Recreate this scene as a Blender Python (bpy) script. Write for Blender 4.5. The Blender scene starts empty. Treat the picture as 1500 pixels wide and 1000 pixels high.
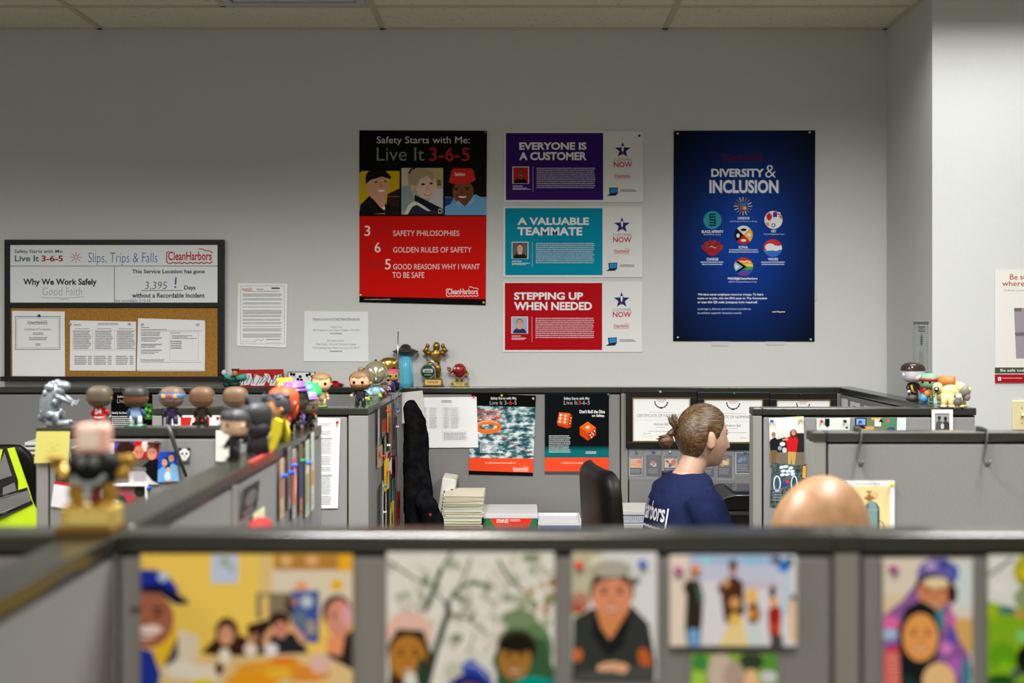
import bpy, bmesh, math, random
from math import sin, cos, pi, radians as R
from mathutils import Vector, Matrix, Euler
from mathutils.bvhtree import BVHTree

C = bpy.context.scene.collection
SC = bpy.context.scene
# ------------------------------------------------------------------ camera
F = 1666.0            # focal length in pixels of the 1500x1000 frame
CX, CY = 757.0, 471.0 # vanishing point of the depth lines
H = 1.63              # camera height
cam_d = bpy.data.cameras.new('camera'); cam = bpy.data.objects.new('camera', cam_d); C.objects.link(cam)
cam.location = (0, 0, H); cam.rotation_euler = (pi/2, 0, 0)
cam_d.sensor_width = 36; cam_d.lens = F*36/1500
cam_d.shift_x = (750-CX)/1500; cam_d.shift_y = (CY-500)/1500
cam_d.clip_start = .02
cam_d.dof.use_dof = True; cam_d.dof.focus_distance = 4.35; cam_d.dof.aperture_fstop = 2.1
SC.camera = cam
# ------------------------------------------------------------------ world, lights, exposure
w = bpy.data.worlds.new('world'); SC.world = w; w.use_nodes = True
w.node_tree.nodes['Background'].inputs[0].default_value = (.8, .9, 1, 1)
w.node_tree.nodes['Background'].inputs[1].default_value = .05
SC.view_settings.view_transform = 'Standard'; SC.view_settings.look = 'None'
SC.view_settings.exposure = 0.0; SC.view_settings.gamma = 1
SC.cycles.max_bounces = 8; SC.cycles.diffuse_bounces = 5
CEIL = 2.898
def troffer_light(x, y, power, sx=.56, sy=1.16, spread=161, col=(1, .998, .985)):
    l = bpy.data.lights.new('troffer_light', 'AREA'); l.shape = 'RECTANGLE'; l.size = sx; l.size_y = sy
    l.energy = power; l.color = col; l.spread = R(spread)
    o = bpy.data.objects.new('troffer_light', l); C.objects.link(o); o.location = (x, y, CEIL-.012)
    return o
for (x, y, p) in ((-2.3, 2.45, 60), (-.35, 2.45, 82), (1.45, 2.45, 62)):
    troffer_light(x, y, p, spread=151)
WARM = (1, .91, .78)
for (x, y, p) in ((-2.4, -.4, 32), (0, -.4, 54), (2.4, -.4, 22), (0, -2.4, 28)):
    troffer_light(x, y, p, spread=165, col=WARM)
troffer_light(1.72, 3.95, 13.5, 1.16, .50, spread=132)

# ------------------------------------------------------------------ colours and materials
def lin(c): c /= 255.0; return c/12.92 if c <= .04045 else ((c+.055)/1.055)**2.4
MATS = {}
def new_mat(name, rgb, rough=.6, metal=0., spec=.4, coat=0., trans=0., alpha=1.):
    m = bpy.data.materials.new(name); m.use_nodes = True
    b = m.node_tree.nodes['Principled BSDF']
    b.inputs['Base Color'].default_value = (*rgb, 1); b.inputs['Roughness'].default_value = rough
    b.inputs['Metallic'].default_value = metal; b.inputs['Specular IOR Level'].default_value = spec
    b.inputs['Coat Weight'].default_value = coat; b.inputs['Transmission Weight'].default_value = trans
    b.inputs['Alpha'].default_value = alpha
    return m
def mat(r, g, b, rough=.55, metal=0., k=1.0, spec=.4, coat=0., trans=0., alpha=1.):
    """sRGB colour -> principled material; k scales the linear albedo"""
    key = (r, g, b, rough, metal, k, spec, coat, trans, alpha)
    if key not in MATS:
        rgb = [lin(v)*k for v in (r, g, b)]; q = max(rgb); rgb = [v*min(1, .9/q) for v in rgb] if q > 0 else rgb
        MATS[key] = new_mat('paint_%d_%d_%d' % (r, g, b), rgb, rough, metal, spec, coat, trans, alpha)
    return MATS[key]
def node(m, t, **kw):
    n = m.node_tree.nodes.new(t)
    for a, v in kw.items(): setattr(n, a, v)
    return n
def link(m, a, b): m.node_tree.links.new(a, b)
def bsdf(m): return m.node_tree.nodes['Principled BSDF']
def ramp(m, fac, stops):
    r = node(m, 'ShaderNodeValToRGB'); e = r.color_ramp.elements
    while len(e) < len(stops): e.new(.5)
    for i, (p, c) in enumerate(stops): e[i].position = p; e[i].color = (*c, 1)
    link(m, fac, r.inputs[0]); return r.outputs[0]
def noise(m, scale, detail=3, coord='Object', stretch=None):
    t = node(m, 'ShaderNodeTexCoord'); n = node(m, 'ShaderNodeTexNoise'); n.inputs['Scale'].default_value = scale
    n.inputs['Detail'].default_value = detail
    if stretch:
        mp = node(m, 'ShaderNodeMapping'); mp.inputs['Scale'].default_value = stretch
        link(m, t.outputs[coord], mp.inputs[0]); link(m, mp.outputs[0], n.inputs['Vector'])
    else: link(m, t.outputs[coord], n.inputs['Vector'])
    return n.outputs['Fac']
def bump(m, fac, s, d=.001):
    b = node(m, 'ShaderNodeBump'); b.inputs['Strength'].default_value = s; b.inputs['Distance'].default_value = d
    link(m, fac, b.inputs['Height']); link(m, b.outputs[0], bsdf(m).inputs['Normal'])
def var_mat(name, c0, c1, scale, rough=.8, stretch=None, bumps=0, detail=3, lo=.35, hi=.65, **kw):
    m = new_mat(name, c0, rough, **kw); n = noise(m, scale, detail, 'Object', stretch)
    link(m, ramp(m, n, [(lo, c0), (hi, c1)]), bsdf(m).inputs['Base Color'])
    if bumps: bump(m, n, bumps)
    return m
WALL = var_mat('wall_paint', (.604, .614, .592), (.614, .624, .602), 60, .75)
CEILING = var_mat('ceiling_tile', (.64, .59, .44), (.80, .75, .58), 55, .95, detail=6, lo=.30, hi=.42, bumps=.4)
TBAR = mat(205, 195, 165, .5)
FABRIC = var_mat('panel_fabric', (.200, .197, .192), (.258, .254, .248), 1.0, .95, (230, 230, 700), .12)
TRIM = mat(137, 136, 131, .5)
CAP = mat(44, 45, 38, .20, spec=.85)
GAP = mat(10, 11, 11, .7)
BLACK = mat(14, 14, 14, .5)
CHROME = mat(190, 192, 196, .2, 1)
DESK = var_mat('laminate', (.42, .40, .37), (.46, .44, .41), 30, .4)
CARPET = var_mat('carpet', (.05, .055, .065), (.10, .105, .115), 180, .98, bumps=.6)

# ------------------------------------------------------------------ mesh builder
class MB:
    def __init__(s): s.v = []; s.f = []; s.m = []; s.sm = []; s.mats = []
    def mi(s, m):
        if m not in s.mats: s.mats.append(m)
        return s.mats.index(m)
    def add(s, vs, fs, m, smooth=True, M=None):
        o = len(s.v); i = s.mi(m)
        for p in vs:
            p = Vector(p); s.v.append(tuple(M @ p if M is not None else p))
        for f in fs: s.f.append([o+k for k in f]); s.m.append(i); s.sm.append(smooth)
        return s
    def bm(s, b, m, smooth=False, M=None):
        b.verts.index_update()
        s.add([v.co[:] for v in b.verts], [[v.index for v in f.verts] for f in b.faces], m, smooth, M); b.free(); return s
    def box(s, c, d, m, bev=0, rot=None, seg=2):
        b = bmesh.new(); bmesh.ops.create_cube(b, size=1)
        for v in b.verts: v.co = Vector((v.co.x*d[0], v.co.y*d[1], v.co.z*d[2]))
        if bev: bmesh.ops.bevel(b, geom=b.edges[:], offset=bev, segments=seg, profile=.5, affect='EDGES')
        M = Matrix.Translation(c)
        if rot: M = M @ Euler(rot).to_matrix().to_4x4()
        return s.bm(b, m, False, M)
    def span(s, x0, x1, y0, y1, z0, z1, m, bev=0):
        return s.box(((x0+x1)/2, (y0+y1)/2, (z0+z1)/2), (abs(x1-x0), abs(y1-y0), abs(z1-z0)), m, bev)
    def ell(s, c, r, m, rot=None, e=1., n=20, k=14, M=None):
        """ellipsoid, or rounded box for e<1"""
        vs = []; fs = []; g = lambda t: math.copysign(abs(t)**e, t)
        for i in range(k+1):
            ph = -pi/2+pi*i/k
            for j in range(n):
                th = 2*pi*j/n
                vs.append((r[0]*g(cos(ph))*g(cos(th)), r[1]*g(cos(ph))*g(sin(th)), r[2]*g(sin(ph))))
        for i in range(k):
            for j in range(n):
                a = i*n+j; b = i*n+(j+1) % n
                fs.append((a, b, b+n, a+n))
        T = Matrix.Translation(c)
        if rot: T = T @ Euler(rot).to_matrix().to_4x4()
        if M is not None: T = M @ T
        return s.add(vs, fs, m, True, T)
    def lathe(s, prof, m, c=(0, 0, 0), n=24, rot=None, M=None):
        vs = []; fs = []
        for (r, z) in prof:
            for j in range(n): t = 2*pi*j/n; vs.append((r*cos(t), r*sin(t), z))
        for i in range(len(prof)-1):
            for j in range(n):
                a = i*n+j; b = i*n+(j+1) % n; fs.append((a, b, b+n, a+n))
        if prof[0][0] > 1e-5: fs.append(list(range(n))[::-1])
        if prof[-1][0] > 1e-5: fs.append([(len(prof)-1)*n+j for j in range(n)])
        T = Matrix.Translation(c)
        if rot: T = T @ Euler(rot).to_matrix().to_4x4()
        if M is not None: T = M @ T
        return s.add(vs, fs, m, True, T)
    def tube(s, pts, rad, m, n=10, closed=False):
        pts = [Vector(p) for p in pts]; N = len(pts)
        if not isinstance(rad, (list, tuple)): rad = [rad]*N
        rad = [q if isinstance(q, (tuple, list)) else (q, q) for q in rad]
        vs = []; fs = []; up = None
        for i, p in enumerate(pts):
            if closed: t = pts[(i+1) % N]-pts[i-1]
            else: t = pts[min(i+1, N-1)]-pts[max(i-1, 0)]
            t.normalize()
            if up is None: up = Vector((0, 0, 1)) if abs(t.z) < .9 else Vector((1, 0, 0))
            a = t.cross(up); a.normalize(); b = a.cross(t); b.normalize(); up = b
            for j in range(n):
                th = 2*pi*j/n; vs.append(p+a*cos(th)*rad[i][0]+b*sin(th)*rad[i][1])
        for i in range(N if closed else N-1):
            for j in range(n):
                x = i*n+j; y = i*n+(j+1) % n; z = ((i+1) % N)*n
                fs.append((x, y, z+(j+1) % n, z+j))
        if not closed:
            fs.append(list(range(n))[::-1]); fs.append([(N-1)*n+j for j in range(n)])
        return s.add([tuple(v) for v in vs], fs, m)
    def loft(s, rings, m, n=28, e=1.):
        """rings: (x, y, z, rx, ry) horizontal ellipses from bottom to top"""
        vs = []; fs = []; g = lambda t: math.copysign(abs(t)**e, t)
        for (x, y, z, rx, ry) in rings:
            for j in range(n): t = 2*pi*j/n; vs.append((x+rx*g(cos(t)), y+ry*g(sin(t)), z))
        for i in range(len(rings)-1):
            for j in range(n):
                a = i*n+j; b = i*n+(j+1) % n; fs.append((a, b, b+n, a+n))
        fs.append(list(range(n))[::-1]); fs.append([(len(rings)-1)*n+j for j in range(n)])
        return s.add(vs, fs, m)
    def prism(s, pts, y0, y1, m, M=None):
        """outline in x,z extruded along y"""
        n = len(pts); vs = [(p[0], y0, p[1]) for p in pts]+[(p[0], y1, p[1]) for p in pts]
        fs = [list(range(n)), list(range(2*n-1, n-1, -1))]+[(i, i+n, (i+1) % n+n, (i+1) % n) for i in range(n)]
        b = bmesh.new(); bv = [b.verts.new(v) for v in vs]
        for f in fs: b.faces.new([bv[i] for i in f])
        bmesh.ops.recalc_face_normals(b, faces=b.faces[:])
        return s.bm(b, m, False, M)
    def mesh(s, name):
        me = bpy.data.meshes.new(name); me.from_pydata(s.v, [], s.f)
        for m in s.mats: me.materials.append(m)
        me.polygons.foreach_set('material_index', s.m); me.polygons.foreach_set('use_smooth', s.sm); me.update()
        return me
    def build(s, name, parent=None, loc=(0, 0, 0), rot=(0, 0, 0)):
        o = bpy.data.objects.new(name, s.mesh(name)); C.objects.link(o); o.location = loc; o.rotation_euler = rot
        if parent: o.parent = parent
        return o
def tag(o, label, cat, group=None, kind=None):
    o['label'] = label; o['category'] = cat
    if group: o['group'] = group
    if kind: o['kind'] = kind
    return o
def thing(name, label, cat, loc=(0, 0, 0), rz=0, group=None):
    o = bpy.data.objects.new(name, None); C.objects.link(o); o.location = loc; o.rotation_euler = (0, 0, rz)
    o.empty_display_size = .05
    return tag(o, label, cat, group)
def struct(o): o['kind'] = 'structure'; return o
def copy_tree(o, parent=None):
    c = o.copy(); C.objects.link(c)
    if parent: c.parent = parent
    for ch in list(o.children): copy_tree(ch, c)
    return c
def P(px, py, Y): return Vector(((px-CX)*Y/F, Y, H-(py-CY)*Y/F))

# ------------------------------------------------------------------ printed sheets
GLYPH = {}
def glyphs(t, bold, shear):
    k = (t, bold, shear)
    if k not in GLYPH:
        cu = bpy.data.curves.new('t', 'FONT'); cu.body = t; cu.offset = bold; cu.shear = shear; cu.resolution_u = 3
        o = bpy.data.objects.new('t', cu); me = bpy.data.meshes.new_from_object(o)
        vs = [(v.co.x, v.co.y) for v in me.vertices]; fs = [list(p.vertices) for p in me.polygons]
        bpy.data.objects.remove(o); bpy.data.curves.remove(cu); bpy.data.meshes.remove(me)
        xs = [v[0] for v in vs]; ys = [v[1] for v in vs]
        GLYPH[k] = (vs, fs, min(xs), max(xs), min(ys), max(ys))
    return GLYPH[k]
class Art:
    """A flat printed sheet: outline and print given in the sheet's own units, u to the right and v down."""
    def __init__(s, quad, scale, col, t=.0012, k=1.25, rough=.5, back=None):
        s.q = quad; s.s = scale; s.k = k; s.rough = rough; s.mb = MB(); s.t = t; s.lay = []
        s.cx = sum(p[0] for p in quad)/len(quad); s.cy = sum(p[1] for p in quad)/len(quad)
        pts = [s.p(*q) for q in quad]
        s.mb.prism([(a, b) for a, b in pts], -t, 0, col if not isinstance(col, tuple) else s.c(col))
    def p(s, u, v): return ((u-s.cx)/s.s, -(v-s.cy)/s.s)
    def c(s, col):
        if not isinstance(col, tuple): return col
        return mat(*col[:3], rough=s.rough, k=s.k, spec=.04)
    def put(s, pts, faces, col):
        us = [p[0] for p in pts]; vs = [p[1] for p in pts]; bb = (min(us), min(vs), max(us), max(vs)); L = 1
        for (b, l) in s.lay:
            if b[0] < bb[2] and bb[0] < b[2] and b[1] < bb[3] and bb[1] < b[3]: L = max(L, l+1)
        s.lay.append((bb, L)); y = -s.t-L*.0001
        s.mb.add([(s.p(u, v)[0], y, s.p(u, v)[1]) for u, v in pts], faces, s.c(col), False); return s
    def poly(s, pts, col):
        a = sum(pts[i][0]*pts[(i+1) % len(pts)][1]-pts[(i+1) % len(pts)][0]*pts[i][1] for i in range(len(pts)))
        pts = pts if a < 0 else pts[::-1]
        for i in range(len(s.q)):      # keep the print inside the sheet
            (ax, ay), (bx, by) = s.q[i], s.q[(i+1) % len(s.q)]; d = lambda p: (bx-ax)*(p[1]-ay)-(by-ay)*(p[0]-ax); out = []
            for j in range(len(pts)):
                p, q = pts[j-1], pts[j]; dp, dq = d(p), d(q)
                if (dp < 0) != (dq < 0): f = dp/(dp-dq); out.append((p[0]+(q[0]-p[0])*f, p[1]+(q[1]-p[1])*f))
                if dq >= 0: out.append(q)
            pts = out
            if len(pts) < 3: return s
        return s.put(pts, [list(range(len(pts)))], col)
    def rect(s, x0, y0, x1, y1, col): return s.poly([(x0, y0), (x1, y0), (x1, y1), (x0, y1)], col)
    def ell(s, x, y, rx, ry, col, a0=0, a1=360, n=24, rot=0):
        r = R(rot); pts = []
        N = n if a1-a0 >= 360 else n+1
        for i in range(N):
            t = R(a0+(a1-a0)*i/n); X = rx*cos(t); Y = -ry*sin(t)
            pts.append((x+X*cos(r)-Y*sin(r), y+X*sin(r)+Y*cos(r)))
        return s.poly(pts, col)
    def stroke(s, pts, w, col):
        L = []; Rr = []
        for i, p in enumerate(pts):
            a = pts[max(i-1, 0)]; b = pts[min(i+1, len(pts)-1)]; d = Vector((b[0]-a[0], b[1]-a[1])); d.normalize()
            L.append((p[0]-d.y*w/2, p[1]+d.x*w/2)); Rr.append((p[0]+d.y*w/2, p[1]-d.x*w/2))
        n = len(pts); return s.put(L+Rr, [(i, i+1, n+i+1, n+i) for i in range(n-1)], col)
    def frame(s, x0, y0, x1, y1, w, col):
        o = [(x0, y0), (x1, y0), (x1, y1), (x0, y1)]; i = [(x0+w, y0+w), (x1-w, y0+w), (x1-w, y1-w), (x0+w, y1-w)]
        return s.put(o+i, [(k, k+4, (k+1) % 4+4, (k+1) % 4) for k in range(4)], col)
    def text(s, t, x0, x1, y0, y1, col, bold=0., shear=0.):
        vs, fs, a, b, c, d = glyphs(t, bold, shear)
        return s.put([(x0+(v[0]-a)/(b-a)*(x1-x0), y1-(v[1]-c)/(d-c)*(y1-y0)) for v in vs], fs, col)
    def greek(s, x0, y0, x1, y1, n, col, seed=1, fill=.55, align='l', ragged=.15, bw=5.):
        """fine print too small to read: rows of word marks"""
        r = random.Random(seed); h = (y1-y0)/n; pts = []; fs = []
        for i in range(n):
            L = (x1-x0)*(1-ragged*r.random()); x = x0+(0 if align == 'l' else ((x1-x0)-L)/2); e = x+L
            while x < e-.2:
                w = min(e-x, (x1-x0)/bw*(.12+.35*r.random())); o = len(pts); y = y0+h*i
                pts += [(x, y), (x+w, y), (x+w, y+h*fill), (x, y+h*fill)]; fs.append((o+3, o+2, o+1, o)); x += w+(x1-x0)/bw*.07
        return s.put(pts, fs, col)
    def logo(s, x0, y0, x1, y1, col):
        h = y1-y0; w_ = x1-x0
        s.text('CleanHarbors', x0+.03*w_, x1-.02*w_, y0+.18*h, y0+.78*h, col, .02)
        s.stroke([(x0+.05*w_, y0+.18*h), (x0, y0+.25*h), (x0, y0+.9*h), (x0+.04*w_, y1)]+[(x0+w_*(.08+.86*i/14), y1-.08*h*(i % 2)) for i in range(15)]+[(x1, y0+.85*h)], .075*h, col)
        s.stroke([(x0+.70*w_, y0), (x0+.80*w_, y0+.03*h), (x0+.84*w_, y0+.13*h), (x0+.92*w_, y0+.12*h), (x1, y0+.26*h)], .07*h, col)
        return s
    def face(s, x, y, r, skin, hair=None, mouth=(150, 60, 50), brow=(60, 40, 30), ay=1.3):
        if hair: s.ell(x, y-r*.25, r*1.12, r*ay*1.05, hair)
        s.ell(x, y, r, r*ay, skin)
        for q in (-1, 1):
            s.ell(x+q*r*.4, y-r*.18, r*.16, r*.09, brow); s.stroke([(x+q*r*.62, y-r*.38), (x+q*r*.2, y-r*.42)], r*.1, brow)
        s.poly([(x, y-r*.1), (x+r*.14, y+r*.3), (x-r*.12, y+r*.3)], tuple(int(c*.85) for c in skin))
        s.ell(x, y+r*.62, r*.42, r*.2, mouth, 180, 360); s.ell(x, y+r*.64, r*.32, r*.09, (225, 215, 205), 180, 360)
        return s
    def done(s, name, label=None, cat=None, loc=None, rot=(0, 0, 0), parent=None, group=None, Y=None, off=.001):
        if loc is None: p = P(s.cx, s.cy, Y); loc = (p.x, Y-off, p.z)
        o = s.mb.build(name, parent, loc, rot)
        if label: tag(o, label, cat, group)
        return o
def sheet(x0, y0, x1, y1, Y, col, **kw): return Art([(x0, y0), (x1, y0), (x1, y1), (x0, y1)], F/Y, col, **kw)
def on_panel(x0, y0, x1, y1, X, Y, col, **kw): return Art([(x0, y0), (x1, y0), (x1, y1), (x0, y1)], 1.0, col, **kw)
PINS = {'red': (215, 40, 35), 'blue': (30, 90, 200), 'green': (20, 130, 95), 'yellow': (235, 205, 40), 'white': (225, 225, 225), 'black': (20, 20, 20),
        'purple': (95, 40, 130), 'orange': (225, 120, 50), 'teal': (20, 150, 150), 'clear': (190, 195, 195), 'magenta': (160, 60, 140), 'dark': (40, 20, 20)}
def pin(px, py, Y, colr, where, yaw=0, size=1., loc=None):
    m = mat(*PINS[colr], rough=.25); b = MB()
    rot = (pi/2, 0, 0)
    q = size
    b.lathe([(.0045*q, 0), (.0050*q, .001), (.0030*q, .0025), (.0026*q, .0065), (.0044*q, .0085), (.0048*q, .0105), (.003*q, .0118), (0, .012)], m, rot=rot, n=12)
    p = loc or P(px, py, Y)
    o = b.build('pushpin', None, p, (0, 0, yaw))
    return tag(o, '%s pushpin %s' % (colr, where), 'pushpin')

# ------------------------------------------------------------------ room shell
YW = 4.92; XL, XR, YB = -4.2, 3.8, -3.6; XC = 1.60; YC = 4.38
def slab(name, *a): return struct(MB().span(*a).build(name))
slab('floor', XL, XR, YB, YW, -.06, 0, CARPET)
slab('wall_back', XL, XC, YW, YW+.1, 0, CEIL+.1, WALL)
slab('wall_column_side', XC, XC+.1, YC+.1, YW+.1, 0, CEIL+.1, WALL)
slab('wall_column_front', XC, XR, YC, YC+.1, 0, CEIL+.1, WALL)
slab('wall_left', XL-.1, XL, YB, YW, 0, CEIL+.1, WALL)
slab('wall_right', XR, XR+.1, YB, YC, 0, CEIL+.1, WALL)
slab('wall_front', XL, XR, YB-.1, YB, 0, CEIL+.1, WALL)
b = MB()   # ceiling with the opening of the light fixture
FX0, FX1, FY0, FY1 = -1.165, -.600, 3.975, 4.555
for (x0, x1, y0, y1) in ((XL, XR, YB, FY0), (XL, FX0, FY0, YW), (FX1, XR, FY0, YW), (FX0, FX1, FY1, YW)):
    b.span(x0, x1, y0, y1, CEIL, CEIL+.05, CEILING)
struct(b.build('ceiling'))
b = MB()
gx = [-.58+1.221*i for i in range(-3, 4)]; gy = [4.57-.61*i for i in range(14)]
for x in gx: b.span(x-.012, x+.012, YB, YW if x < XC else YC, CEIL-.005, CEIL+.001, TBAR)
for y in gy: b.span(XL, XC if y > YC else XR, y-.012, y+.012, CEIL-.0045, CEIL+.001, TBAR)
b.span(-1.19, -1.166, 3.96, 4.57, CEIL-.0045, CEIL+.001, TBAR)
b.span(XL, XC, YW-.022, YW, CEIL-.005, CEIL+.001, TBAR)
b.span(XC-.022, XC, YC, YW, CEIL-.005, CEIL+.001, TBAR)
b.span(XC, XR, YC-.022, YC, CEIL-.005, CEIL+.001, TBAR)
struct(b.build('trim_1'))
t = thing('ceiling_light_fixture', 'square recessed ceiling light fixture with a pale diffuser between the ceiling tiles', 'light fixture', ((FX0+FX1)/2, (FY0+FY1)/2, CEIL))
b = MB(); a = .2825; c_ = .29
for (x0, x1, y0, y1) in ((-a, a, -c_, -c_+.035), (-a, a, c_-.035, c_), (-a, -a+.035, -c_+.035, c_-.035), (a-.035, a, -c_+.035, c_-.035)):
    b.span(x0, x1, y0, y1, -.004, .02, mat(200, 200, 195, .4))
b.build('housing_frame', t)
MB().span(-a+.041, a-.041, -c_+.041, c_-.041, .002, .012, mat(205, 212, 210, .35)).build('diffuser', t)
MB().span(-a+.033, a-.033, -c_+.033, c_-.033, .014, .03, GAP).build('backing', t)
for (n, x0, x1, y0, y1) in (('baseboard_back', XL, XC, YW-.012, YW), ('baseboard_column', XC, XR, YC-.012, YC)):
    struct(MB().span(x0, x1, y0, y1, 0, .1, BLACK).build(n))

# ------------------------------------------------------------------ cubicle panels
HP = 1.35; TH = .065
def panel(a, b_, label, group=None, posts=()):
    """straight fabric panel from a to b (x, y of the centre line); rails and fabric are parts"""
    a = Vector((*a, 0)); b_ = Vector((*b_, 0)); L = (b_-a).length; d = (b_-a)/L
    t = thing('cubicle_panel', label, 'cubicle panel', a, math.atan2(d.y, d.x), group)
    MB().span(0, L, -TH/2, TH/2, HP-.024, HP, CAP, .003).build('top_cap', t)
    MB().span(.002, L-.002, -TH/2+.012, TH/2-.012, .02, HP-.026, GAP).build('core_frame', t)
    MB().span(.004, L-.004, -TH/2+.002, TH/2-.002, .11, HP-.031, FABRIC, .003).build('fabric_pad', t)
    MB().span(.002, L-.002, -TH/2+.004, TH/2-.004, .0, .10, CAP).build('kick_plate', t)
    return t
def post(x0, x1, y0, y1, label):
    t = thing('panel_post', label, 'panel post', ((x0+x1)/2, (y0+y1)/2, 0))
    w_ = (x1-x0)/2; d = (y1-y0)/2
    MB().span(-w_+.0012, w_-.0012, -d+.002, d-.002, 0, HP-.026, TRIM, .002).build('upright', t)
    MB().span(-w_+.0006, w_-.0006, -d, d, HP-.024, HP, CAP, .003).build('top_cap', t)
    return t
YF = 1.5275; X1 = -.5585
panel((-1.85, YF), (X1-TH/2, YF), 'cubicle panel running off the picture edge beyond the gold trophy')
post(X1-TH/2, X1+TH/2, YF-TH/2, YF+TH/2, 'square corner post under the gold trophy')
panel((X1+TH/2, YF), (.417, YF), 'wide blurred cubicle panel carrying the restaurant and winter tree photographs')
post(.417, .453, YF-TH/2, YF+TH/2, 'panel post between the two blurred panels hung with photographs')
panel((.453, YF), (1.42, YF), 'blurred cubicle panel carrying the photograph of two children in hooded coats')
panel((X1, .5), (X1, YF-TH/2), 'very close blurred cubicle panel slanting down below the gold trophy')
panel((X1, YF+TH/2), (X1, 2.110), 'cubicle panel just behind the gold trophy, top bare of figurines')
post(X1-TH/2, X1+TH/2, 2.110, 2.144, 'panel post beside the pale vinyl figure with black hair')
panel((X1, 2.144), (X1, 3.040), 'cubicle panel lined with superhero-coloured vinyl figures along its top')
post(X1-TH/2, X1+TH/2, 3.040, 3.073, 'panel end post by the white document on the panel behind it')
YL2 = 3.0425
panel((-1.241, YL2), (X1-TH/2, YL2), 'cubicle panel under the row of vinyl figures seen from behind')
post(-1.274, -1.241, YL2-TH/2, YL2+TH/2, 'panel end post under the yellow sticky note')
YL3 = 3.7325
panel((-1.155, YL3), (-.549, YL3), 'cubicle panel holding the long white document with a red pin')
post(-1.188, -1.155, YL3-TH/2, YL3+TH/2, 'panel end post beyond the blue-jersey vinyl figure')
post(-.549, -.482, YL3-TH/2, YL3+TH/2, 'square corner post under the bearded vinyl figure')
XD = -.5145
panel((XD, YL3+TH/2), (XD, 4.600), 'cubicle panel covered with pinned pictures, seen edge-on')
post(XD-TH/2, XD+TH/2, 4.600, 4.636, 'panel post behind the hanging black jacket')
panel((XD, 4.636), (XD, 4.850), 'short cubicle panel between the black jacket and the back wall')
YB2 = 4.8855
panel((-3.0, YB2), (-1.72, YB2), 'cubicle panel along the back wall below the framed notice board')
post(-1.72, -1.69, YB2-TH/2, YB2+TH/2, 'panel post against the back wall behind the silver figurine')
panel((-1.69, YB2), (-.547, YB2), 'cubicle panel along the back wall holding the black root cause poster')
post(-.547, -.426, YB2-TH/2, YB2+TH/2, 'wide corner post behind the saucer lamp')
panel((-.426, YB2), (.444, YB2), 'cubicle panel along the back wall holding the lifebuoy and dice posters')
post(.444, .476, YB2-TH/2, YB2+TH/2, 'panel post between the dice poster and the framed certificates')
panel((.476, YB2), (1.362, YB2), 'cubicle panel along the back wall holding the framed certificates')
post(1.362, 1.445, YB2-TH/2, YB2+TH/2, 'corner post beside the third framed certificate')
XR1 = 1.4125; YR1 = 3.7225; YR2 = 2.9125
panel((XR1, YR1+TH/2+.002), (XR1, 4.852), 'cubicle panel running from the back wall to the small toy figures')
panel((.798, YR1), (1.492, YR1), 'cubicle panel holding the snapshot of a person in a red shirt')
post(.766, .797, YR1-TH/2, YR1+TH/2, 'panel end post beside the woman in navy')
panel((.786, YR2), (1.85, YR2), 'cubicle panel with two wire coat hooks over its top')
post(.748, .785, YR2-TH/2, YR2+TH/2, 'panel end post above the bald head')
# ------------------------------------------------------------------ notice board
WH = (236, 236, 234); INK = (40, 40, 44)
YBD = YW-.022
p0 = P(166, 455, YBD)
t = thing('notice_board', 'wide black-framed notice board, whiteboard above and cork below, on the back wall', 'notice board', (p0.x, YBD, p0.z))
b = MB()
def bd(x0, y0, x1, y1, d0, d1, m, bev=.002):
    a = P(x0, y0, YBD)-p0; c = P(x1, y1, YBD)-p0
    b.span(a.x, c.x, d0, d1, c.z, a.z, m, bev)
FR = mat(16, 16, 17, .45)
bd(7, 351, 328, 359, -.006, .021, FR); bd(7, 359, 16, 552, -.006, .021, FR); bd(319, 359, 328, 552, -.006, .021, FR); bd(16, 443, 319, 451, -.006, .021, FR); bd(3, 551, 329, 558, -.02, .021, FR)
b.build('frame', t)
a = sheet(16, 359, 319, 443, YBD, mat(224, 227, 228, .35, k=1.05, spec=.2), t=.006)
a.k = 1.0
a.text('Safety Starts with Me:', 22.5, 93, 365.5, 372, INK, .012); a.text('Live It', 22.5, 58, 374, 383, (95, 115, 112), .025); a.text('3-6-5', 61.7, 93, 374, 383, (170, 30, 40), .03)
for i in range(8): a.stroke([(112+1.5*cos(i*pi/4), 377+1.5*sin(i*pi/4)), (112+9*cos(i*pi/4), 377+8*sin(i*pi/4))], .9, (190, 90, 120))
a.text('Slips, Trips & Falls', 130, 231, 370, 389, (50, 85, 165), -.012, .05); a.logo(244.8, 364.5, 312, 386, (190, 30, 35))
a.rect(16, 389.2, 319, 390, (60, 60, 60)); a.rect(168, 390, 168.8, 443, (60, 60, 60))
a.text('Why We Work Safely', 35, 142.5, 408, 420, INK, .03); a.text('Good Faith', 63, 121, 421, 432.5, (165, 168, 172), -.012, .1); a.stroke([(62, 436), (100, 436.4), (124, 434.5)], .8, (165, 168, 172)); a.stroke([(88, 439), (95, 438), (102, 438.5)], .8, (170, 172, 176))
a.text('This Service Location has gone', 194, 300.5, 394.6, 402, INK, .025); a.text('3,395', 213, 245, 412.5, 425, (60, 60, 66), -.01, .1)
a.stroke([(258.5, 406), (257.5, 417)], 2.4, (120, 80, 165)); a.ell(257.3, 420.4, 1.5, 1.4, (120, 80, 165)); a.rect(207.6, 425, 268.4, 425.8, INK)
a.text('Days', 270.5, 287, 418, 426, INK, .025); a.text('without a Recordable Incident', 194, 300.5, 429, 436, INK, .025); a.text('last recordable: 3-15-16', 169.7, 221, 437.5, 442.5, (45, 55, 125), -.005, .1)
a.done('whiteboard_panel', loc=(P(a.cx, a.cy, YBD)-p0).to_tuple(), parent=t)
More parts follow.
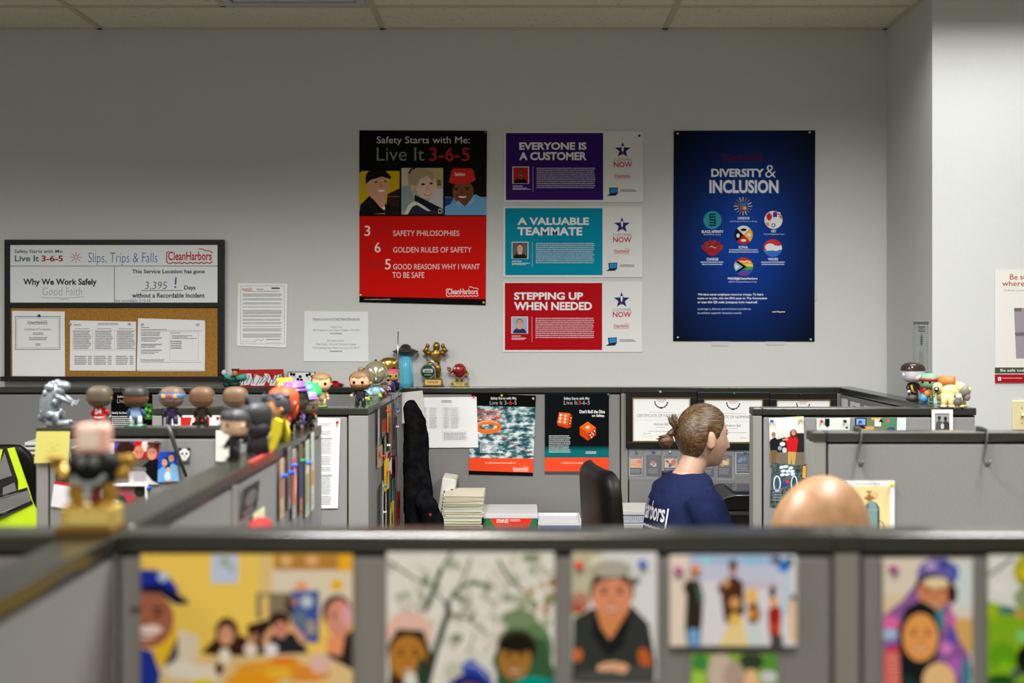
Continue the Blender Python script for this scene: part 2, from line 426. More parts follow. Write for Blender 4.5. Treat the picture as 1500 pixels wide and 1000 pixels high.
CORK = var_mat('cork', (.30, .14, .018), (.42, .20, .030), 140, .9, bumps=.3)
b = MB(); bd(16, 451, 319, 551, -.002, .012, CORK, 0); b.build('cork_panel', t)
# papers on the cork
YK = YBD-.0025
def paper(*q, Y=YK, col=(222, 222, 222), **kw): return Art(list(q), F/Y, col, k=1.15, **kw)
a = paper((18, 455), (95, 456), (95.5, 551), (18.5, 550.5)); GR = (120, 120, 126)
a.frame(22.5, 463, 88.5, 512, .8, (70, 75, 85)); a.frame(25, 465.5, 86, 509.5, .4, (110, 115, 125)); a.logo(41, 469, 70, 475, (70, 70, 75)); a.text('Certificate of Completion', 36, 75, 480.5, 484.5, GR, .01)
a.greek(48, 487, 64, 491, 2, GR, 3, align='c'); a.greek(42, 494, 70, 499, 2, GR, 4, align='c'); a.greek(52, 503, 60, 507, 2, GR, 5, align='c')
a.done('certificate_paper', 'white completion certificate with a thin dark border pinned on the cork', 'paper', Y=YK)
a = paper((103, 469), (199.5, 471), (199, 543), (102.5, 542.5)); a.logo(108.5, 473.5, 119, 477, (70, 70, 75)); a.greek(142, 473, 175, 476.5, 2, GR, 2, align='c')
for i, x in enumerate((108, 140, 172)): a.greek(x+2, 481, x+24, 482.5, 1, (80, 80, 84), 7+i); a.frame(x-1, 483.5, x+28, 513, .3, (150, 150, 155)); a.greek(x, 484.5, x+26, 512, 11, GR, 11+i, bw=6)
for i, x in enumerate((109, 138, 170)): a.greek(x, 521, x+19, 535, 5, GR, 21+i, bw=4); a.greek(x+20, 521, x+26, 535, 5, GR, 31+i, bw=2)
a.done('notice_paper', 'white sheet with three columns of fine print pinned mid-way along the cork', 'paper', Y=YK)
for i, (dx, dy) in enumerate(((1.4, 1.6), (.7, .8), (0, 0))):
    a = paper((202.5+dx, 466+dy), (299.5+dx, 469+dy), (299+dx, 542+dy), (200.5+dx, 542+dy))
    if i == 2:
        a.greek(207, 479, 220, 481, 1, (90, 90, 95), 5); a.greek(207, 482, 250, 484, 1, GR, 6); a.rect(207, 484, 295, 484.5, (110, 110, 115)); a.greek(207, 486, 236, 493, 3, GR, 8)
        for y in (494, 503.5, 512): a.rect(207, y, 237, y+1.8, (150, 150, 154))
        for y in (497, 506, 515): a.greek(207, y, 234, y+4, 2, GR, int(y), bw=3, ragged=.3)
        a.greek(250, 487, 265, 489, 1, GR, 9); a.greek(252, 491, 290, 497, 3, GR, 10, ragged=.4); a.greek(250, 499, 270, 512, 4, GR, 12, ragged=.4); a.frame(249, 486, 291, 528, .3, (150, 150, 155)); a.greek(206, 526, 243, 530, 3, GR, 13); a.rect(207, 530.3, 294, 530.8, (130, 130, 135))
    a.done('form_paper', ['white backing sheet showing at the edge under the grey-barred form on the cork', 'white middle sheet under the grey-barred form on the cork', 'white form with grey bars, topmost of its stack on the cork'][i], 'paper', Y=YK-.0015*i)
pin(58, 462, YK-.001, 'black', 'at the top of the completion certificate'); pin(103.5, 474, YK-.001, 'clear', 'at the outer corner of the three-column sheet'); pin(190, 473.5, YK-.001, 'clear', 'on the inner corner of the three-column sheet')
pin(209, 474.5, YK-.0045, 'clear', 'on the top corner of the grey-barred form by the three-column sheet'); pin(290, 474.5, YK-.0045, 'clear', 'on the top corner of the grey-barred form by the board frame')

# ------------------------------------------------------------------ papers and posters on the back wall
YP = YW-.001
a = paper((349, 414.5), (421.5, 415.5), (419.5, 509), (347, 506.5), Y=YP, col=(226, 227, 225))
a.frame(352.5, 418.5, 417, 503.5, .4, (120, 130, 130)); a.logo(355, 421, 369.5, 425.5, (180, 50, 50)); a.rect(398, 421, 410, 423, (30, 30, 30)); a.greek(376, 423, 388, 425, 1, (90, 90, 95), 2); a.greek(358, 426, 411, 427.5, 1, (150, 90, 95), 3)
for i, (y0, n) in enumerate(((430, 3), (437, 2), (443, 2), (449, 1), (454, 4), (461.5, 2), (467, 2), (472, 2), (477.5, 1), (481, 3), (488.5, 4))): a.greek(356, y0, 414, y0+n*1.6, n, (130, 130, 134), 40+i, bw=9, ragged=.06)
a.stroke([(372, 501), (378, 497), (383, 499), (386, 496)], .5, (60, 70, 130)); a.greek(390, 496.5, 412, 499, 1, GR, 60); a.rect(354, 500, 372, 500.3, GR); a.rect(389, 501.5, 412, 501.8, GR)
a.done('notice_paper', 'white typed letter sheet with a red heading logo on the wall beside the notice board', 'paper', Y=YP)
a = paper((446, 455.5), (539.5, 456.5), (540, 529.5), (445, 529), Y=YP, col=(222, 224, 224)); K2 = (85, 85, 88)
a.text('Nearest Locations for Health Related Emergencies', 458.6, 527, 465.3, 469.5, K2, .012); a.rect(458.6, 469.3, 527, 469.6, K2); a.text('Urgent Care', 484.5, 501, 477, 481, GR); a.text('3062 Kingsdale Center, Upper Arlington, OH, 43221', 458, 527, 481.8, 485.6, GR); a.greek(483, 487.5, 502, 490, 1, GR, 3)
a.text('Emergency Room', 480, 504, 497, 501, GR); a.text('Ohio Health - Riverside Methodist Hospital', 463, 521.5, 502.5, 506.3, GR); a.text('3535 Olentangy River Road, Columbus, OH, 43214', 458, 526, 507.6, 511.6, GR); a.greek(483, 513.5, 502, 516.5, 1, GR, 4)
a.done('notice_paper', 'white emergency locations sheet taped to the wall above the toy car', 'paper', Y=YP)

# red and black safety poster
PK = dict(t=.0015, k=1.12, rough=.38)
a = Art([(526.5, 191), (713.5, 191.5), (711.5, 447), (526.5, 442.5)], F/YP, (9, 9, 8), **PK); RED = (200, 16, 10)
a.poly([(526.5, 316.4), (713, 316.4), (711.8, 438), (526.5, 434)], RED)
a.text('Safety Starts with Me:', 552, 688, 200, 213, (205, 200, 195)); a.text('Live It', 552, 621.6, 216, 235.5, (125, 125, 122), -.004); a.text('3-6-5', 629, 688, 216, 236, (185, 35, 32), .004)
for y, s_, tx, x1, k_ in ((330.5, '3', 'SAFETY PHILOSOPHIES', 673, 0), (354.8, '6', 'GOLDEN RULES OF SAFETY', 690.6, 1), (379.5, '5', 'GOOD REASONS WHY I WANT', 702.8, 2)):
    for j, ch in enumerate('365'): a.text(ch, 534+j*15, 542.5+j*15, y, y+15, (230, 215, 210) if j == k_ else (165, 30, 30), .004)
    for j in range(2): a.rect(544+j*15, y+8, 547+j*15, y+9.5, (165, 30, 30))
    a.text(tx, 576, x1, y+7, y+15, (225, 205, 200), .004)
a.text('TO BE SAFE', 575, 621.6, 398.5, 407, (225, 205, 200), .004); a.logo(654, 420, 701, 434, (225, 215, 212)); a.text('www.cleanharbors.com/safety', 534, 572, 437, 440, (190, 190, 190))
def sc(x): return 520+x/7.5
def sy(y): return 240+y/7.5
def pp(*q): return [(sc(x), sy(y)) for x, y in q]
SK = (205, 150, 120)
a.poly(pp((48, 105), (75, 78), (490, 78), (490, 270), (360, 330), (340, 550), (48, 550)), (200, 165, 10)); a.poly(pp((360, 330), (490, 275), (490, 550), (330, 550)), (45, 28, 22)); a.rect(sc(350), sy(355), sc(490), sy(362), (130, 100, 80))
a.poly(pp((48, 550), (60, 450), (160, 350), (330, 440), (480, 480), (490, 528), (200, 550)), (20, 20, 22)); a.poly(pp((130, 230), (370, 180), (365, 300), (320, 390), (330, 440), (320, 510), (270, 470), (170, 345)), SK)
a.ell(sc(250), sy(265), 15.5, 18, SK); a.ell(sc(140), sy(255), 3, 6, SK); a.poly(pp((120, 220), (118, 130), (150, 80), (330, 70), (398, 140), (392, 168), (300, 140), (180, 175)), (18, 18, 20))
a.stroke(pp((150, 205), (195, 180), (240, 190), (300, 180), (375, 185)), .7, (190, 190, 195)); a.ell(sc(232), sy(200), 2.5, 1.2, (90, 55, 45)); a.ell(sc(335), sy(190), 2.5, 1.2, (90, 55, 45)); a.poly(pp((285, 200), (305, 255), (268, 255)), (180, 120, 95)); a.ell(sc(290), sy(285), 5, 3.2, (235, 230, 225), 180, 360); a.poly(pp((290, 480), (330, 470), (328, 512)), (230, 230, 230))
a.rect(sc(510), sy(45), sc(968), sy(555), (165, 160, 145)); a.poly(pp((860, 45), (968, 45), (968, 270), (880, 270)), (180, 160, 105)); a.poly(pp((880, 275), (968, 270), (968, 500), (800, 440)), (190, 190, 190)); a.rect(sc(512), sy(45), sc(600), sy(240), (190, 180, 155)); a.poly(pp((510, 250), (600, 240), (640, 380), (560, 500), (510, 530)), (140, 150, 150)); a.rect(sc(905), sy(175), sc(945), sy(240), (105, 100, 80))
a.poly(pp((580, 555), (600, 450), (680, 400), (960, 500), (965, 555)), (40, 38, 60)); a.poly(pp((540, 555), (590, 450), (650, 415), (700, 420), (830, 515), (800, 520), (680, 450), (630, 470), (580, 555)), (205, 215, 190)); a.poly(pp((660, 340), (960, 490), (965, 555), (830, 500), (650, 400)), (22, 22, 34)); a.rect(sc(915), sy(495), sc(952), sy(545), (190, 190, 190)); a.rect(sc(922), sy(505), sc(945), sy(535), (20, 20, 25))
a.ell(sc(780), sy(240), 15.5, 20, (215, 180, 158), rot=-12); a.poly(pp((590, 240), (580, 130), (640, 60), (760, 50), (860, 90), (870, 150), (860, 200), (800, 130), (720, 160), (680, 250), (640, 240)), (165, 145, 112)); a.stroke(pp((590, 110), (620, 60), (660, 50)), 2.4, (40, 32, 28)); a.ell(sc(632), sy(265), 2.6, 5, (205, 165, 140)); a.ell(sc(748), sy(225), 3, 1.6, (50, 40, 38)); a.ell(sc(838), sy(215), 2.6, 1.6, (50, 40, 38)); a.ell(sc(800), sy(325), 6, 3, (190, 90, 85), 180, 360, rot=-12); a.ell(sc(802), sy(326), 4.6, 1.6, (235, 225, 220), 180, 360, rot=-12); a.poly(pp((790, 230), (830, 285), (785, 288)), (200, 160, 138))
a.rect(sc(988), sy(362), sc(1446), sy(562), (135, 140, 140)); a.rect(sc(988), sy(45), sc(1446), sy(330), (14, 14, 13)); a.poly(pp((988, 370), (1090, 362), (1050, 440), (988, 470)), (35, 55, 130)); a.poly(pp((988, 562), (990, 470), (1130, 400), (1330, 335), (1446, 400), (1446, 562)), (105, 160, 205))
a.ell(sc(1188), sy(310), 15.5, 18, (120, 72, 45)); a.poly(pp((1095, 330), (1290, 330), (1260, 430), (1200, 470), (1130, 420)), (110, 66, 42)); a.poly(pp((1130, 400), (1210, 475), (1110, 440)), (130, 180, 220)); a.poly(pp((1320, 335), (1310, 420), (1210, 475)), (130, 180, 220)); a.poly(pp((1032, 205), (1060, 75), (1090, 50), (1280, 50), (1300, 75), (1325, 180), (1230, 222), (1100, 222)), (200, 45, 35)); a.text('CleanHarbors', sc(1095), sc(1210), sy(95), sy(132), (230, 215, 210), .03)
for x in (1115, 1235): a.ell(sc(x), sy(280), 2.4, 1.2, (30, 20, 18)); a.stroke(pp((x-35, 262), (x+35, 258)), .9, (30, 20, 18))
a.ell(sc(1180), sy(355), 6, 2.8, (225, 205, 190), 180, 360); a.poly(pp((1170, 270), (1200, 325), (1150, 325)), (95, 56, 36))
a.done('poster', 'tall black and red safety poster with three smiling workers on the wall', 'poster', Y=YP)
pin(528.5, 432, YP-.0015, 'yellow', 'at the lower corner of the red safety poster above the saucer lamp'); pin(708.5, 443, YP-.0015, 'yellow', 'at the lower corner of the red safety poster by the customer posters'); pin(711, 194, YP-.0015, 'blue', 'at the upper corner of the red safety poster')

# three customer posters
def customer(dx, dy, col, t1, t2, w1, w2, tx, label, face, seed):
    X = lambda v: v+dx
    Yv = lambda v: v+dy
    a = sheet(X(738), Yv(192.5), X(942), Yv(296), YP, (214, 214, 212), t=.0015, k=1.12, rough=.45)
    a.rect(X(741), Yv(194.8), X(883.5), Yv(293), col)
    a.text(t1, tx, w1, Yv(208.5), Yv(219.5), (225, 222, 225), .034); a.text(t2, tx, w2, Yv(222.7), Yv(234.7), (225, 222, 225), .034)
    a.rect(X(750.5), Yv(244), X(775), Yv(269), (205, 205, 205)); x, y = X(762.7), Yv(256.5); a.rect(x-11, y-11.3, x+11, y+11.3, face[0])
    a.ell(x, y+12, 10, 8, face[1], 0, 180); a.poly([(x-3, y), (x+3, y), (x+3, y+6), (x-3, y+6)], face[2]); a.face(x, y-2.5, 4.2, face[2], face[3])
    a.greek(X(751), Yv(272), X(766), Yv(274), 1, (235, 235, 240), seed, bw=3); a.greek(X(751), Yv(275), X(778), Yv(278.5), 2, (215, 215, 225), seed+1, ragged=.4); a.rect(X(780.5), Yv(244), X(780.9), Yv(281), (200, 200, 215))
    a.greek(X(786), Yv(246), X(872), Yv(277), 11, (205, 202, 214), seed+2, bw=9, ragged=.03, fill=.36)
    x, y = X(912), Yv(220)
    st = [(x+r_*sin(i*pi/5), y-r_*cos(i*pi/5)) for i in range(10) for r_ in [12.2 if i % 2 == 0 else 5]]
    a.poly(st, (25, 48, 100)); a.poly([(x-2, y-6), (x+2, y-6), (x+1, y+2), (x-1, y+2)], (214, 214, 212)); a.ell(x, y+5, 1.7, 1.7, (180, 35, 40))
    a.text('CUSTOMER', X(899), X(926), Yv(232), Yv(236.2), (45, 60, 100), -.01); a.text('NOW', X(899), X(926), Yv(237), Yv(245), (180, 35, 40), .02); a.logo(X(901), Yv(254), X(923), Yv(261.5), (180, 40, 45))
    a.poly([(X(892), Yv(275)), (X(905), Yv(274.5)), (X(905), Yv(283)), (X(893), Yv(284))], (30, 32, 38)); a.poly([(X(893.5), Yv(276)), (X(904), Yv(275.6)), (X(904), Yv(282)), (X(894.3), Yv(283))], (40, 130, 200)); a.poly([(X(893), Yv(284)), (X(905), Yv(283)), (X(902), Yv(286.5)), (X(888), Yv(287))], (40, 42, 48)); a.greek(X(909), Yv(277.5), X(933), Yv(281.5), 2, (70, 70, 75), seed+5)
    a.done('poster', label, 'poster', Y=YP, group='customer posters in a column')
customer(0, 0, (52, 24, 100), 'EVERYONE IS', 'A CUSTOMER', 859, 859.3, 760.7, 'purple and white customer poster, topmost of the three in a column', ((190, 30, 30), (20, 20, 22), (120, 75, 55), (40, 30, 26)), 100)
customer(-1, 110, (0, 132, 158), 'A VALUABLE', 'TEAMMATE', 862.8, 853, 758, 'teal and white teammate poster between the purple and red ones', ((95, 100, 95), (30, 30, 32), (215, 170, 145), (70, 45, 32)), 120)
customer(-1.5, 219.5, (168, 14, 22), 'STEPPING UP', 'WHEN NEEDED', 854, 867, 753, 'red and white stepping up poster, lowest of the three in a column', ((150, 165, 190), (35, 50, 90), (205, 155, 125), (80, 60, 45)), 140)
pin(936.5, 199, YP-.0015, 'dark', 'on the white corner of the purple customer poster'); pin(743.5, 197, YP-.0015, 'black', 'on the purple corner of the topmost customer poster')

# blue diversity poster
BLUE = new_mat('poster_blue', (.004, .02, .16), .4, spec=.08); tcx = node(BLUE, 'ShaderNodeTexCoord'); gr = node(BLUE, 'ShaderNodeTexGradient', gradient_type='SPHERICAL'); mp = node(BLUE, 'ShaderNodeMapping'); mp.inputs['Scale'].default_value = (2.6, 1, 1.7)
link(BLUE, tcx.outputs['Object'], mp.inputs[0]); link(BLUE, mp.outputs[0], gr.inputs[0]); link(BLUE, ramp(BLUE, gr.outputs[1], [(0, (.0015, .005, .02)), (.35, (.002, .016, .10)), (.85, (.003, .05, .34))]), bsdf(BLUE).inputs['Base Color'])
a = Art([(987, 191.5), (1194, 191), (1193, 500), (986, 499.5)], F/YP, BLUE, t=.0015, k=1.12, rough=.35); W_ = (225, 228, 235)
a.logo(1060, 222.5, 1118, 238, (80, 24, 45)); a.text('DIVERSITY', 1042.8, 1119.8, 248, 260.3, (40, 60, 130), .034); a.text('DIVERSITY', 1041.8, 1118.8, 247, 259.3, W_, .034); a.text('&', 1120.6, 1136.3, 241.8, 260, W_, -.01); a.text('INCLUSION', 1040.5, 1141.5, 264.5, 284, (60, 80, 140), .034); a.text('INCLUSION', 1039, 1140, 263.5, 283, W_, .034)
for i in range(16):
    t_ = i*pi/8; c_ = [(200, 190, 150), (200, 80, 60), (90, 150, 90), (210, 200, 190)][i % 4]; a.stroke([(1088.3+7*cos(t_), 302+7*sin(t_)), (1088.3+13.5*cos(t_), 302+13.5*sin(t_))], 1.2, c_)
a.rect(1083.5, 297, 1088, 302, (60, 140, 80)); a.rect(1088.5, 297, 1093, 302, (60, 110, 190)); a.rect(1083.5, 302.5, 1088, 307, (200, 70, 60)); a.rect(1088.5, 302.5, 1093, 307, (220, 190, 70))
a.ell(1043.5, 322.3, 13.3, 13.3, (45, 140, 150))
for i in range(5): a.rect(1039, 313+i*4, 1048, 315+i*4, (15, 25, 45))
a.rect(1039, 313, 1040.6, 323, (15, 25, 45)); a.rect(1046.4, 320, 1048, 331, (15, 25, 45))
a.ell(1132.8, 322, 13.3, 13.3, (225, 225, 225)); a.ell(1132.8, 322, 12.8, 12.8, (210, 60, 60), 0, 90); 
for i in range(3): a.rect(1135, 311+i*3.6, 1143-i*.2, 312.6+i*3.6, (225, 225, 225))
a.rect(1132, 311, 1138, 318, (50, 70, 150)); a.ell(1126.5, 318, 4, 4.5, (200, 40, 45)); a.poly([(1122, 316), (1126.5, 311), (1131, 316), (1128, 323), (1125, 323)], (200, 40, 45)); a.ell(1132.8, 330, 3, 3, (40, 70, 150)); a.ell(1132.8, 330, 1.8, 1.8, (225, 225, 225)); a.poly([(1121, 326), (1126, 326), (1127, 331), (1123, 331)], (225, 140, 60))
for (c_, a0) in (((225, 225, 225), 45), ((230, 175, 50), -45), ((185, 40, 40), 225), ((25, 25, 28), 135)):
    a.poly([(1089, 344)]+[(1089+13.5*cos(R(a0+i*9)), 344-13.5*sin(R(a0+i*9))) for i in range(11)], c_)
a.ell(1089, 336.5, 4.5, 2, (25, 25, 28)); a.ell(1097, 344, 3, 2.5, (225, 225, 225)); a.ell(1089, 352, 4, 2, (225, 225, 225)); a.ell(1081, 345, 2.4, 3, (225, 225, 225))
for i, r_ in enumerate((-62, -36, -12, 12, 36, 62)): a.ell(1043.5+9*sin(R(r_)), 368-8*cos(R(r_)), 4.6, 9, (150, 35+i % 2*20, 45), rot=r_)
a.ell(1043.5, 369, 8, 5.5, (165, 35, 45)); a.stroke([(1039, 362), (1043, 360.5), (1045, 362.5), (1049, 363)], .9, (220, 190, 190))
a.ell(1131.8, 363.3, 13.5, 13, (225, 228, 235)); a.ell(1131.8, 363.3, 13.5, 13, (200, 50, 55), 20, 200); a.ell(1128, 362, 7.5, 5.5, (225, 228, 235)); a.ell(1131.8, 363.3, 13.5, 13, (55, 110, 190), 200, 350); a.ell(1136, 363.5, 6, 4, (225, 228, 235))
for i, c_ in enumerate(((200, 50, 45), (230, 140, 45), (230, 205, 60), (70, 150, 70), (50, 90, 180), (110, 60, 140))):
    y0 = 377+i*4.5; h0 = math.sqrt(max(0, 196-(y0+.01-390.6)**2)); h1 = math.sqrt(max(0, 196-(y0+4.49-390.6)**2)); a.poly([(1089-h0, y0), (1089+h0, y0), (1089+h1, y0+4.5), (1089-h1, y0+4.5)], c_)
a.poly([(1079, 381), (1094, 390.6), (1079, 400), (1075.5, 391)], (25, 20, 22)); a.poly([(1078, 384), (1088, 390.6), (1078, 397), (1075.3, 391)], (130, 190, 215)); a.poly([(1077, 387), (1083, 390.6), (1077, 394)], (230, 220, 225)); a.stroke([(1084, 382), (1090, 384), (1094, 382), (1099, 384.5)], 1.3, (225, 225, 225))
for (tx, x0, x1, y0, y1) in (('UNIDOS', 1080.6, 1097.8, 317.6, 321.4), ('BLACK AFFINITY', 1027.8, 1059.6, 337.2, 341.2), ('VET', 1129, 1137, 336.7, 340.5), ('IC/NA', 1082, 1095.4, 360, 364), ('CHARGE', 1034.8, 1052, 377.6, 381.5), ('WAVES', 1124.8, 1139.5, 377.6, 381.5), ('PRIDE@CleanHarbors', 1066, 1109.4, 406, 410.2)): a.text(tx, x0, x1, y0, y1, W_, .03)
L_ = (175, 190, 225)
for (tx, x0, x1, y0, y1) in (('Latin Employee Resource Group', 1069, 1109, 322.7, 325.8), ('Black Affinity Group', 1030.6, 1055.8, 342.2, 345), ('Veteran Engagement Team', 1118, 1148.6, 341.6, 344.6), ('LGBTQ+ Employee Resource Group', 1067, 1108.3, 411.3, 414.4)): a.text(tx, x0, x1, y0, y1, L_, .01)
a.greek(1067, 365, 1111, 371.4, 2, L_, 71, align='c', bw=7); a.greek(1026, 383, 1060, 389.4, 2, L_, 72, align='c', bw=6); a.greek(1114, 383, 1150, 389.4, 2, L_, 73, align='c', bw=6)
for (tx, x1, y0, y1) in (('We have seven employee resource groups. To learn', 1118, 429.4, 433.6), ('more or to join, visit the ERG page on The Connection', 1123.4, 435, 439.2), ('or scan this QR code (company login required)', 1109, 440.7, 445)): a.text(tx, 1021.8, x1, y0, y1, W_, .02)
a.text('Leverage a diverse and inclusive workforce', 1021.8, 1099.6, 450.5, 454.8, L_, .005, .25); a.text('to achieve superior business results', 1021.8, 1086, 456.4, 460.7, L_, .005, .25); a.rect(1129, 454, 1151, 459.5, (12, 14, 30)); a.text('Login Required', 1131, 1149.4, 455, 458.4, W_, .02)
a.done('poster', 'tall dark blue diversity and inclusion poster on the back wall', 'poster', Y=YP)
for i, (x, y, w_) in enumerate(((992.5, 196, 'top corner nearer the customer posters'), (1185.5, 194, 'top corner by the wall corner'), (992.5, 494, 'bottom corner nearer the customer posters'), (1187, 497, 'bottom corner by the wall corner'))): pin(x, y, YP-.0015, 'clear', 'on the blue diversity poster, '+w_, size=.9)
for (x0, y0, x1, y1, w_) in ((1042, 498, 1067, 506.5, 'under the middle of the blue poster'), (1122, 498, 1149, 505, 'under the blue poster toward the wall corner'), (1193.2, 426, 1197, 441, 'on the side edge of the blue poster')):
    sheet(x0, y0, x1, y1, YP, mat(200, 200, 196, .3), t=.0008).done('tape_strip', 'strip of pale tape '+w_, 'tape', Y=YP+.0006)

# poster and switch on the column, hanging ruler on its side
YQ = YC-.001
a = sheet(1457, 395.5, 1640, 561, YQ, (218, 216, 208), t=.0015, k=1.05, rough=.4); MR = (165, 45, 40)
a.text('Be sure', 1479, 1514, 401.5, 409.5, MR, .005); a.text('where you', 1467.5, 1523, 411, 421.5, MR, .005); a.text('Follow your Building', 1471, 1520, 423.6, 427.4, GR)
a.poly([(1485, 451), (1600, 449), (1600, 523), (1488, 525)], (150, 140, 150)); a.poly([(1486, 487), (1600, 480), (1600, 490), (1487, 492)], (110, 100, 112)); a.rect(1485.5, 451, 1496, 456, (105, 100, 88)); a.rect(1457, 538, 1640, 547, (70, 78, 62)); a.text('Be safe today and', 1465, 1520, 540, 545.4, (215, 215, 205), .01); a.rect(1457, 548, 1640, 560.8, (160, 22, 36)); a.rect(1461.5, 552, 1466, 557, (235, 230, 225)); a.rect(1463, 553.4, 1464.5, 555.6, (160, 22, 36)); a.greek(1468, 553, 1500, 555, 1, (215, 170, 165), 5)
a.done('poster', 'white poster with red heading and red foot band on the bright column', 'poster', Y=YQ)
s_ = F/YC; p = P(1503, 608, YC)
t = thing('light_switch', 'cream double light switch plate on the column wall', 'light switch', p)
IV = mat(226, 214, 166, .35)
MB().box((0, -.004, 0), (42/s_, .008, 43/s_), IV, .003).build('face_plate', t)
for x in (-7.5, 7.5):
    MB().box((x/s_, -.0085, 0), (5/s_, .003, 11/s_), mat(205, 190, 140, .35), .001).build('toggle_slot', t)
    MB().box((x/s_, -.013, .0035), (3.2/s_, .012, 5/s_), mat(240, 230, 190, .3), .0012, rot=(R(-25), 0, 0)).build('toggle', t)
    for z in (-11, 11): MB().lathe([(.0022, 0), (.0022, .0012), (0, .0016)], mat(150, 140, 110, .3, .6), (x/s_, -.008, z/s_), 10, (pi/2, 0, 0)).build('plate_screw', t)
# clear ruler on the side face of the column
CLEAR = mat(225, 230, 228, .15, trans=.55, k=1.1)
yr = 4.50; a = Art([(0, 0), (180, 0), (180, 200), (0, 200)], 1000., CLEAR, t=.0015, k=1.)
a.rect(4, 3, 176, 13, (120, 122, 122))
for i in range(30): a.rect(8, 20+i*6, 20 if i % 2 else 32, 21+i*6, (110, 112, 112)); a.rect(160, 20+i*6, 172, 21+i*6, (140, 142, 142))
for i in range(5): a.rect(10+i*36, 4, 12+i*36, 12, (215, 218, 218))
a.frame(62, 22, 138, 42, 3, (60, 60, 62)); a.greek(70, 28, 130, 37, 2, (90, 90, 92), 5, bw=3); a.rect(97, 50, 103, 100, (80, 80, 82)); a.greek(84, 62, 118, 96, 4, (90, 90, 92), 3, bw=2); a.greek(70, 120, 126, 180, 8, (165, 168, 168), 4, bw=3)
a.done('ruler', 'clear plastic gauge plate with scale marks hung on the side of the column', 'ruler', loc=(XC-.0005, yr, H-(507-CY)*yr/F), rot=(0, 0, -pi/2))
# ------------------------------------------------------------------ prints on the back cubicle panels
YB3 = YB2-TH/2+.0008          # front plane of the panels along the back wall
def quad(*q, Y, col, **kw): return Art(list(q), F/Y, col, **kw)
# spreadsheet overlapping the lifebuoy poster
a = quad((602, 582), (698, 581), (700.5, 655), (611, 655.5), Y=YB3, col=(225, 225, 224), k=1.3)
for i, (x0, x1) in enumerate(((612, 626), (629, 640), (650, 658), (661, 672))): a.greek(x0, 597, x1, 628, 14, (130, 130, 140), 3+i, bw=2.5, fill=.4)
for i in range(13): a.rect(612, 597+i*2.35, 674, 597.25+i*2.35, (170, 170, 178))
for x in (648, 653, 659): a.rect(x, 588, x+.3, 632, (160, 160, 170))
a.greek(646, 586, 662, 590, 2, (90, 90, 95), 9, align='c'); a.frame(648, 632, 684, 645, .3, (150, 150, 158)); a.greek(650, 633.5, 683, 644.5, 5, (130, 130, 138), 12, bw=4, ragged=.05)
a.done('spreadsheet_paper', 'large white printed spreadsheet overlapping the lifebuoy poster', 'paper', Y=YB3-.004); pin(694, 580.5, YB3-.005, 'red', 'at the corner of the large spreadsheet')
pin(735, 579, YB3-.002, 'yellow', 'at the top of the lifebuoy poster'); pin(781, 583.5, YB3-.002, 'clear', 'on the top corner of the lifebuoy poster')
# lifebuoy poster
SEA = new_mat('sea_print', (.05, .12, .14), .5, spec=.04); n_ = noise(SEA, 26, 8, 'Object', (1, 1, 2.2))
link(SEA, ramp(SEA, n_, [(.36, (.012, .055, .08)), (.47, (.07, .17, .19)), (.53, (.34, .46, .47)), (.62, (.75, .8, .8))]), bsdf(SEA).inputs['Base Color'])
BK = (9, 9, 9)
a = quad((691, 576), (785, 579), (780.5, 697), (686.5, 694.5), Y=YB3, col=BK, k=1.25)
a.poly([(690.3, 594), (784.2, 596), (781.6, 671.5), (687.5, 670)], SEA); a.poly([(687.5, 670), (781.6, 671.5), (780.8, 692), (686.8, 689)], (222, 72, 36)); OR = (225, 75, 40)
a.text('Safety Starts with Me:', 718.8, 756.5, 581, 586, (220, 220, 220), .01); a.text('Live It 3-', 717.6, 744.5, 586.6, 592.3, (170, 170, 170), -.006); a.text('6', 745.6, 750, 586.6, 592.3, (220, 50, 40)); a.text('-5', 751, 756.7, 586.6, 592.3, (170, 170, 170), -.006)
a.text("You've got", 694, 732, 598.7, 606.4, OR, .02); a.text('the POWER', 693, 735.6, 607.4, 614, OR, .02)
ring = [(715+17*cos(i*pi/16), 625+7*sin(i*pi/16)) for i in range(33)]; a.stroke(ring, 6, (235, 110, 30)); a.stroke([(x, y-1.2) for x, y in ring[18:30]], 1.4, (250, 190, 150)); a.stroke([(726, 633), (745, 645), (762, 655), (780, 664)], .7, (190, 60, 50))
a.greek(703, 646, 732, 664, 8, (230, 232, 235), 4, bw=6, fill=.4); a.text('5. I will intervene in any unsafe act.', 711, 756, 676, 679.6, (235, 220, 215), .01); a.logo(752, 682.6, 774, 690, (240, 225, 220))
a.done('poster', 'black and orange poster with a lifebuoy in churning sea on the cubicle panel', 'poster', Y=YB3)
# dice poster
GLOW = new_mat('dice_print', (.01, .01, .01), .5, spec=.04); tc_ = node(GLOW, 'ShaderNodeTexCoord'); sx_ = node(GLOW, 'ShaderNodeSeparateXYZ'); link(GLOW, tc_.outputs['Object'], sx_.inputs[0]); ma = node(GLOW, 'ShaderNodeMath', operation='MULTIPLY_ADD'); ma.inputs[1].default_value = 6; ma.inputs[2].default_value = .9; link(GLOW, sx_.outputs[2], ma.inputs[0])
link(GLOW, ramp(GLOW, ma.outputs[0], [(.10, (.004, .01, .012)), (.30, (.005, .15, .16)), (.46, (.004, .16, .17)), (.60, (.004, .006, .007))]), bsdf(GLOW).inputs['Base Color'])
a = quad((798, 576.4), (892, 576.4), (891.5, 694.5), (798, 694), Y=YB3, col=(70, 72, 72), k=1.25)
a.rect(798, 576.5, 892, 670, GLOW); a.rect(798, 670, 891.8, 690, (225, 72, 38))
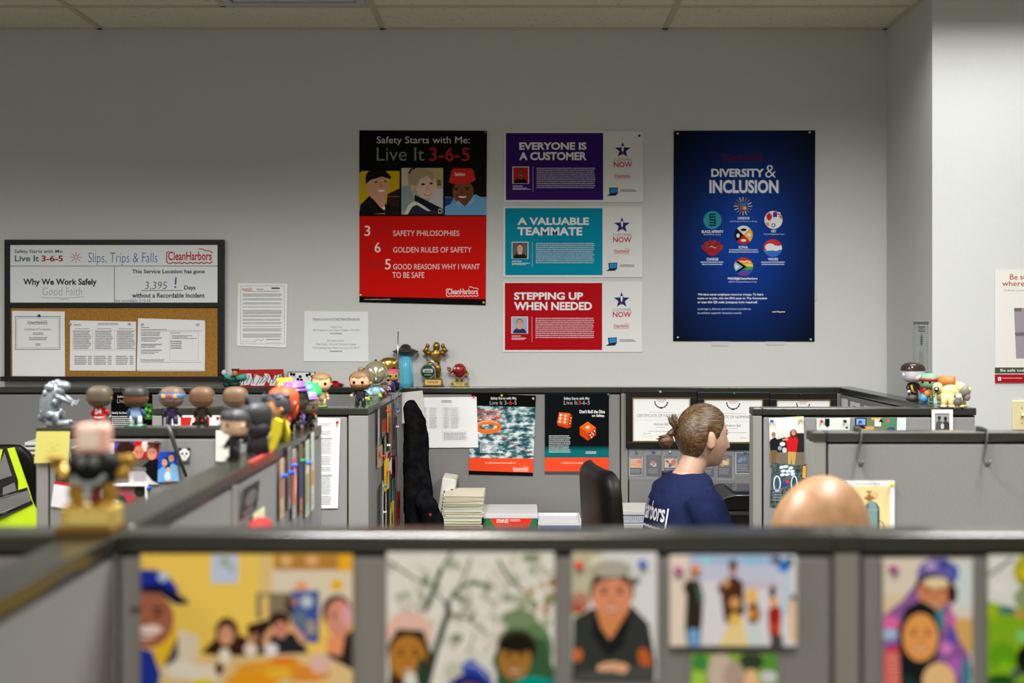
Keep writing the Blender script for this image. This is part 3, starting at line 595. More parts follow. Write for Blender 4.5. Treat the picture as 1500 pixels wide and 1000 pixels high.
a.text('Safety Starts with Me:', 826, 863.5, 581.4, 586.3, (220, 220, 220), .01); a.text('Live It', 826, 846, 586.6, 592.3, (170, 170, 170), -.006); a.text('3', 847, 850.5, 586.6, 592.3, (220, 50, 40)); a.text('-6-5', 851, 864, 586.6, 592.3, (170, 170, 170), -.006)
a.text("Don't Roll the Dice", 849, 886, 600, 605, (240, 240, 240), .03); a.text('on Safety.', 867, 885.6, 606.6, 611.2, (240, 240, 240), .03)
a.poly([(815.5, 619), (819, 603.5), (835, 605), (838.3, 609), (836.5, 625), (831, 627), (817, 623)], (190, 62, 15)); a.poly([(819, 603.5), (835, 605), (831.5, 622.5), (817, 619.5)], (225, 95, 25)); a.poly([(835.5, 606), (838, 609.5), (836.3, 624.5), (832.2, 622.5)], (150, 40, 10))
for i in range(2):
    for j in range(3): a.ell(821.5+i*7-j*.8, 607.8+j*4.6+i*.8, 1.9, 1.5, (240, 235, 230))
for j in range(3): a.ell(836.2-j*.7, 612+j*4, .7, 1.1, (235, 225, 215))
a.poly([(849, 625), (861, 617), (873, 626), (873, 637), (861, 645), (849.5, 637)], (195, 65, 15)); a.poly([(849.5, 625), (861, 617.5), (872.5, 626.2), (861.5, 634)], (225, 100, 30)); a.poly([(861.5, 634.5), (872.8, 627), (872.5, 637), (861.3, 644)], (160, 45, 10)); a.ell(861, 625.5, 2.6, 1.9, (240, 235, 230))
for x, y in ((864.5, 637), (866.8, 633.5), (869, 636), (866.6, 640), (870.6, 631)): a.ell(x, y, .9, 1.3, (235, 225, 215))
a.ell(845, 651, 11, 1.8, (4, 20, 22)); a.greek(804, 637.6, 836, 664, 9, (200, 205, 205), 6, bw=6, ragged=.1, fill=.38); a.greek(858, 661, 874, 665, 2, (200, 205, 205), 8); a.text('1. Safety must be actively managed.', 822, 867, 676, 679.4, (240, 220, 215), .01)
a.done('poster', 'black and orange poster with two amber dice on the cubicle panel', 'poster', Y=YB3); pin(891, 577.5, YB3-.002, 'green', 'at the top corner of the dice poster')
# framed certificates
def certificate(x0, y0, x1, y1, label, extra):
    Y = YB3; p = P((x0+x1)/2, (y0+y1)/2, Y); s = F/Y
    t = thing('framed_certificate', label, 'certificate', p, 0, 'framed certificates in a row')
    w_ = (x1-x0)/2/s; h = (y1-y0)/2/s; f = 9.2/s; b = MB()
    for q in ((-w_, w_, h-f, h), (-w_, w_, -h, -h+f), (-w_, -w_+f, -h+f, h-f), (w_-f, w_, -h+f, h-f)): b.span(q[0], q[1], -.016, 0, q[2], q[3], mat(20, 20, 17, .4), .002)
    b.build('frame', t)
    b = MB(); g = 1.3/s; i0 = w_-f; j0 = h-f
    for q in ((-i0, i0, j0-g, j0), (-i0, i0, -j0, -j0+g), (-i0, -i0+g, -j0+g, j0-g), (i0-g, i0, -j0+g, j0-g)): b.span(q[0], q[1], -.013, -.002, q[2], q[3], mat(150, 128, 60, .35, .6))
    b.build('gold_fillet', t)
    a = sheet(x0+9, y0+9, x1-9, y1-9, Y, (232, 232, 230), k=1.25, t=.004); cx = (x0+x1)/2
    a.greek(cx-7, y0+13, cx+7, y0+14.5, 1, (190, 60, 70), 3, align='c', ragged=.05); a.greek(cx-5, y0+15.5, cx+5, y0+17, 1, (120, 120, 125), 4, align='c')
    arc = [(cx+9*cos(R(q)), y0+16+8.5*sin(R(q))) for q in range(0, 181, 12)]; a.stroke(arc, 1.1, (60, 60, 62)); a.ell(cx, y0+25, 1.8, 1.5, (25, 25, 28))
    for q in range(10, 180, 24): a.ell(cx+9.4*cos(R(q)), y0+16+9*sin(R(q)), 1, 1.5, (50, 50, 54), rot=q)
    a.greek(cx-18, y0+31, cx+18, y0+32.5, 1, (215, 160, 165), 6, align='c', ragged=.05); a.text('CERTIFICATE OF NOMINATION', cx-36, cx+36, y0+34.2, y0+38.4, (95, 95, 98), -.002); a.greek(cx-40, y0+42.5, cx+40, y0+43.4, 1, (190, 190, 194), 7, align='c')
    a.text('Andrew Ball', cx-11, cx+11, y0+47, y0+50.6, (85, 85, 90), 0, .25); a.greek(cx-7, y0+53, cx+7, y0+54.4, 1, (160, 160, 164), 8, align='c'); a.greek(cx-20, y0+59, cx+20, y0+60, 1, (120, 120, 124), 9, align='c', ragged=.02)
    a.stroke([(cx-26, y0+64), (cx-24, y0+60.5), (cx-22, y0+64), (cx-19, y0+62), (cx-15, y0+63)], .5, (110, 110, 116)); a.greek(cx-30, y0+66.5, cx-12, y0+67.4, 1, (170, 170, 174), 10); a.greek(cx+10, y0+66.5, cx+20, y0+67.8, 1, (120, 120, 125), 11)
    a.done('certificate_paper', loc=(0, -.002, 0), parent=t)
certificate(916.5, 572, 1020.3, 655.6, 'black-framed certificate partly hidden by the ponytail', 0); certificate(1020.9, 574, 1126.3, 657.2, 'black-framed certificate behind the woman\'s face', 0); certificate(1126.9, 575, 1225, 658, 'black-framed certificate whose top shows over the nearer cubicle panel', 0)
pin(967, 573.5, YB3-.016, 'clear', 'at the top of the certificate by the ponytail'); pin(1075, 576, YB3-.016, 'green', 'at the top of the certificate behind the woman\'s face'); pin(1172, 578, YB3-.016, 'black', 'at the top of the third certificate')
# trading cards in clear sleeves
SLV = mat(200, 205, 215, .15, k=1.0, alpha=.13)
cards = [((920, 657, 942, 702), (921.5, 668, 941.5, 696.5), [(205, 175, 120), (225, 150, 90), (200, 120, 60)], (190, 185, 175), 'pale beast card in a clear sleeve, first below the certificates', 'green', 932),
 ((943.5, 657, 968, 702), (947, 667, 968, 697), [(70, 62, 52), (160, 110, 70), (220, 220, 215)], (30, 28, 26), 'dark card with a white armoured shape in a clear sleeve', 'blue', 957),
 ((969.5, 657, 996, 702), (972, 668, 993.5, 697), [(215, 190, 150), (190, 90, 80), (60, 60, 90)], (150, 140, 130), 'cream and red card in a clear sleeve under the ponytail', 'clear', 981),
 ((1022, 660, 1047, 702), (1026, 669, 1046, 698), [(120, 120, 128), (80, 80, 90), (160, 150, 140)], (60, 62, 70), 'grey card in a clear sleeve mostly hidden by the woman\'s chin', 'white', 1036),
 ((1049, 657, 1075.5, 703.5), (1051, 667, 1072, 698.5), [(90, 85, 60), (205, 150, 80), (230, 200, 150)], (45, 42, 36), 'olive card with a golden figure in a clear sleeve', 'blue', 1061),
 ((1076.5, 658, 1100, 697), (1077, 661.5, 1099, 694.5), [(40, 48, 66), (95, 130, 160), (60, 80, 110)], (210, 210, 212), 'dark blue card with a white rim, last of the row', 'teal', 1091)]
for i, (sl, cd, cl, rim, lb, pc, px) in enumerate(cards):
    t = thing('trading_card', lb, 'card', P((cd[0]+cd[2])/2, (cd[1]+cd[3])/2, YB3), 0, 'cards pinned under the certificates')
    a = Art([(cd[0], cd[1]), (cd[2], cd[1]+(1 if i == 5 else 0)), (cd[2]-(1.2 if i == 5 else 0), cd[3]+1), (cd[0], cd[3])], F/YB3, (24, 24, 26), k=1.2, t=.0012); x0, y0, x1, y1 = cd; r = random.Random(50+i)
    a.poly([(x0, y0+1), (x1, y0+1), (x1-.6, y1), (x0, y1)], rim); a.rect(x0+1, y0+1.5, x1-1.2, y1-1, (32, 30, 30)); a.rect(x0+1.6, y0+3.5, x1-1.8, y0+17, cl[0])
    for k in range(5): a.ell(x0+5+r.random()*(x1-x0-10), y0+7+r.random()*7, 2+r.random()*2.6, 1.2+r.random()*2.2, cl[1+k % 2], rot=r.random()*90)
    a.greek(x0+2, y0+1.8, x1-3, y0+3, 1, (150, 140, 120), 60+i, bw=3); a.greek(x0+2.4, y0+19, x1-3, y1-3, 4, (130, 130, 134), 70+i, bw=4); a.done('card_face', loc=(0, -.0004, 0), parent=t)
    s = F/YB3; b = MB(); m_ = ((cd[0]+cd[2])/2, (cd[1]+cd[3])/2); b.span((sl[0]-m_[0])/s, (sl[2]-m_[0])/s, -.0032, -.0026, -(sl[3]-m_[1])/s, -(sl[1]-m_[1])/s, SLV); b.build('sleeve', t)
    pin(px, 661.5, YB3-.0034, pc, 'holding the %s' % lb.split(' in a')[0].split(' with')[0])
# root cause poster, behind the jersey figurines
a = sheet(163, 575, 223, 626, YB3, BK, k=1.2); a.text('Safety Starts', 172, 196, 579, 583, (215, 215, 215), .01); a.text('Live It 3-6-5', 172, 206, 583.6, 590, (170, 170, 170), -.006); a.text('Identify the Root Cause', 149+15, 195, 602.5, 607, (235, 235, 235), .02); a.greek(164, 609, 196, 626, 6, (215, 215, 215), 3, bw=5)
a.rect(212, 591, 222.5, 614, (60, 120, 40))
for i in range(7): a.ell(213+i*1.4, 594+(i*5) % 18, 2.2, 1.6, (130, 190, 60) if i % 2 else (25, 60, 25))
a.done('poster', 'black root cause poster on the cubicle panel behind the jersey-wearing vinyl figures', 'poster', Y=YB3)

# ------------------------------------------------------------------ prints on the panel under the bearded figure (document) and beside it
Y3 = YL3-TH/2+.0008
a = quad((466, 612), (498.5, 613), (495, 744), (463, 744.5), Y=Y3, col=(222, 222, 222), k=.95)
for i, (y0, n) in enumerate(((620, 2), (631, 3), (642, 10), (668, 6), (684, 3), (697, 12), (726, 6))): a.greek(467, y0, 486, y0+n*2.3, n, (140, 140, 146), 80+i, bw=4)
for y in (641, 695): a.rect(466, y, 487, y+1.6, (150, 150, 156))
a.done('document', 'long white typed document hung on the panel below the bearded vinyl figure', 'paper', Y=Y3); pin(494.5, 618, Y3-.001, 'red', 'on the long white document')
a = sheet(252, 608, 328, 632, Y3, (228, 226, 224), k=.95); a.rect(265, 611, 307, 626, (190, 40, 36)); a.poly([(278, 626), (281, 611), (286, 612), (284, 626)], (225, 205, 195)); a.poly([(281, 620), (290, 615), (300, 618), (300, 626), (283, 626)], (35, 25, 25)); a.ell(319, 612.5, 2.2, 2.4, (200, 40, 40)); a.stroke([(319, 614), (319.5, 624)], .5, (70, 110, 60))
a.done('picture_print', 'white print with a red block and a small red flower behind the brown-haired figures', 'print', Y=Y3)

# ------------------------------------------------------------------ things on the panel of the jersey figures
Y2 = YL2-TH/2+.0008
def blob(a, items):
    for it in items: a.ell(*it[:4], it[4], rot=it[5] if len(it) > 5 else 0)
t = Art([(54, 631.5), (103, 631.5), (100.5, 677), (50.5, 678)], F/(Y2-.004), (228, 220, 122), k=.82); t.stroke([(70, 652), (76, 648), (78, 654), (84, 651), (90, 653)], .5, (190, 180, 95)); t.stroke([(66, 660), (74, 662), (88, 659)], .5, (195, 186, 100)); t.text('TS', 74, 82, 655, 662, (195, 186, 100), -.02)
t.done('sticky_note', 'large pale yellow sticky note on the panel end', 'sticky note', Y=Y2-.004)
a = sheet(150, 646, 233, 709, Y2, (120, 60, 50), k=1.0)
a.rect(150, 646, 233, 670, (165, 40, 40)); a.rect(166, 646, 196, 668, (75, 40, 28)); a.rect(160, 648, 168, 664, (225, 200, 190)); blob(a, [(172, 652, 4, 5, (60, 70, 170)), (193, 652, 4, 6, (60, 60, 160)), (203, 650, 6, 8, (190, 25, 30)), (197, 660, 5, 4, (225, 215, 215)), (213, 652, 5, 9, (225, 205, 200)), (222, 650, 5, 7, (200, 150, 100))])
blob(a, [(185, 668, 12, 14, (120, 70, 45)), (185, 656, 13, 9, (50, 28, 20))]); a.poly([(150, 709), (152, 695), (180, 680), (205, 678), (233, 706), (233, 709)], (208, 200, 202)); a.poly([(190, 690), (195, 676), (216, 672), (222, 690), (208, 690)], (84, 86, 74)); a.poly([(207, 684), (222, 672), (233, 672), (233, 708), (224, 704)], (18, 18, 20))
a.face(204, 663, 6.5, (205, 125, 95), (190, 130, 100)); a.face(223, 664, 7, (215, 140, 118), (120, 70, 55)); a.greek(196, 684, 216, 706, 12, (160, 150, 155), 5, bw=6); a.poly([(160, 700), (172, 686), (188, 690), (190, 707), (165, 709)], (120, 118, 118))
a.done('photo_print', 'colour snapshot of a laughing group, one in a white patterned shirt, on the panel', 'photo', Y=Y2)
a = Art([(232.5, 661.5), (258, 661), (263, 704), (231, 706)], F/(Y2-.001), (28, 78, 185), k=1.0); blob(a, [(255, 668, 8, 7, (20, 55, 150))])
a.poly([(231, 706), (232, 688), (240, 682), (246, 690), (248, 706)], (110, 165, 220)); a.poly([(246, 706), (248, 684), (253, 678), (261, 682), (263, 704)], (130, 185, 225)); blob(a, [(243, 674, 4.6, 4.4, (35, 28, 26)), (251.5, 668, 4.3, 4.5, (60, 40, 30))]); a.face(241.5, 677, 4, (215, 165, 135)); a.face(251.5, 671, 4, (220, 160, 130)); blob(a, [(247, 684, 3, 4, (40, 26, 22)), (247, 688, 3.2, 4.5, (225, 170, 140)), (246, 697, 5, 7, (205, 225, 235)), (249, 704, 4, 2, (215, 160, 135))])
a.done('photo_print', 'blue studio snapshot of two people in pale blue shirts on the panel', 'photo', Y=Y2-.001)
a = sheet(262, 655.5, 279, 677, Y2, (84, 86, 84), k=1.0); blob(a, [(270.5, 664, 7.5, 7.5, (228, 228, 226)), (270.5, 671, 4, 3.5, (215, 215, 213)), (264.5, 657.5, 2.4, 2.2, (30, 30, 30)), (276.5, 657.5, 2.4, 2.2, (30, 30, 30)), (267.5, 664, 1.6, 2, (25, 25, 25), 30), (273.6, 664, 1.6, 2, (25, 25, 25), -30), (270.5, 667.5, 1.3, .9, (25, 25, 25))])
a.done('sticker', 'small grey sticker with a white panda face', 'sticker', Y=Y2)
a = Art([(316.5, 630), (341, 631), (340, 677), (316, 675)], F/(Y2-.001), (214, 213, 200), k=1.0); a.greek(320, 652, 336, 658, 2, (190, 188, 176), 4); a.done('note_paper', 'cream blank note on the panel behind the pale-faced vinyl figure', 'paper', Y=Y2-.001)
a = Art([(80, 704), (117, 709.5), (112, 747), (75, 741)], F/Y2, (222, 221, 224), k=1.0); a.poly([(80, 704), (117, 709.5), (116.4, 714), (79.4, 708.5)], (190, 30, 40))
for i in range(6): a.stroke([(79-i*.7, 716+i*4), (115-i*.8, 721+i*4)], .3, (200, 200, 205))
a.done('notepad', 'white note block with a red top edge on the panel behind the gold trophy', 'notepad', Y=Y2)
a = sheet(82, 690, 101, 706, Y2, (42, 42, 42), k=1.0); a.ell(95, 694, 3, 3, (220, 60, 40)); a.greek(84, 698, 98, 703, 2, (130, 130, 130), 4); a.done('badge_card', 'small black card with an orange dot above the note block', 'card', Y=Y2)
s_ = F/Y2; p = P(183, 739, Y2); t = thing('framed_picture', 'white-framed red and green picture low on the panel', 'picture', p); b = MB(); w_ = 34/s_; h = 30/s_; f = 3/s_
for q in ((-w_, w_, h-.8*f, h+.3*f), (-w_, w_, -h, -h+f), (-w_, -w_+f, -h+f, h-.8*f), (w_-f, w_, -h+f, h-.8*f)): b.span(q[0], q[1], -.01, 0, q[2], q[3], mat(232, 232, 230, .4), .001)
b.build('frame', t); a = sheet(150, 711, 216, 768, Y2, (120, 95, 80), k=1.0)
blob(a, [(160, 722, 7, 7, (150, 110, 60)), (172, 728, 8, 9, (110, 80, 70)), (186, 722, 18, 8, (150, 90, 100)), (205, 720, 8, 8, (40, 50, 38)), (182, 730, 16, 6, (185, 65, 75)), (176, 731, 10, 6, (50, 70, 60), 20), (170, 733, 5, 2, (150, 190, 150), 20)]); a.done('picture', loc=(0, -.001, 0), parent=t)
pin(118, 650.5, Y2+.0025, 'green', 'on the panel near the sticky note'); pin(116, 712, Y2-.001, 'blue', 'at the corner of the red-topped note block'); pin(219, 714, Y2, 'blue', 'beside the white-framed picture')
b = MB(); b.tube([P(246, 622, Y2-.02), P(252, 640, Y2-.02), P(260, 664, Y2-.015), P(273, 698, Y2-.008)], [.006, .006, .0055, .004], mat(62, 64, 62, .35, .3))
tag(b.build('coat_hook', None), 'dark grey rod hooked over the panel beside the blue snapshot', 'hook')
b = MB(); c0 = P(226, 649, Y2-.006); b.box((0, 0, 0), (.036, .008, .006), mat(34, 38, 38, .4), .002); tag(b.build('panel_clip', None, c0), 'small dark clip above the laughing group snapshot', 'clip')

# ------------------------------------------------------------------ prints on the panel behind the bald head
Y1 = YR1-TH/2+.0008
a = Art([(1126, 612), (1177, 609.5), (1178, 681), (1128, 682)], F/Y1, (196, 200, 186), k=1.0)
a.poly([(1126, 612), (1177, 609.5), (1177.3, 634), (1126.8, 640)], (205, 207, 196)); a.ell(1152, 622, 16, 9, (225, 226, 218)); a.poly([(1158, 634), (1177.3, 634), (1178, 664), (1158, 664)], (40, 36, 34)); a.poly([(1127, 646), (1150, 640), (1158, 662), (1128, 664)], (34, 34, 36)); a.poly([(1127, 662), (1178, 662), (1178, 681), (1128, 682)], (112, 100, 84)); blob(a, [(1146, 650, 4, 3, (210, 210, 206)), (1142, 656, 3, 3, (130, 150, 190)), (1149, 659, 3.5, 4, (190, 185, 170))])
a.poly([(1150, 642), (1158, 638), (1166, 638), (1169, 645), (1166, 664), (1154, 662), (1152, 650)], (190, 28, 36)); a.poly([(1154, 661), (1166, 662), (1164, 680), (1160, 680), (1159, 668), (1158, 680), (1154, 680)], (185, 150, 85)); a.ell(1162, 635, 5.2, 6.5, (80, 48, 32)); a.face(1162, 633.5, 3, (205, 140, 110)); a.stroke([(1154, 643), (1146, 644)], 2.4, (205, 140, 110))
a.poly([(1128, 644), (1135, 640), (1140, 645), (1139, 660), (1129, 660)], (28, 28, 32)); a.poly([(1129, 659), (1138, 659), (1136, 681), (1130, 681)], (110, 85, 50)); a.face(1133, 637, 2.6, (170, 115, 90), (40, 30, 26))
a.done('photo_print', 'snapshot of a person in a red shirt and tan trousers beside a person in black', 'photo', Y=Y1); pin(1130, 616, Y1-.001, 'blue', 'on the red-shirt snapshot'); pin(1172, 614, Y1-.001, 'yellow', 'on the red-shirt snapshot')
CAMO = var_mat('camo_print', (.015, .03, .03), (.10, .14, .12), 90, .5, detail=4, spec=.04)
a = Art([(1131, 677), (1176, 682), (1172, 748), (1128, 740)], F/(Y1-.001), CAMO, k=1.0); WB = (205, 212, 235)
for i, (x, y) in enumerate(((1145, 684), (1151, 683), (1158, 685), (1147, 689.5), (1154, 689.5), (1160, 690), (1146, 695), (1153, 694.5), (1161, 694))): a.ell(x, y, 3.6, 2.2, WB, rot=-12)
a.ell(1138, 708, 5.5, 12, WB); a.ell(1138, 708, 3.8, 10, (60, 80, 90)); a.ell(1163, 708, 5, 12, WB); a.ell(1163, 708, 3.4, 10, (50, 70, 80)); a.ell(1150, 708, 4, 4, (40, 60, 150)); a.ell(1153, 705, 2.6, 2.6, (190, 60, 50)); a.greek(1132, 715, 1146, 735, 5, (120, 130, 140), 4)
a.done('postcard', 'dark green camouflage postcard with white bubble writing behind the bald head', 'postcard', Y=Y1-.001)
a = Art([(1174, 679), (1180, 679), (1180, 700), (1174, 699)], F/Y1, (222, 158, 40), k=1.0); a.rect(1174, 679, 1180, 682, (40, 32, 25)); a.done('bookmark', 'narrow orange strip with a dark end beside the camouflage postcard', 'bookmark', Y=Y1)
a = Art([(1182, 670), (1190, 669), (1189, 697), (1181, 696)], F/Y1, (110, 92, 84), k=1.0); a.rect(1182, 688, 1189, 691, (225, 222, 218)); a.done('bookmark', 'narrow brown strip with a white line beside the panel end', 'bookmark', Y=Y1)
a = Art([(1196, 613), (1245, 611.5), (1244, 648), (1196, 646)], F/Y1, (206, 210, 202), k=1.0); a.poly([(1208, 613), (1215, 613), (1215, 623), (1211.5, 626), (1208, 622)], (24, 28, 26)); a.ell(1240, 626, 2.4, 1.6, (70, 70, 70)); a.done('picture_print', 'white print with a dark shield shape above the wire hook panel', 'print', Y=Y1); pin(1203, 616.5, Y1-.001, 'red', 'on the print with the dark shield'); pin(1237, 616.5, Y1-.001, 'black', 'on the print with the dark shield')
a = sheet(1252.5, 611.5, 1315, 648, Y1, (104, 118, 82), k=1.0); a.rect(1253, 612, 1268, 622, (120, 160, 225)); a.frame(1252.5, 611.5, 1269, 624, 1.6, (30, 30, 34)); a.rect(1276, 611.5, 1290, 614.5, (225, 165, 70)); a.rect(1281, 614, 1290, 624, (230, 230, 225)); a.rect(1294, 613, 1313, 624, (70, 130, 100)); a.rect(1253, 624, 1280, 648, (190, 150, 95)); blob(a, [(1300, 616, 3, 2.4, (190, 90, 70)), (1262, 626, 6, 2, (50, 35, 30)), (1305, 628, 6, 3, (50, 80, 110))]); a.poly([(1286, 618), (1290, 613), (1294, 618)], (40, 28, 22)); a.done('picture_print', 'colourful green and blue print above the wire hook panel', 'print', Y=Y1)
a = Art([(1314, 611.5), (1327, 611.5), (1326.5, 630), (1323, 634), (1313.5, 634)], F/(Y1-.0005), (222, 224, 222), k=1.0); a.ell(1320, 622, 5, 4, (180, 195, 205)); a.ell(1320, 622, 3.6, 2.8, (222, 224, 222)); a.done('note_paper', 'small white tag with a pale ring mark beside the colourful print', 'paper', Y=Y1-.0005)
p = P(1259, 617, Y1-.0005); pin(0, 0, 0, 'purple', 'on the blue corner of the colourful print', loc=p)
a = sheet(1364.5, 599.5, 1395.5, 641, Y1-.003, (222, 222, 218), k=1.0); a.rect(1369, 605, 1390.5, 630, (150, 150, 148)); a.greek(1369, 605.5, 1390, 607.5, 1, (70, 70, 70), 3); blob(a, [(1375.5, 612, 2.4, 3.2, (50, 50, 50)), (1384.5, 613, 2.4, 3.2, (45, 45, 45))]); a.poly([(1370, 630), (1371, 618), (1375, 615), (1380, 618), (1381, 630)], (82, 82, 82)); a.poly([(1380, 630), (1381, 618), (1385, 615.5), (1390, 619), (1390.5, 630)], (60, 60, 60)); a.ell(1380, 624, 2.6, 4, (190, 190, 188)); a.done('photo_print', 'white-bordered black and white photograph of two people hung over the panel rail', 'photo', Y=Y1-.003)
# gas cylinder poster and wire hooks on the closest of the far panels
Yr2 = YR2-TH/2+.0008
a = sheet(1232.5, 703.5, 1310, 800, Yr2, (226, 226, 224), k=1.05); a.rect(1237, 712, 1303, 800, (228, 205, 148)); a.text('Gas Cylinder Safety', 1252, 1290, 706.5, 710.3, (120, 122, 140)); BR = (150, 105, 60)
a.poly([(1266, 800), (1266, 744), (1270, 736), (1278, 733), (1284, 736), (1288, 744), (1288, 800)], (118, 150, 152)); a.poly([(1266, 800), (1266, 744), (1270, 736), (1272, 737), (1271, 800)], (70, 100, 104)); a.poly([(1282, 735), (1288, 744), (1288, 800), (1285, 800), (1285, 745)], (50, 66, 70)); a.stroke([(1267, 746), (1287, 746)], 1, (150, 178, 178))
a.rect(1270, 724, 1276, 734, BR); a.rect(1266, 727, 1280, 731, BR); a.rect(1268, 718.5, 1277, 721, BR); a.rect(1271.5, 720, 1274, 726, BR); a.stroke([(1280, 730), (1284, 728), (1285, 724), (1283, 722), (1279, 723), (1278, 727)], .9, BR); a.stroke([(1288, 762), (1293, 765), (1295, 772), (1291, 777), (1288, 775)], 1.2, (70, 60, 50))
a.done('poster', 'cream poster with a grey gas cylinder pinned behind the bald head', 'poster', Y=Yr2); pin(1237.5, 706.5, Yr2-.001, 'green', 'on the gas cylinder poster'); pin(1305, 709, Yr2-.001, 'yellow', 'on the gas cylinder poster')
for px, lb in ((1257, 'wire coat hook over the panel rail above the gas cylinder poster'), (1441, 'wire coat hook over the panel rail near the cream light switch')):
    p = P(px, 633, Yr2); s_ = F/Yr2; b = MB(); d = -.004
    b.tube([(.01, TH+.006, -.03), (.01, TH+.006, .005), (.009, TH*.5, .0055), (.008, d, .005), (.004, d-.001, -18/s_), (-.002, d-.002, -40/s_), (-.001, d-.012, -47/s_), (.001, d-.022, -46/s_), (.003, d-.03, -39/s_)], [(.006, .0022)]*9, mat(82, 84, 80, .4, .4), 8)
    tag(b.build('coat_hook', None, (p.x, Yr2, HP)), lb, 'hook')
# slips on the panel running from the back wall
Xs = XR1-TH/2+.0008
for i, (y, wd, h, c_, lb) in enumerate(((4.79, .09, .10, (214, 214, 216), 'pale blank slip next to the certificate frame'), (4.64, .13, .10, (205, 208, 214), 'slip with a green heading on the angled panel'), (4.46, .12, .09, (208, 208, 212), 'plain slip in the middle of the angled panel'), (4.27, .14, .075, (200, 200, 204), 'slip with a yellow pin on the angled panel'), (4.06, .12, .05, (205, 206, 206), 'low slip on the angled panel nearest the toys'))):
    a = Art([(0, 0), (wd*1000, 0), (wd*1000, h*1000), (0, h*1000)], 1000., c_, k=1.2); a.greek(wd*150, h*350, wd*850, h*800, 4, (120, 120, 126), 90+i)
    if i == 1: a.rect(40, 14, 75, 26, (30, 120, 110))
    a.done('note_slip', lb.replace('nearest', 'beside'), 'paper', loc=(Xs, y, HP-.045-h/2-i*.004), rot=(0, 0, -pi/2), group='slips on the angled panel')
pin(0, 0, 0, 'yellow', 'on the angled panel of slips', yaw=-pi/2, loc=(Xs-.001, 4.27, HP-.075)); pin(0, 0, 0, 'green', 'on the angled panel beside the toys', yaw=-pi/2, loc=(Xs-.001, 4.06, HP-.085))

# ------------------------------------------------------------------ family photographs on the blurred panel
YFp = YF-TH/2+.0008; KF = 1.28
def fphoto(x0, y0, x1, y1, bg, dy=.003, lift=0): return sheet(x0, y0, x1, y1, YFp-dy, bg, k=KF, t=.0015, rough=.4)
a = fphoto(207, 811, 517, 1017, (222, 190, 88)); YE = (226, 196, 96)
a.rect(380, 812, 400, 930, (205, 180, 120)); a.rect(400, 832, 516, 900, (205, 195, 178)); a.rect(402, 812, 516, 834, (165, 120, 55)); a.rect(496, 811, 516, 836, (222, 165, 40)); blob(a, [(420, 820, 9, 8, (205, 165, 110)), (458, 820, 10, 8, (210, 160, 110)), (442, 857, 9, 5, (225, 140, 60)), (494, 856, 9, 9, (215, 170, 40))])
a.rect(310, 808+4, 350, 853, (176, 190, 220)); blob(a, [(330, 822, 8, 8, (140, 165, 150)), (340, 832, 5, 6, (150, 170, 160))]); a.rect(376, 867, 430, 905, (120, 110, 90)); a.rect(384, 872, 394, 930, (215, 185, 110)); a.rect(428, 864, 468, 940, (60, 80, 150)); blob(a, [(450, 880, 9, 9, (175, 190, 205)), (425, 885, 6, 14, (50, 38, 36)), (432, 880, 5, 7, (160, 120, 110)), (456, 918, 8, 12, (150, 140, 130)), (440, 905, 10, 12, (90, 110, 130))])
a.poly([(228, 940), (260, 915), (258, 970), (226, 970)], (215, 175, 40)); a.poly([(240, 975), (262, 930), (275, 925), (268, 980)], (70, 72, 76)); a.poly([(262, 920), (292, 930), (290, 985), (240, 990), (262, 960)], (205, 195, 175))
a.poly([(295, 955), (320, 930), (360, 930), (372, 960), (330, 962)], (55, 30, 20)); a.ell(333, 925, 17, 22, (60, 38, 26)); a.face(332, 930, 11, (205, 150, 120)); a.poly([(370, 960), (362, 915), (395, 905), (400, 955)], (40, 28, 24)); blob(a, [(372, 935, 5, 10, (170, 120, 90), 30)])
a.poly([(390, 962), (400, 925), (440, 925), (455, 962)], (34, 36, 44)); a.ell(410, 908, 15, 13, (48, 32, 24)); a.face(412, 921, 10, (195, 125, 110)); a.stroke([(388, 945), (393, 928), (400, 922)], 9, (205, 150, 115)); a.stroke([(446, 940), (436, 925), (425, 915)], 9, (205, 155, 125))
a.poly([(470, 1017), (474, 960), (517, 920), (517, 1017)], (40, 34, 36)); a.ell(494, 895, 22, 25, (52, 32, 24)); a.face(497, 905, 19, (200, 135, 115), ay=1.5); a.poly([(478, 930), (505, 935), (500, 960), (480, 955)], (215, 140, 100)); blob(a, [(508, 900, 8, 16, (205, 150, 165))])
a.poly([(207, 1017), (207, 985), (240, 975), (300, 962), (380, 958), (470, 955), (517, 980), (517, 1017)], (205, 180, 130)); blob(a, [(400, 980, 55, 14, (215, 150, 45)), (370, 995, 40, 12, (220, 150, 30)), (450, 985, 35, 12, (205, 130, 45)), (300, 985, 28, 14, (215, 205, 190)), (268, 980, 26, 13, (210, 205, 195)), (330, 960, 9, 12, (225, 220, 205)), (368, 950, 10, 9, (220, 205, 200)), (398, 950, 10, 9, (215, 210, 220)), (322, 978, 6, 10, (80, 30, 26)), (300, 998, 16, 6, (205, 190, 40)), (470, 970, 16, 16, (205, 170, 160)), (418, 966, 22, 5, (205, 110, 30)), (410, 985, 20, 6, (235, 190, 60))])
a.poly([(207, 1017), (207, 948), (224, 952), (236, 985), (232, 1017)], (30, 48, 140)); a.face(216, 906, 40, (150, 92, 72), ay=1.05); a.rect(190, 870, 207, 1017, (222, 190, 88)) if 0 else None
a.ell(222, 921, 17, 7, (225, 205, 205)); a.poly([(207, 833), (232, 834), (252, 848), (262, 862), (260, 872), (230, 860), (207, 858)], (30, 45, 150)); a.poly([(207, 858), (232, 854), (258, 866), (276, 878), (277, 884), (258, 884), (235, 868), (207, 866)], (18, 20, 60)); blob(a, [(240, 844, 8, 7, (165, 185, 215))])
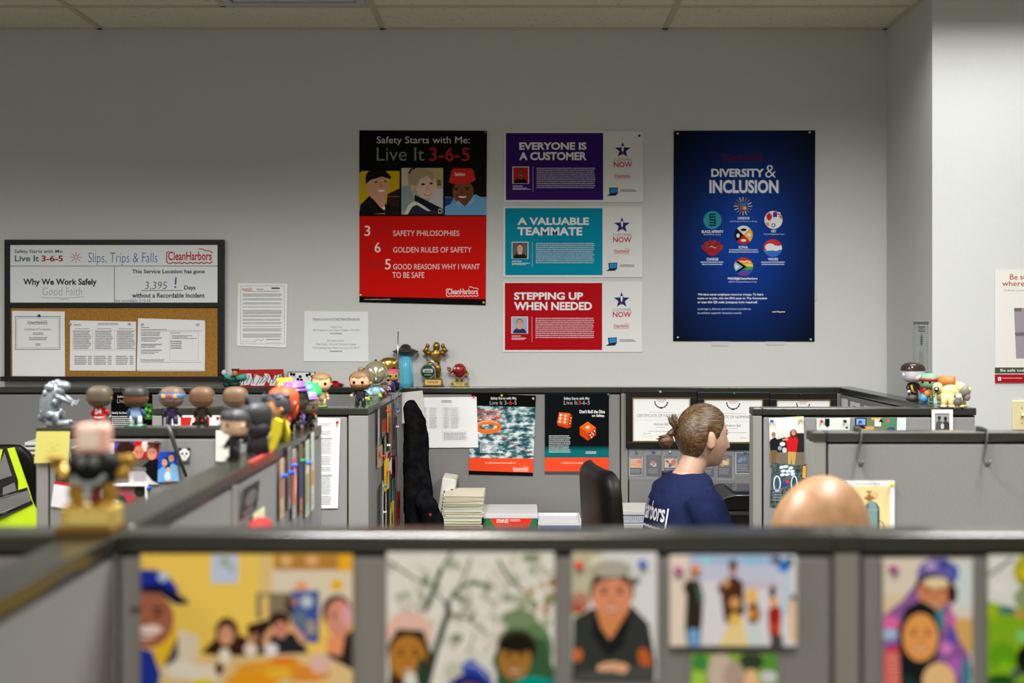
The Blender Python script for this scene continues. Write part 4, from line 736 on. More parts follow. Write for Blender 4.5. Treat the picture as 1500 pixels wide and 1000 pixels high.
a.done('photo_print', 'large snapshot of a man in a blue cap at a yellow restaurant table', 'photo', Y=YFp-.003)
a = fphoto(567, 808, 812, 1017, (208, 208, 204)); r = random.Random(8)
for i in range(60):
    x = 570+r.random()*238; y = 812+r.random()*130; a.ell(x, y, 3+r.random()*12, 2+r.random()*6, [(165, 172, 155), (190, 192, 184), (120, 136, 112), (214, 214, 212), (150, 162, 142)][i % 5], rot=r.random()*180, n=10)
for i in range(14): a.ell(765+r.random()*44, 850+r.random()*60, 4+r.random()*6, 3+r.random()*5, [(150, 110, 80), (185, 165, 140), (120, 130, 90)][i % 3], rot=r.random()*90, n=10)
TR = (52, 66, 54)
for pts, w_ in (([(648, 830), (640, 850), (632, 872), (622, 895)], 7), ([(622, 1017), (636, 960), (650, 915), (657, 895), (655, 880)], 9), ([(655, 882), (672, 862), (690, 852), (715, 856)], 4), ([(655, 885), (642, 870), (632, 866)], 3), ([(650, 828), (662, 808)], 4), ([(657, 898), (685, 905), (712, 925)], 3), ([(672, 862), (684, 835), (690, 815)], 3), ([(730, 820), (748, 850), (768, 866)], 4), ([(567, 820), (590, 835), (612, 850)], 3)): a.stroke(pts, w_, TR)
for i in range(46):
    x = 590+r.random()*215; y = 812+r.random()*140; q = r.random()*3.1; l_ = 10+r.random()*26; a.stroke([(x, y), (x+l_*.5*cos(q)+3, y+l_*.5*sin(q)), (x+l_*cos(q), y+l_*sin(q))], 1+r.random()*1.4, [(96, 108, 90), (122, 128, 112), (76, 92, 72), (140, 112, 84)][i % 4])
a.ell(770, 950, 40, 45, (88, 120, 84)); a.ell(760, 905, 26, 14, (110, 130, 100)); a.poly([(722, 1017), (735, 985), (812, 975), (812, 1017)], (0, 120, 110)); a.poly([(722, 960), (740, 930), (800, 935), (812, 985), (790, 1017), (722, 1000)], (52, 84, 58)); a.ell(758, 948, 30, 28, (50, 58, 36)); a.ell(757, 945, 26, 18, (28, 26, 16)); a.face(754, 965, 24, (150, 108, 50), ay=1.2, brow=(60, 40, 20)); a.ell(757, 943, 25, 11, (26, 24, 16)); a.ell(780, 1000, 26, 12, (0, 140, 125))
a.ell(600, 925, 34, 32, (210, 175, 165)); a.poly([(568, 945), (582, 920), (620, 922), (632, 955), (628, 990), (575, 1010)], (52, 34, 20)); a.face(598, 962, 27, (165, 115, 45), ay=1.2, brow=(70, 40, 20), mouth=(130, 60, 35)); a.poly([(567, 1017), (572, 985), (592, 1017)], (70, 50, 30)); blob(a, [(602, 995, 10, 12, (200, 205, 195)), (618, 985, 8, 24, (40, 60, 45))])
a.ell(688, 990, 40, 34, (200, 200, 198)); a.poly([(655, 1017), (660, 985), (690, 962), (718, 985), (724, 1017)], (38, 68, 165)); a.ell(664, 982, 14, 14, (180, 182, 172)); a.stroke([(682, 972), (700, 974), (716, 992)], 2, (190, 200, 225)); a.ell(688, 1014, 28, 28, (120, 70, 35)); a.poly([(650, 1017), (668, 990), (690, 984), (712, 992), (724, 1017), (715, 1017), (700, 1000), (680, 998), (664, 1017)], (28, 40, 110))
a.done('photo_print', 'snapshot of three children in winter hats under bare branches', 'photo', Y=YFp-.003)
a = fphoto(838, 808, 962, 994, (205, 208, 214)); a.poly([(838, 808), (885, 808), (868, 860), (858, 900), (838, 905)], (178, 176, 152)); blob(a, [(850, 880, 14, 14, (170, 120, 100)), (846, 890, 10, 8, (160, 80, 70)), (930, 850, 8, 7, (120, 118, 118)), (880, 825, 16, 12, (205, 208, 196))])
a.poly([(838, 994), (840, 905), (866, 890), (925, 886), (950, 912), (960, 970), (958, 994)], (48, 52, 50)); a.poly([(872, 888), (922, 888), (912, 915), (893, 936), (880, 918)], (196, 128, 78)); a.poly([(868, 895), (892, 940), (916, 900), (926, 894), (912, 945), (890, 962), (868, 930)], (26, 28, 30)); a.face(896, 872, 29, (205, 136, 104), (70, 48, 38), ay=1.05); a.poly([(864, 862), (870, 842), (895, 834), (918, 840), (928, 858), (905, 846), (880, 850)], (74, 52, 44)); a.ell(895, 832, 30, 13, (160, 160, 150))
blob(a, [(846, 958, 7, 10, (190, 100, 48)), (944, 963, 9, 16, (178, 88, 44), -20), (898, 978, 24, 10, (216, 168, 138)), (880, 990, 40, 9, (70, 74, 72)), (938, 984, 22, 11, (66, 70, 68))]); a.stroke([(884, 976), (915, 970)], 1.5, (180, 120, 95)); a.stroke([(884, 982), (914, 977)], 1.5, (180, 120, 95))
a.done('photo_print', 'snapshot of a boy in a cap and black shirt with folded arms', 'photo', Y=YFp-.003); pin(848, 827, YFp-.005, 'red', 'on the snapshot of the boy in a cap', size=1.1); pin(941, 825, YFp-.005, 'blue', 'on the snapshot of the boy in a cap', size=1.1)
a = fphoto(981, 813, 1166, 945, (208, 210, 222), dy=.014); a.rect(981, 813, 1012, 945, (212, 202, 190)); a.rect(1008, 813, 1140, 842, (150, 178, 214)); a.rect(1010, 826, 1138, 850, (185, 192, 220)); a.rect(1141, 814, 1158, 900, (195, 212, 236)); blob(a, [(1034, 820, 7, 5, (130, 205, 215)), (1103, 820, 14, 6, (130, 180, 215)), (1148, 828, 9, 9, (40, 110, 200)), (1136, 820, 8, 6, (70, 85, 120)), (1156, 822, 5, 7, (60, 80, 110))])
a.rect(1050, 850, 1142, 862, (190, 180, 200)); a.poly([(1006, 944), (1003, 918), (1005, 870), (1000, 860), (1006, 848), (1024, 850), (1030, 872), (1027, 918), (1025, 944)], (46, 40, 32)); a.poly([(1008, 945), (1007, 920), (1024, 920), (1023, 945)], (110, 155, 205)); a.ell(1016, 840, 6, 8, (205, 170, 140)); a.poly([(1018, 852), (1030, 868), (1026, 888)], (70, 110, 90))
a.poly([(1060, 905), (1056, 870), (1050, 862), (1060, 846), (1075, 842), (1088, 852), (1090, 895), (1082, 912), (1062, 912)], (78, 44, 28)); a.ell(1073, 831, 6.5, 9, (150, 95, 70)); a.ell(1073, 824, 6, 5, (40, 32, 30)); a.ell(1063, 852, 5, 7, (205, 160, 120))
a.poly([(1052, 945), (1066, 915), (1070, 900), (1084, 900), (1090, 918), (1096, 945)], (226, 205, 150)); a.ell(1076, 882, 8, 9, (196, 150, 95)); a.ell(1082, 866, 6, 6, (50, 42, 32)); a.ell(1076, 906, 9, 9, (215, 180, 90))
a.ell(1100, 872, 10, 11, (222, 180, 105)); a.poly([(1094, 885), (1108, 880), (1114, 900), (1108, 912), (1096, 912)], (120, 75, 35)); a.ell(1101, 898, 7, 7, (200, 140, 70)); a.poly([(1094, 945), (1096, 912), (1112, 912), (1118, 945)], (190, 205, 210))
a.poly([(1126, 930), (1124, 892), (1138, 884), (1144, 895), (1142, 932)], (150, 32, 28)); a.ell(1132, 880, 6, 8, (215, 160, 110)); a.ell(1131, 866, 5, 9, (52, 48, 40)); a.ell(1134, 918, 6, 8, (190, 70, 50)); a.rect(1128, 930, 1146, 945, (70, 66, 66)); a.poly([(1158, 940), (1155, 880), (1164, 872), (1166, 938)], (215, 180, 145)); a.ell(1161, 874, 4, 5, (80, 60, 50))
a.done('photo_print', 'wide snapshot of a costumed family standing on snow', 'photo', Y=YFp-.014); pin(993, 835, YFp-.016, 'magenta', 'on the costumed family snapshot', size=1.1); pin(1018, 832, YFp-.016, 'orange', 'on the costumed family snapshot', size=1.1)
a = fphoto(1012, 957, 1138, 1017, (128, 165, 70)); blob(a, [(1025, 970, 12, 14, (60, 130, 60)), (1130, 970, 16, 14, (80, 140, 50)), (1100, 968, 18, 14, (48, 62, 44)), (1055, 985, 18, 32, (186, 172, 162)), (1100, 1002, 11, 24, (215, 180, 140)), (1075, 990, 16, 22, (165, 145, 135)), (1125, 990, 12, 9, (190, 195, 205)), (1022, 1000, 10, 20, (150, 190, 70))]); a.done('photo_print', 'sunlit garden snapshot below the costumed family, mostly out of view', 'photo', Y=YFp-.003)
a = fphoto(1293, 817, 1423, 1017, (208, 200, 190)); a.rect(1293, 870, 1330, 900, (205, 188, 160)); a.rect(1395, 905, 1423, 955, (200, 160, 95)); a.rect(1400, 820, 1423, 890, (196, 208, 214))
a.poly([(1293, 1017), (1293, 900), (1320, 880), (1335, 860), (1390, 880), (1400, 930), (1420, 960), (1420, 1017)], (130, 85, 150)); blob(a, [(1304, 912, 14, 12, (205, 100, 160)), (1302, 928, 12, 8, (150, 180, 215)), (1390, 905, 9, 10, (190, 90, 170)), (1393, 932, 8, 12, (90, 75, 170)), (1385, 948, 9, 9, (200, 120, 190)), (1398, 975, 12, 14, (160, 90, 180)), (1414, 985, 8, 22, (60, 120, 145)), (1374, 905, 9, 22, (70, 130, 145))])
a.ell(1372, 840, 30, 24, (105, 95, 165)); blob(a, [(1382, 826, 7, 9, (50, 70, 160)), (1397, 838, 6, 12, (60, 85, 180)), (1362, 828, 8, 6, (170, 155, 205))]); a.poly([(1336, 862), (1344, 845), (1362, 838), (1388, 846), (1401, 862), (1400, 880), (1392, 878), (1385, 855), (1360, 846), (1345, 862)], (26, 30, 48)); a.face(1367, 868, 24, (196, 128, 92), ay=1.0); a.ell(1370, 852, 18, 8, (215, 200, 165)); a.poly([(1385, 862), (1398, 862), (1396, 884), (1388, 880)], (60, 30, 30))
a.poly([(1293, 1017), (1294, 950), (1315, 945), (1330, 985), (1325, 1017)], (190, 40, 45)); a.greek(1296, 955, 1320, 1010, 10, (225, 160, 150), 5, bw=3); a.poly([(1318, 1000), (1315, 920), (1325, 890), (1348, 878), (1368, 890), (1376, 925), (1365, 1000), (1340, 1017)], (22, 28, 30)); a.face(1347, 932, 26, (214, 150, 84), ay=1.35, brow=(140, 85, 45), mouth=(190, 105, 75)); a.poly([(1320, 1017), (1325, 985), (1345, 1000), (1360, 1017)], (26, 54, 52)); a.ell(1374, 995, 24, 26, (216, 180, 130)); a.ell(1352, 1012, 10, 8, (170, 45, 35))
a.done('photo_print', 'snapshot of two children in hooded coats, one carried on the other', 'photo', Y=YFp-.003); pin(1307, 833, YFp-.005, 'magenta', 'on the snapshot of the hooded children', size=1.1)
a = fphoto(1446, 812, 1560, 1000, (120, 165, 30)); a.poly([(1446, 812), (1500, 812), (1490, 890), (1446, 880)], (206, 210, 212)); a.stroke([(1446, 842), (1462, 832), (1482, 816)], 5, (120, 122, 120)); blob(a, [(1505, 835, 22, 24, (165, 165, 40)), (1498, 842, 6, 6, (226, 195, 50)), (1496, 875, 12, 14, (130, 145, 110)), (1465, 858, 12, 10, (222, 222, 226)), (1474, 893, 12, 6, (70, 110, 115)), (1494, 898, 8, 6, (190, 130, 80)), (1452, 895, 6, 14, (150, 180, 30)), (1468, 960, 20, 20, (90, 150, 20)), (1470, 975, 10, 9, (120, 180, 30)), (1496, 930, 9, 9, (120, 190, 110)), (1505, 965, 18, 22, (18, 24, 14)), (1488, 985, 8, 8, (70, 90, 80)), (1465, 995, 20, 8, (20, 80, 20))])
a.done('photo_print', 'bright green garden snapshot at the far end of the blurred panel', 'photo', Y=YFp-.003); pin(1499, 843, YFp-.005, 'yellow', 'on the bright green garden snapshot', size=1.1)

t = thing('key_holder', 'small dark pouch on a white loop hanging below the sticky note corner', 'pouch', P(114, 652, Y2-.004)); s_ = F/Y2
b = MB(); b.tube([(0, 0, 0), (-9/s_, 0, -4/s_), (-11/s_, 0, -16/s_), (-9/s_, 0, -30/s_)], .0012, mat(225, 225, 222, .5), 6); b.tube([(0, 0, 0), (9/s_, 0, -4/s_), (11/s_, 0, -14/s_)], .0012, mat(225, 225, 222, .5), 6); b.build('loop', t)
b = MB(); b.box((0, 0, -14/s_), (20/s_, .006, 20/s_), mat(44, 46, 46, .6), .002); b.build('pouch', t)
# ------------------------------------------------------------------ vinyl figures and trophies on the panel tops
def cv(c, rough=.35, metal=0.): return c if not isinstance(c, tuple) else mat(*c, rough=rough, metal=metal)
HEADZ = .70; HR = (.275, .235, .245)
def vfig(label, loc, yaw, h, hair, skin, top, legs, shoes=(25, 25, 28), style='full', extra=None, group=None, arms=None, sleeve=None, head=HR, name='vinyl_figure', eyes=True, pose=(0, 0), beard=None):
    """big-headed vinyl figure, h metres tall, facing -y before turning by yaw degrees"""
    t = thing(name, label, 'figurine', loc, R(yaw), group); S = Matrix.Scale(h, 4)
    def part(nm, f):
        b = MB(); f(b); b.v = [tuple(S @ Vector(v)) for v in b.v]; return b.build(nm, t)
    hz = HEADZ
    part('head', lambda b: b.ell((0, 0, hz), head, cv(skin), e=.72, n=28, k=18))
    for q in (-1, 1):
        part('ear', lambda b: b.ell((q*head[0]*1.0, .01, hz-.05), (.03, .035, .05), cv(skin)))
        part('leg', lambda b: b.tube([(q*.075, 0, .24), (q*.085, -.005, .13), (q*.09, 0, .035)], [.07, .062, .058], cv(legs)))
        part('shoe', lambda b: b.ell((q*.092, -.03, .03), (.065, .095, .032), cv(shoes)))
        ax = pose[0] if q < 0 else pose[1]
        def arm(b):
            e = Vector((q*(.17+.03*abs(ax)), -.02-.07*ax, .33+.06*ax)); ha = Vector((q*(.19+.05*abs(ax)), -.08-.10*ax, .24+.17*ax))
            b.tube([(q*.10, 0, .42), e, ha], [.052, .05, .042], cv(sleeve or top)); b.ell(ha, (.045, .045, .045), cv(arms or skin))
        part('arm', arm)
        if eyes: part('eye', lambda b: b.ell((q*.115, -head[1]*.965, hz-.03), (.042, .016, .045), mat(12, 12, 12, .15)))
    part('torso', lambda b: b.loft([(0, 0, .19, .12, .085), (0, 0, .25, .125, .09), (0, 0, .36, .125, .09), (0, 0, .43, .11, .08), (0, 0, .48, .06, .05)], cv(top)))
    def hairf(b):
        o = MB(); o.ell((0, 0, hz), tuple(r*1.075 for r in head), cv(hair, .5), e=.72, n=36, k=26)
        def keep(f):
            c = sum((Vector(o.v[i]) for i in f), Vector())/len(f); z = (c.z-hz)/head[2]; y = c.y/head[1]; x = abs(c.x)/head[0]
            if style == 'cap': return z > .30
            if style == 'long': return (y > -.45 and z > -1.05) or z > .42
            if style == 'buzz': return z > .15 or (y > .2 and z > -.35)
            lo = .45 if y < -.55 else (.1 if y < .1 else -.62)
            return z > lo-.12*sin(x*14)
        fs = [f for f in o.f if keep(f)]; b.add(o.v, fs, cv(hair, .5))
        if style == 'full':
            r = random.Random(int(loc[0]*1e4)+7)
            for i in range(14):
                a = r.random()*2*pi; z = .1+r.random()*.8; b.ell((head[0]*.8*cos(a), head[1]*.8*sin(a)*(1 if sin(a) > 0 else .7), hz+head[2]*z), (.09, .09, .05), cv(hair, .5), n=10, k=6)
        if style == 'knot': b.ell((0, .04, hz+head[2]*1.22), (.08, .08, .075), cv(hair, .5))
        if style == 'long': b.loft([(0, .12, .32, .19, .07), (0, .13, .45, .25, .1), (0, .1, .6, .28, .14)], cv(hair, .5))
    if hair: part('hair', hairf)
    if beard:
        def bf(b):
            o = MB(); o.ell((0, 0, hz), tuple(r*1.03 for r in head), cv(beard, .5), e=.72, n=36, k=26)
            b.add(o.v, [f for f in o.f if (lambda c: c.y < .06 and c.z < hz-.085 and not (abs(c.x) < .06 and abs(c.z-(hz-.125)) < .015))(sum((Vector(o.v[i]) for i in f), Vector())/len(f))], cv(beard, .5))
        part('beard', bf)
    if extra: extra(t, part)
    return t
TOP = HP+.0005
def at(px, Y): return ((px-CX)*Y/F, Y, TOP)
def onX(X, py=None, Y=None): return (X, Y or .28*F/(py-CY), TOP)

# row on the panel in front of the back wall, most seen from behind
Yr = YL2
def silver(b, m=None):
    m = mat(150, 156, 162, .38, .55); r = random.Random(4)
    b.tube([(-.03, 0, .012), (-.033, 0, .035), (-.032, 0, .065), (-.020, 0, .095), (-.004, 0, .108)], [.020, .024, .026, .024, .016], m, 12)
    b.ell((.006, -.004, .108), (.02, .016, .014), m)
    for i in range(26):
        a = r.random()*6.28; z = .015+r.random()*.1; b.ell((-.03+.022*cos(a)+(z-.03)*.2, .02*sin(a), z), (.007+r.random()*.006,)*3, m, n=8, k=6)
    for i in range(6): b.ell((-.028+i*.009, -.002, .118-abs(i-2)*.003), (.009, .009, .008), m, n=8, k=6)
def silver_tail(b):
    m = mat(150, 156, 162, .38, .55)
    b.tube([(-.03, -.012, .008), (0, -.016, .008), (.02, -.012, .01), (.038, -.004, .011)], [.012, .01, .008, .003], m)
    for i in range(8): b.ell((-.02+i*.007, -.012, .014), (.006, .006, .005), m, n=8, k=6)
p = at(90, Yr); t = thing('silver_figurine', 'knobbly silver crouching creature figurine with arms reaching out on the panel end', 'figurine', p)
b = MB(); silver(b); b.build('body', t); b = MB(); silver_tail(b); b.build('tail', t)
for q in (-1, 1):
    b = MB(); m = mat(150, 156, 162, .38, .55); b.tube([(-.012, q*.014, .085), (.008, q*.018, .075), (.030, q*.012, .062)], [.009, .007, .0045], m)
    for k in range(3): b.tube([(.030, q*.012, .062), (.038+.002*k, q*.012+(k-1)*.004, .062+(k-1)*.008)], [.003, .0015], m, 6)
    b.build('arm', t)
    b = MB(); b.tube([(-.028, q*.016, .03), (-.006, q*.022, .032), (-.008, q*.02, .006)], [.013, .011, .009], m); b.build('leg', t)
GR_ = 'vinyl figures seen from behind'
def number(txt, col):
    def f(t, part):
        g = glyphs(txt, .03, 0); b = MB(); s = .0135/(g[5]-g[4]); w_ = (g[2]+g[3])/2
        b.add([(-(v[0]-w_)*s, .0112, .034+(v[1]-g[4])*s) for v in g[0]], [f_[::-1] for f_ in g[1]], cv(col), False); b.build('jersey_number', t)
        part('shirt_hem', lambda b: b.loft([(0, 0, .195, .128, .093), (0, 0, .225, .129, .094)], cv((225, 222, 218))))
    return f
vfig('vinyl figure in a red jersey with a white number, back turned', at(146, Yr), 180, .113, (82, 72, 56), (110, 90, 62), (185, 30, 34), (170, 30, 32), (215, 205, 200), 'buzz', number('24', (230, 225, 222)), GR_, arms=(225, 215, 210))
def greenbase(t, part): part('base', lambda b: b.lathe([(.26, 0), (.26, .02), (.24, .03)], cv((30, 90, 66))))
vfig('vinyl figure with black hair and a pale blue jersey on a green base, back turned', at(199, Yr), 180, .112, (44, 44, 44), (95, 62, 38), (150, 175, 215), (205, 208, 214), (225, 225, 228), 'cap', greenbase, GR_, sleeve=(60, 95, 150))
def band(t, part):
    part('headband', lambda b: b.loft([(0, 0, .68, .293, .25), (0, 0, .70, .305, .26), (0, 0, .78, .305, .26), (0, 0, .80, .293, .25)], cv((70, 110, 150)), e=.72))
    for i in range(3): part('headband_patch', lambda b: b.box((.14-.14*i, .252, .74), (.09, .025, .085), cv([(215, 160, 50), (190, 50, 40), (215, 160, 50)][i]), .01))
vfig('vinyl figure with grey-brown hair and a blue patterned headband, back turned', at(252, Yr), 180, .110, (98, 80, 68), (140, 105, 80), (45, 38, 75), (42, 40, 72), (215, 215, 218), 'buzz', band, GR_)
vfig('vinyl figure with rounded brown hair and dark brown clothes, back turned, beside the headband figure', at(296, Yr), 180, .110, (96, 70, 46), (135, 105, 75), (48, 36, 28), (44, 34, 28), (30, 26, 24), 'buzz', None, GR_)
vfig('vinyl figure with lighter brown hair behind the pale-faced black-haired figure', at(345, Yr), 180, .110, (104, 80, 58), (150, 115, 85), (80, 62, 50), (60, 48, 40), (30, 26, 24), 'buzz', None, GR_)
# along the slanting panel
vfig('pale-faced vinyl figure with black hair and black clothes facing the wall board', (X1-.012, 2.30, TOP), -46, .108, (40, 40, 40), (238, 200, 168), (28, 26, 26), (24, 24, 24), (20, 20, 20), 'buzz', None, 'vinyl figures along the slanting panel', eyes=True, arms=(60, 50, 40))
def horns(t, part):
    for q in (-1, 1): part('horn', lambda b: b.tube([(q*.17, 0, .9), (q*.20, .0, 1.03), (q*.2, .0, 1.13)], [.055, .04, .008], cv((36, 38, 40))))
    part('cloak', lambda b: b.loft([(0, .07, .02, .25, .13), (0, .06, .2, .23, .13), (0, .04, .4, .16, .12), (0, .02, .48, .1, .09)], cv((26, 28, 30), .5)))
vfig('all-black vinyl figure with two small horns and a cloak', (X1+.006, 2.405, TOP), -130, .114, (42, 44, 46), (40, 42, 44), (32, 34, 36), (28, 30, 32), (24, 26, 28), 'long', horns, 'vinyl figures along the slanting panel', eyes=False, arms=(34, 36, 38))
def cloak(t, part):
    part('cloak', lambda b: b.loft([(.02, .16, .0, .22, .06), (.02, .17, .2, .25, .05), (.0, .13, .42, .20, .05), (0, .08, .50, .1, .05)], cv((222, 205, 40), .45)))
    part('badge', lambda b: b.ell((.05, -.09, .36), (.04, .02, .04), cv((30, 150, 80))))
vfig('dark-haired vinyl figure in a red top with a bright yellow cloak', (X1-.002, 2.66, TOP), -62, .118, (52, 54, 58), (220, 158, 105), (190, 52, 32), (30, 120, 60), (30, 110, 60), 'full', cloak, 'vinyl figures along the slanting panel', arms=(30, 120, 60))
b = MB(); m = mat(226, 208, 44, .4); b.prism([(-.016, 0), (.010, 0), (.022, .03), (.027, .062), (.012, .068), (-.004, .058), (-.022, .026)], -.006, .006, m)
b.ell((-.004, -.007, .03), (.007, .003, .012), mat(215, 205, 140, .5)); tag(b.build('wing_figurine', None, (X1+.018, 2.50, TOP), (0, 0, R(-14))), 'upright bright yellow wing-shaped piece beside the horned black figure', 'figurine')
vfig('vinyl figure with long orange-red hair and a red dress behind the dark-haired figure', (X1-.016, 2.80, TOP), -30, .124, (205, 78, 36), (225, 175, 150), (165, 34, 30), (150, 30, 28), (120, 30, 28), 'long', None, 'vinyl figures along the slanting panel')
def hat(c1, c2, wide=.30):
    def f(t, part):
        part('hat', lambda b: (b.lathe([(wide, .90), (wide, .93), (.24, .94), (.23, 1.06), (.2, 1.09)], cv(c1)), b.lathe([(.245, .935), (.245, .99)], cv(c2)))); 
    return f
vfig('vinyl figure in a wide purple-banded hat and black coat', (X1-.002, 2.868, TOP), -20, .118, (30, 30, 32), (70, 64, 56), (24, 24, 26), (24, 24, 26), (30, 30, 30), 'buzz', hat((128, 78, 170), (26, 24, 28), .33), 'vinyl figures along the slanting panel')
def greenface(t, part):
    hat((160, 120, 190), (120, 80, 160), .29)(t, part); part('side_hair', lambda b: b.ell((-.25, -.02, .68), (.07, .12, .17), cv((34, 130, 62))))
    part('ribbon', lambda b: b.tube([(-.15, -.11, .45), (-.17, -.13, .3), (-.15, -.12, .12)], [.05, .045, .03], cv((120, 90, 190))))
vfig('short vinyl figure with green side hair and a lilac hat in black', (X1+.018, 2.955, TOP), 15, .088, (96, 82, 62), (112, 96, 72), (20, 20, 22), (20, 20, 22), (30, 30, 32), 'buzz', greenface, 'vinyl figures along the slanting panel')
def greencap(t, part):
    part('cap', lambda b: b.lathe([(.315, .74), (.31, .78), (.29, .92), (.2, 1.03), (0, 1.06)], cv((44, 160, 92)))); part('scarf', lambda b: b.loft([(.05, .1, .16, .1, .1), (.04, .06, .34, .2, .2), (0, 0, .5, .22, .2), (0, 0, .56, .2, .18)], cv((190, 30, 32)))); part('tassel', lambda b: b.ell((.06, .12, .12), (.1, .1, .09), cv((165, 110, 70))))
vfig('vinyl figure in a green cap with a long red scarf at the panel end', (X1+.002, 3.045, TOP), 120, .112, None, (190, 140, 100), (190, 34, 34), (120, 30, 30), (60, 40, 30), 'cap', greencap, 'vinyl figures along the slanting panel')
# red tape on the slanting panel
b = MB(); b.span(-.0008, .0004, -.10, .10, -.008, .0015, mat(150, 50, 42, .5)); b.span(-.012, 0, -.10, .10, 0, .0015, mat(150, 50, 42, .5)); tag(b.build('tape_strip', None, (X1+TH/2+.0006, 2.36, HP-.0005)), 'faded red tape strip along the edge of the slanting panel', 'tape')
# on the panel with the corner post
def base_green(t, part): part('base', lambda b: b.lathe([(.17, 0), (.17, .03), (.14, .045)], cv((70, 140, 50))))
vfig('brown-haired vinyl figure in tan on a small green base, facing out', at(471, YL3), 6, .115, (140, 108, 70), (226, 186, 140), (168, 150, 100), (176, 158, 108), (150, 130, 90), 'full', base_green, arms=(220, 180, 140))
vfig('bearded vinyl figure in black with a small top knot', at(528, YL3), -8, .122, (122, 92, 62), (218, 168, 128), (36, 40, 46), (34, 36, 42), (26, 28, 32), 'knot', None, beard=(132, 92, 58), pose=(.4, 0))
vfig('yellow-haired vinyl figure with red side locks', at(418, YL3), 10, .100, (226, 190, 40), (235, 205, 140), (150, 60, 40), (60, 50, 50), (40, 36, 36), 'full', lambda t, part: [part('lock', lambda b: b.ell((q*.27, -.05, .66), (.05, .09, .14), cv((205, 70, 40)))) for q in (-1, 1)])
vfig('small vinyl figure with a round yellow head beside the yellow-haired figure', at(437, YL3), 0, .078, (226, 185, 40), (226, 190, 60), (200, 160, 50), (70, 60, 50), (50, 46, 40), 'cap', None)
# figures on the pinned-picture panel
def globe(b, r, z): b.ell((0, 0, z), (r, r, r), mat(196, 192, 158, .14, .75), n=28, k=20)
for (x, Y, r, z, lb) in ((XD+.004, 4.12, .046, .092, 'big shiny pearl-gold balloon head figure behind the bearded figure'), (XD-.018, 3.95, .034, .080, 'smaller shiny gold balloon head figure close behind the bearded figure')):
    t = thing('balloon_figure', lb, 'figurine', (x, Y, TOP)); b = MB(); globe(b, r, z); b.build('head', t)
    b = MB(); b.loft([(0, 0, .012, .018, .016), (0, 0, .03, .019, .017), (0, 0, z-r+.006, .012, .012)], cv((150, 185, 200))); b.build('torso', t)
    for q in (-1, 1):
        b = MB(); b.tube([(q*.012, 0, .02), (q*.018, -.012, .006)], [.009, .008], cv((140, 190, 60))); b.build('leg', t); b = MB(); b.tube([(q*.014, 0, .04), (q*.03, -.012, .026)], [.007, .006], cv((150, 185, 200))); b.build('arm', t)
    b = MB(); b.lathe([(.004, z+r-.002), (.005, z+r+.004), (.0, z+r+.006)], cv((30, 30, 32))); b.build('cap_knob', t)
vfig('green-haired vinyl figure with black glasses in red and blue', (XD+.006, 4.33, TOP), 40, .086, (30, 120, 66), (215, 165, 130), (190, 50, 36), (40, 70, 140), (190, 40, 34), 'full', lambda t, part: part('glasses', lambda b: b.box((0, -.235, .68), (.34, .03, .1), mat(18, 18, 20, .3), .02)), 'figures on the pinned-picture panel')
vfig('small vinyl figure with red shoes and a dark blue cap beside the balloon heads', (XD+.016, 4.22, TOP), 30, .060, (40, 60, 120), (220, 180, 140), (205, 110, 40), (60, 70, 90), (200, 36, 30), 'cap', None, 'figures on the pinned-picture panel')
vfig('white-suited small vinyl figure with a blue cape', (XD+.010, 4.42, TOP), 50, .066, (120, 90, 70), (220, 190, 165), (215, 218, 222), (60, 80, 130), (60, 80, 120), 'cap', None, 'figures on the pinned-picture panel')
GOLD = mat(190, 155, 70, .22, .9)
t = vfig('shiny gold-headed figure raising a thin silver staff', (XD-.004, 4.62, TOP), 10, .140, GOLD, GOLD, (60, 80, 150), (150, 60, 60), (50, 50, 60), 'buzz', None, 'figures on the pinned-picture panel', arms=GOLD, pose=(0, 1.2))
b = MB(); b.tube([(.032, -.02, .03), (.035, -.02, .24)], [.0035, .002], CHROME, 8); b.build('staff', t)
vfig('small figure in pink and blue with one arm stretched out beside the staff bearer', (XD+.016, 4.545, TOP), 20, .095, (205, 80, 110), (205, 150, 90), (50, 55, 110), (60, 50, 90), (40, 40, 50), 'full', None, 'figures on the pinned-picture panel', pose=(0, 1.1))
b = MB(); b.lathe([(.022, 0), (.023, .003), (.023, .036), (.021, .039), (0, .039)], mat(22, 22, 23, .5)); tag(b.build('pen_cup', None, (XD+.006, 4.71, TOP)), 'short black round tub beside the saucer lamp', 'tub')
# saucer lamp
t = thing('saucer_lamp', 'flying saucer lamp with a translucent blue beam on the wall corner panel', 'lamp', (-.478, 4.886, TOP))
b = MB(); b.lathe([(.0, .137), (.03, .138), (.035, .140), (.056, .151), (.057, .153), (.036, .161), (.024, .166), (.021, .175), (.012, .182), (0, .184)], mat(52, 40, 38, .4), n=32); b.build('saucer', t)
b = MB(); BEAM = mat(90, 185, 215, .25, k=1.1, alpha=.80); b.lathe([(.033, .004), (.0315, .02), (.027, .08), (.0225, .137)], BEAM, n=28); b.build('beam', t)
b = MB()
for i in range(14): a_ = 2*pi*i/14; b.tube([(.0335*cos(a_), .0335*sin(a_), .004), (.0228*cos(a_), .0228*sin(a_), .137)], .0009, mat(120, 205, 228, .3), 6)
b.build('beam_rib', t)
b = MB(); b.lathe([(.034, 0), (.034, .005), (0, .005)], mat(70, 150, 178, .4), n=28); b.build('base', t)
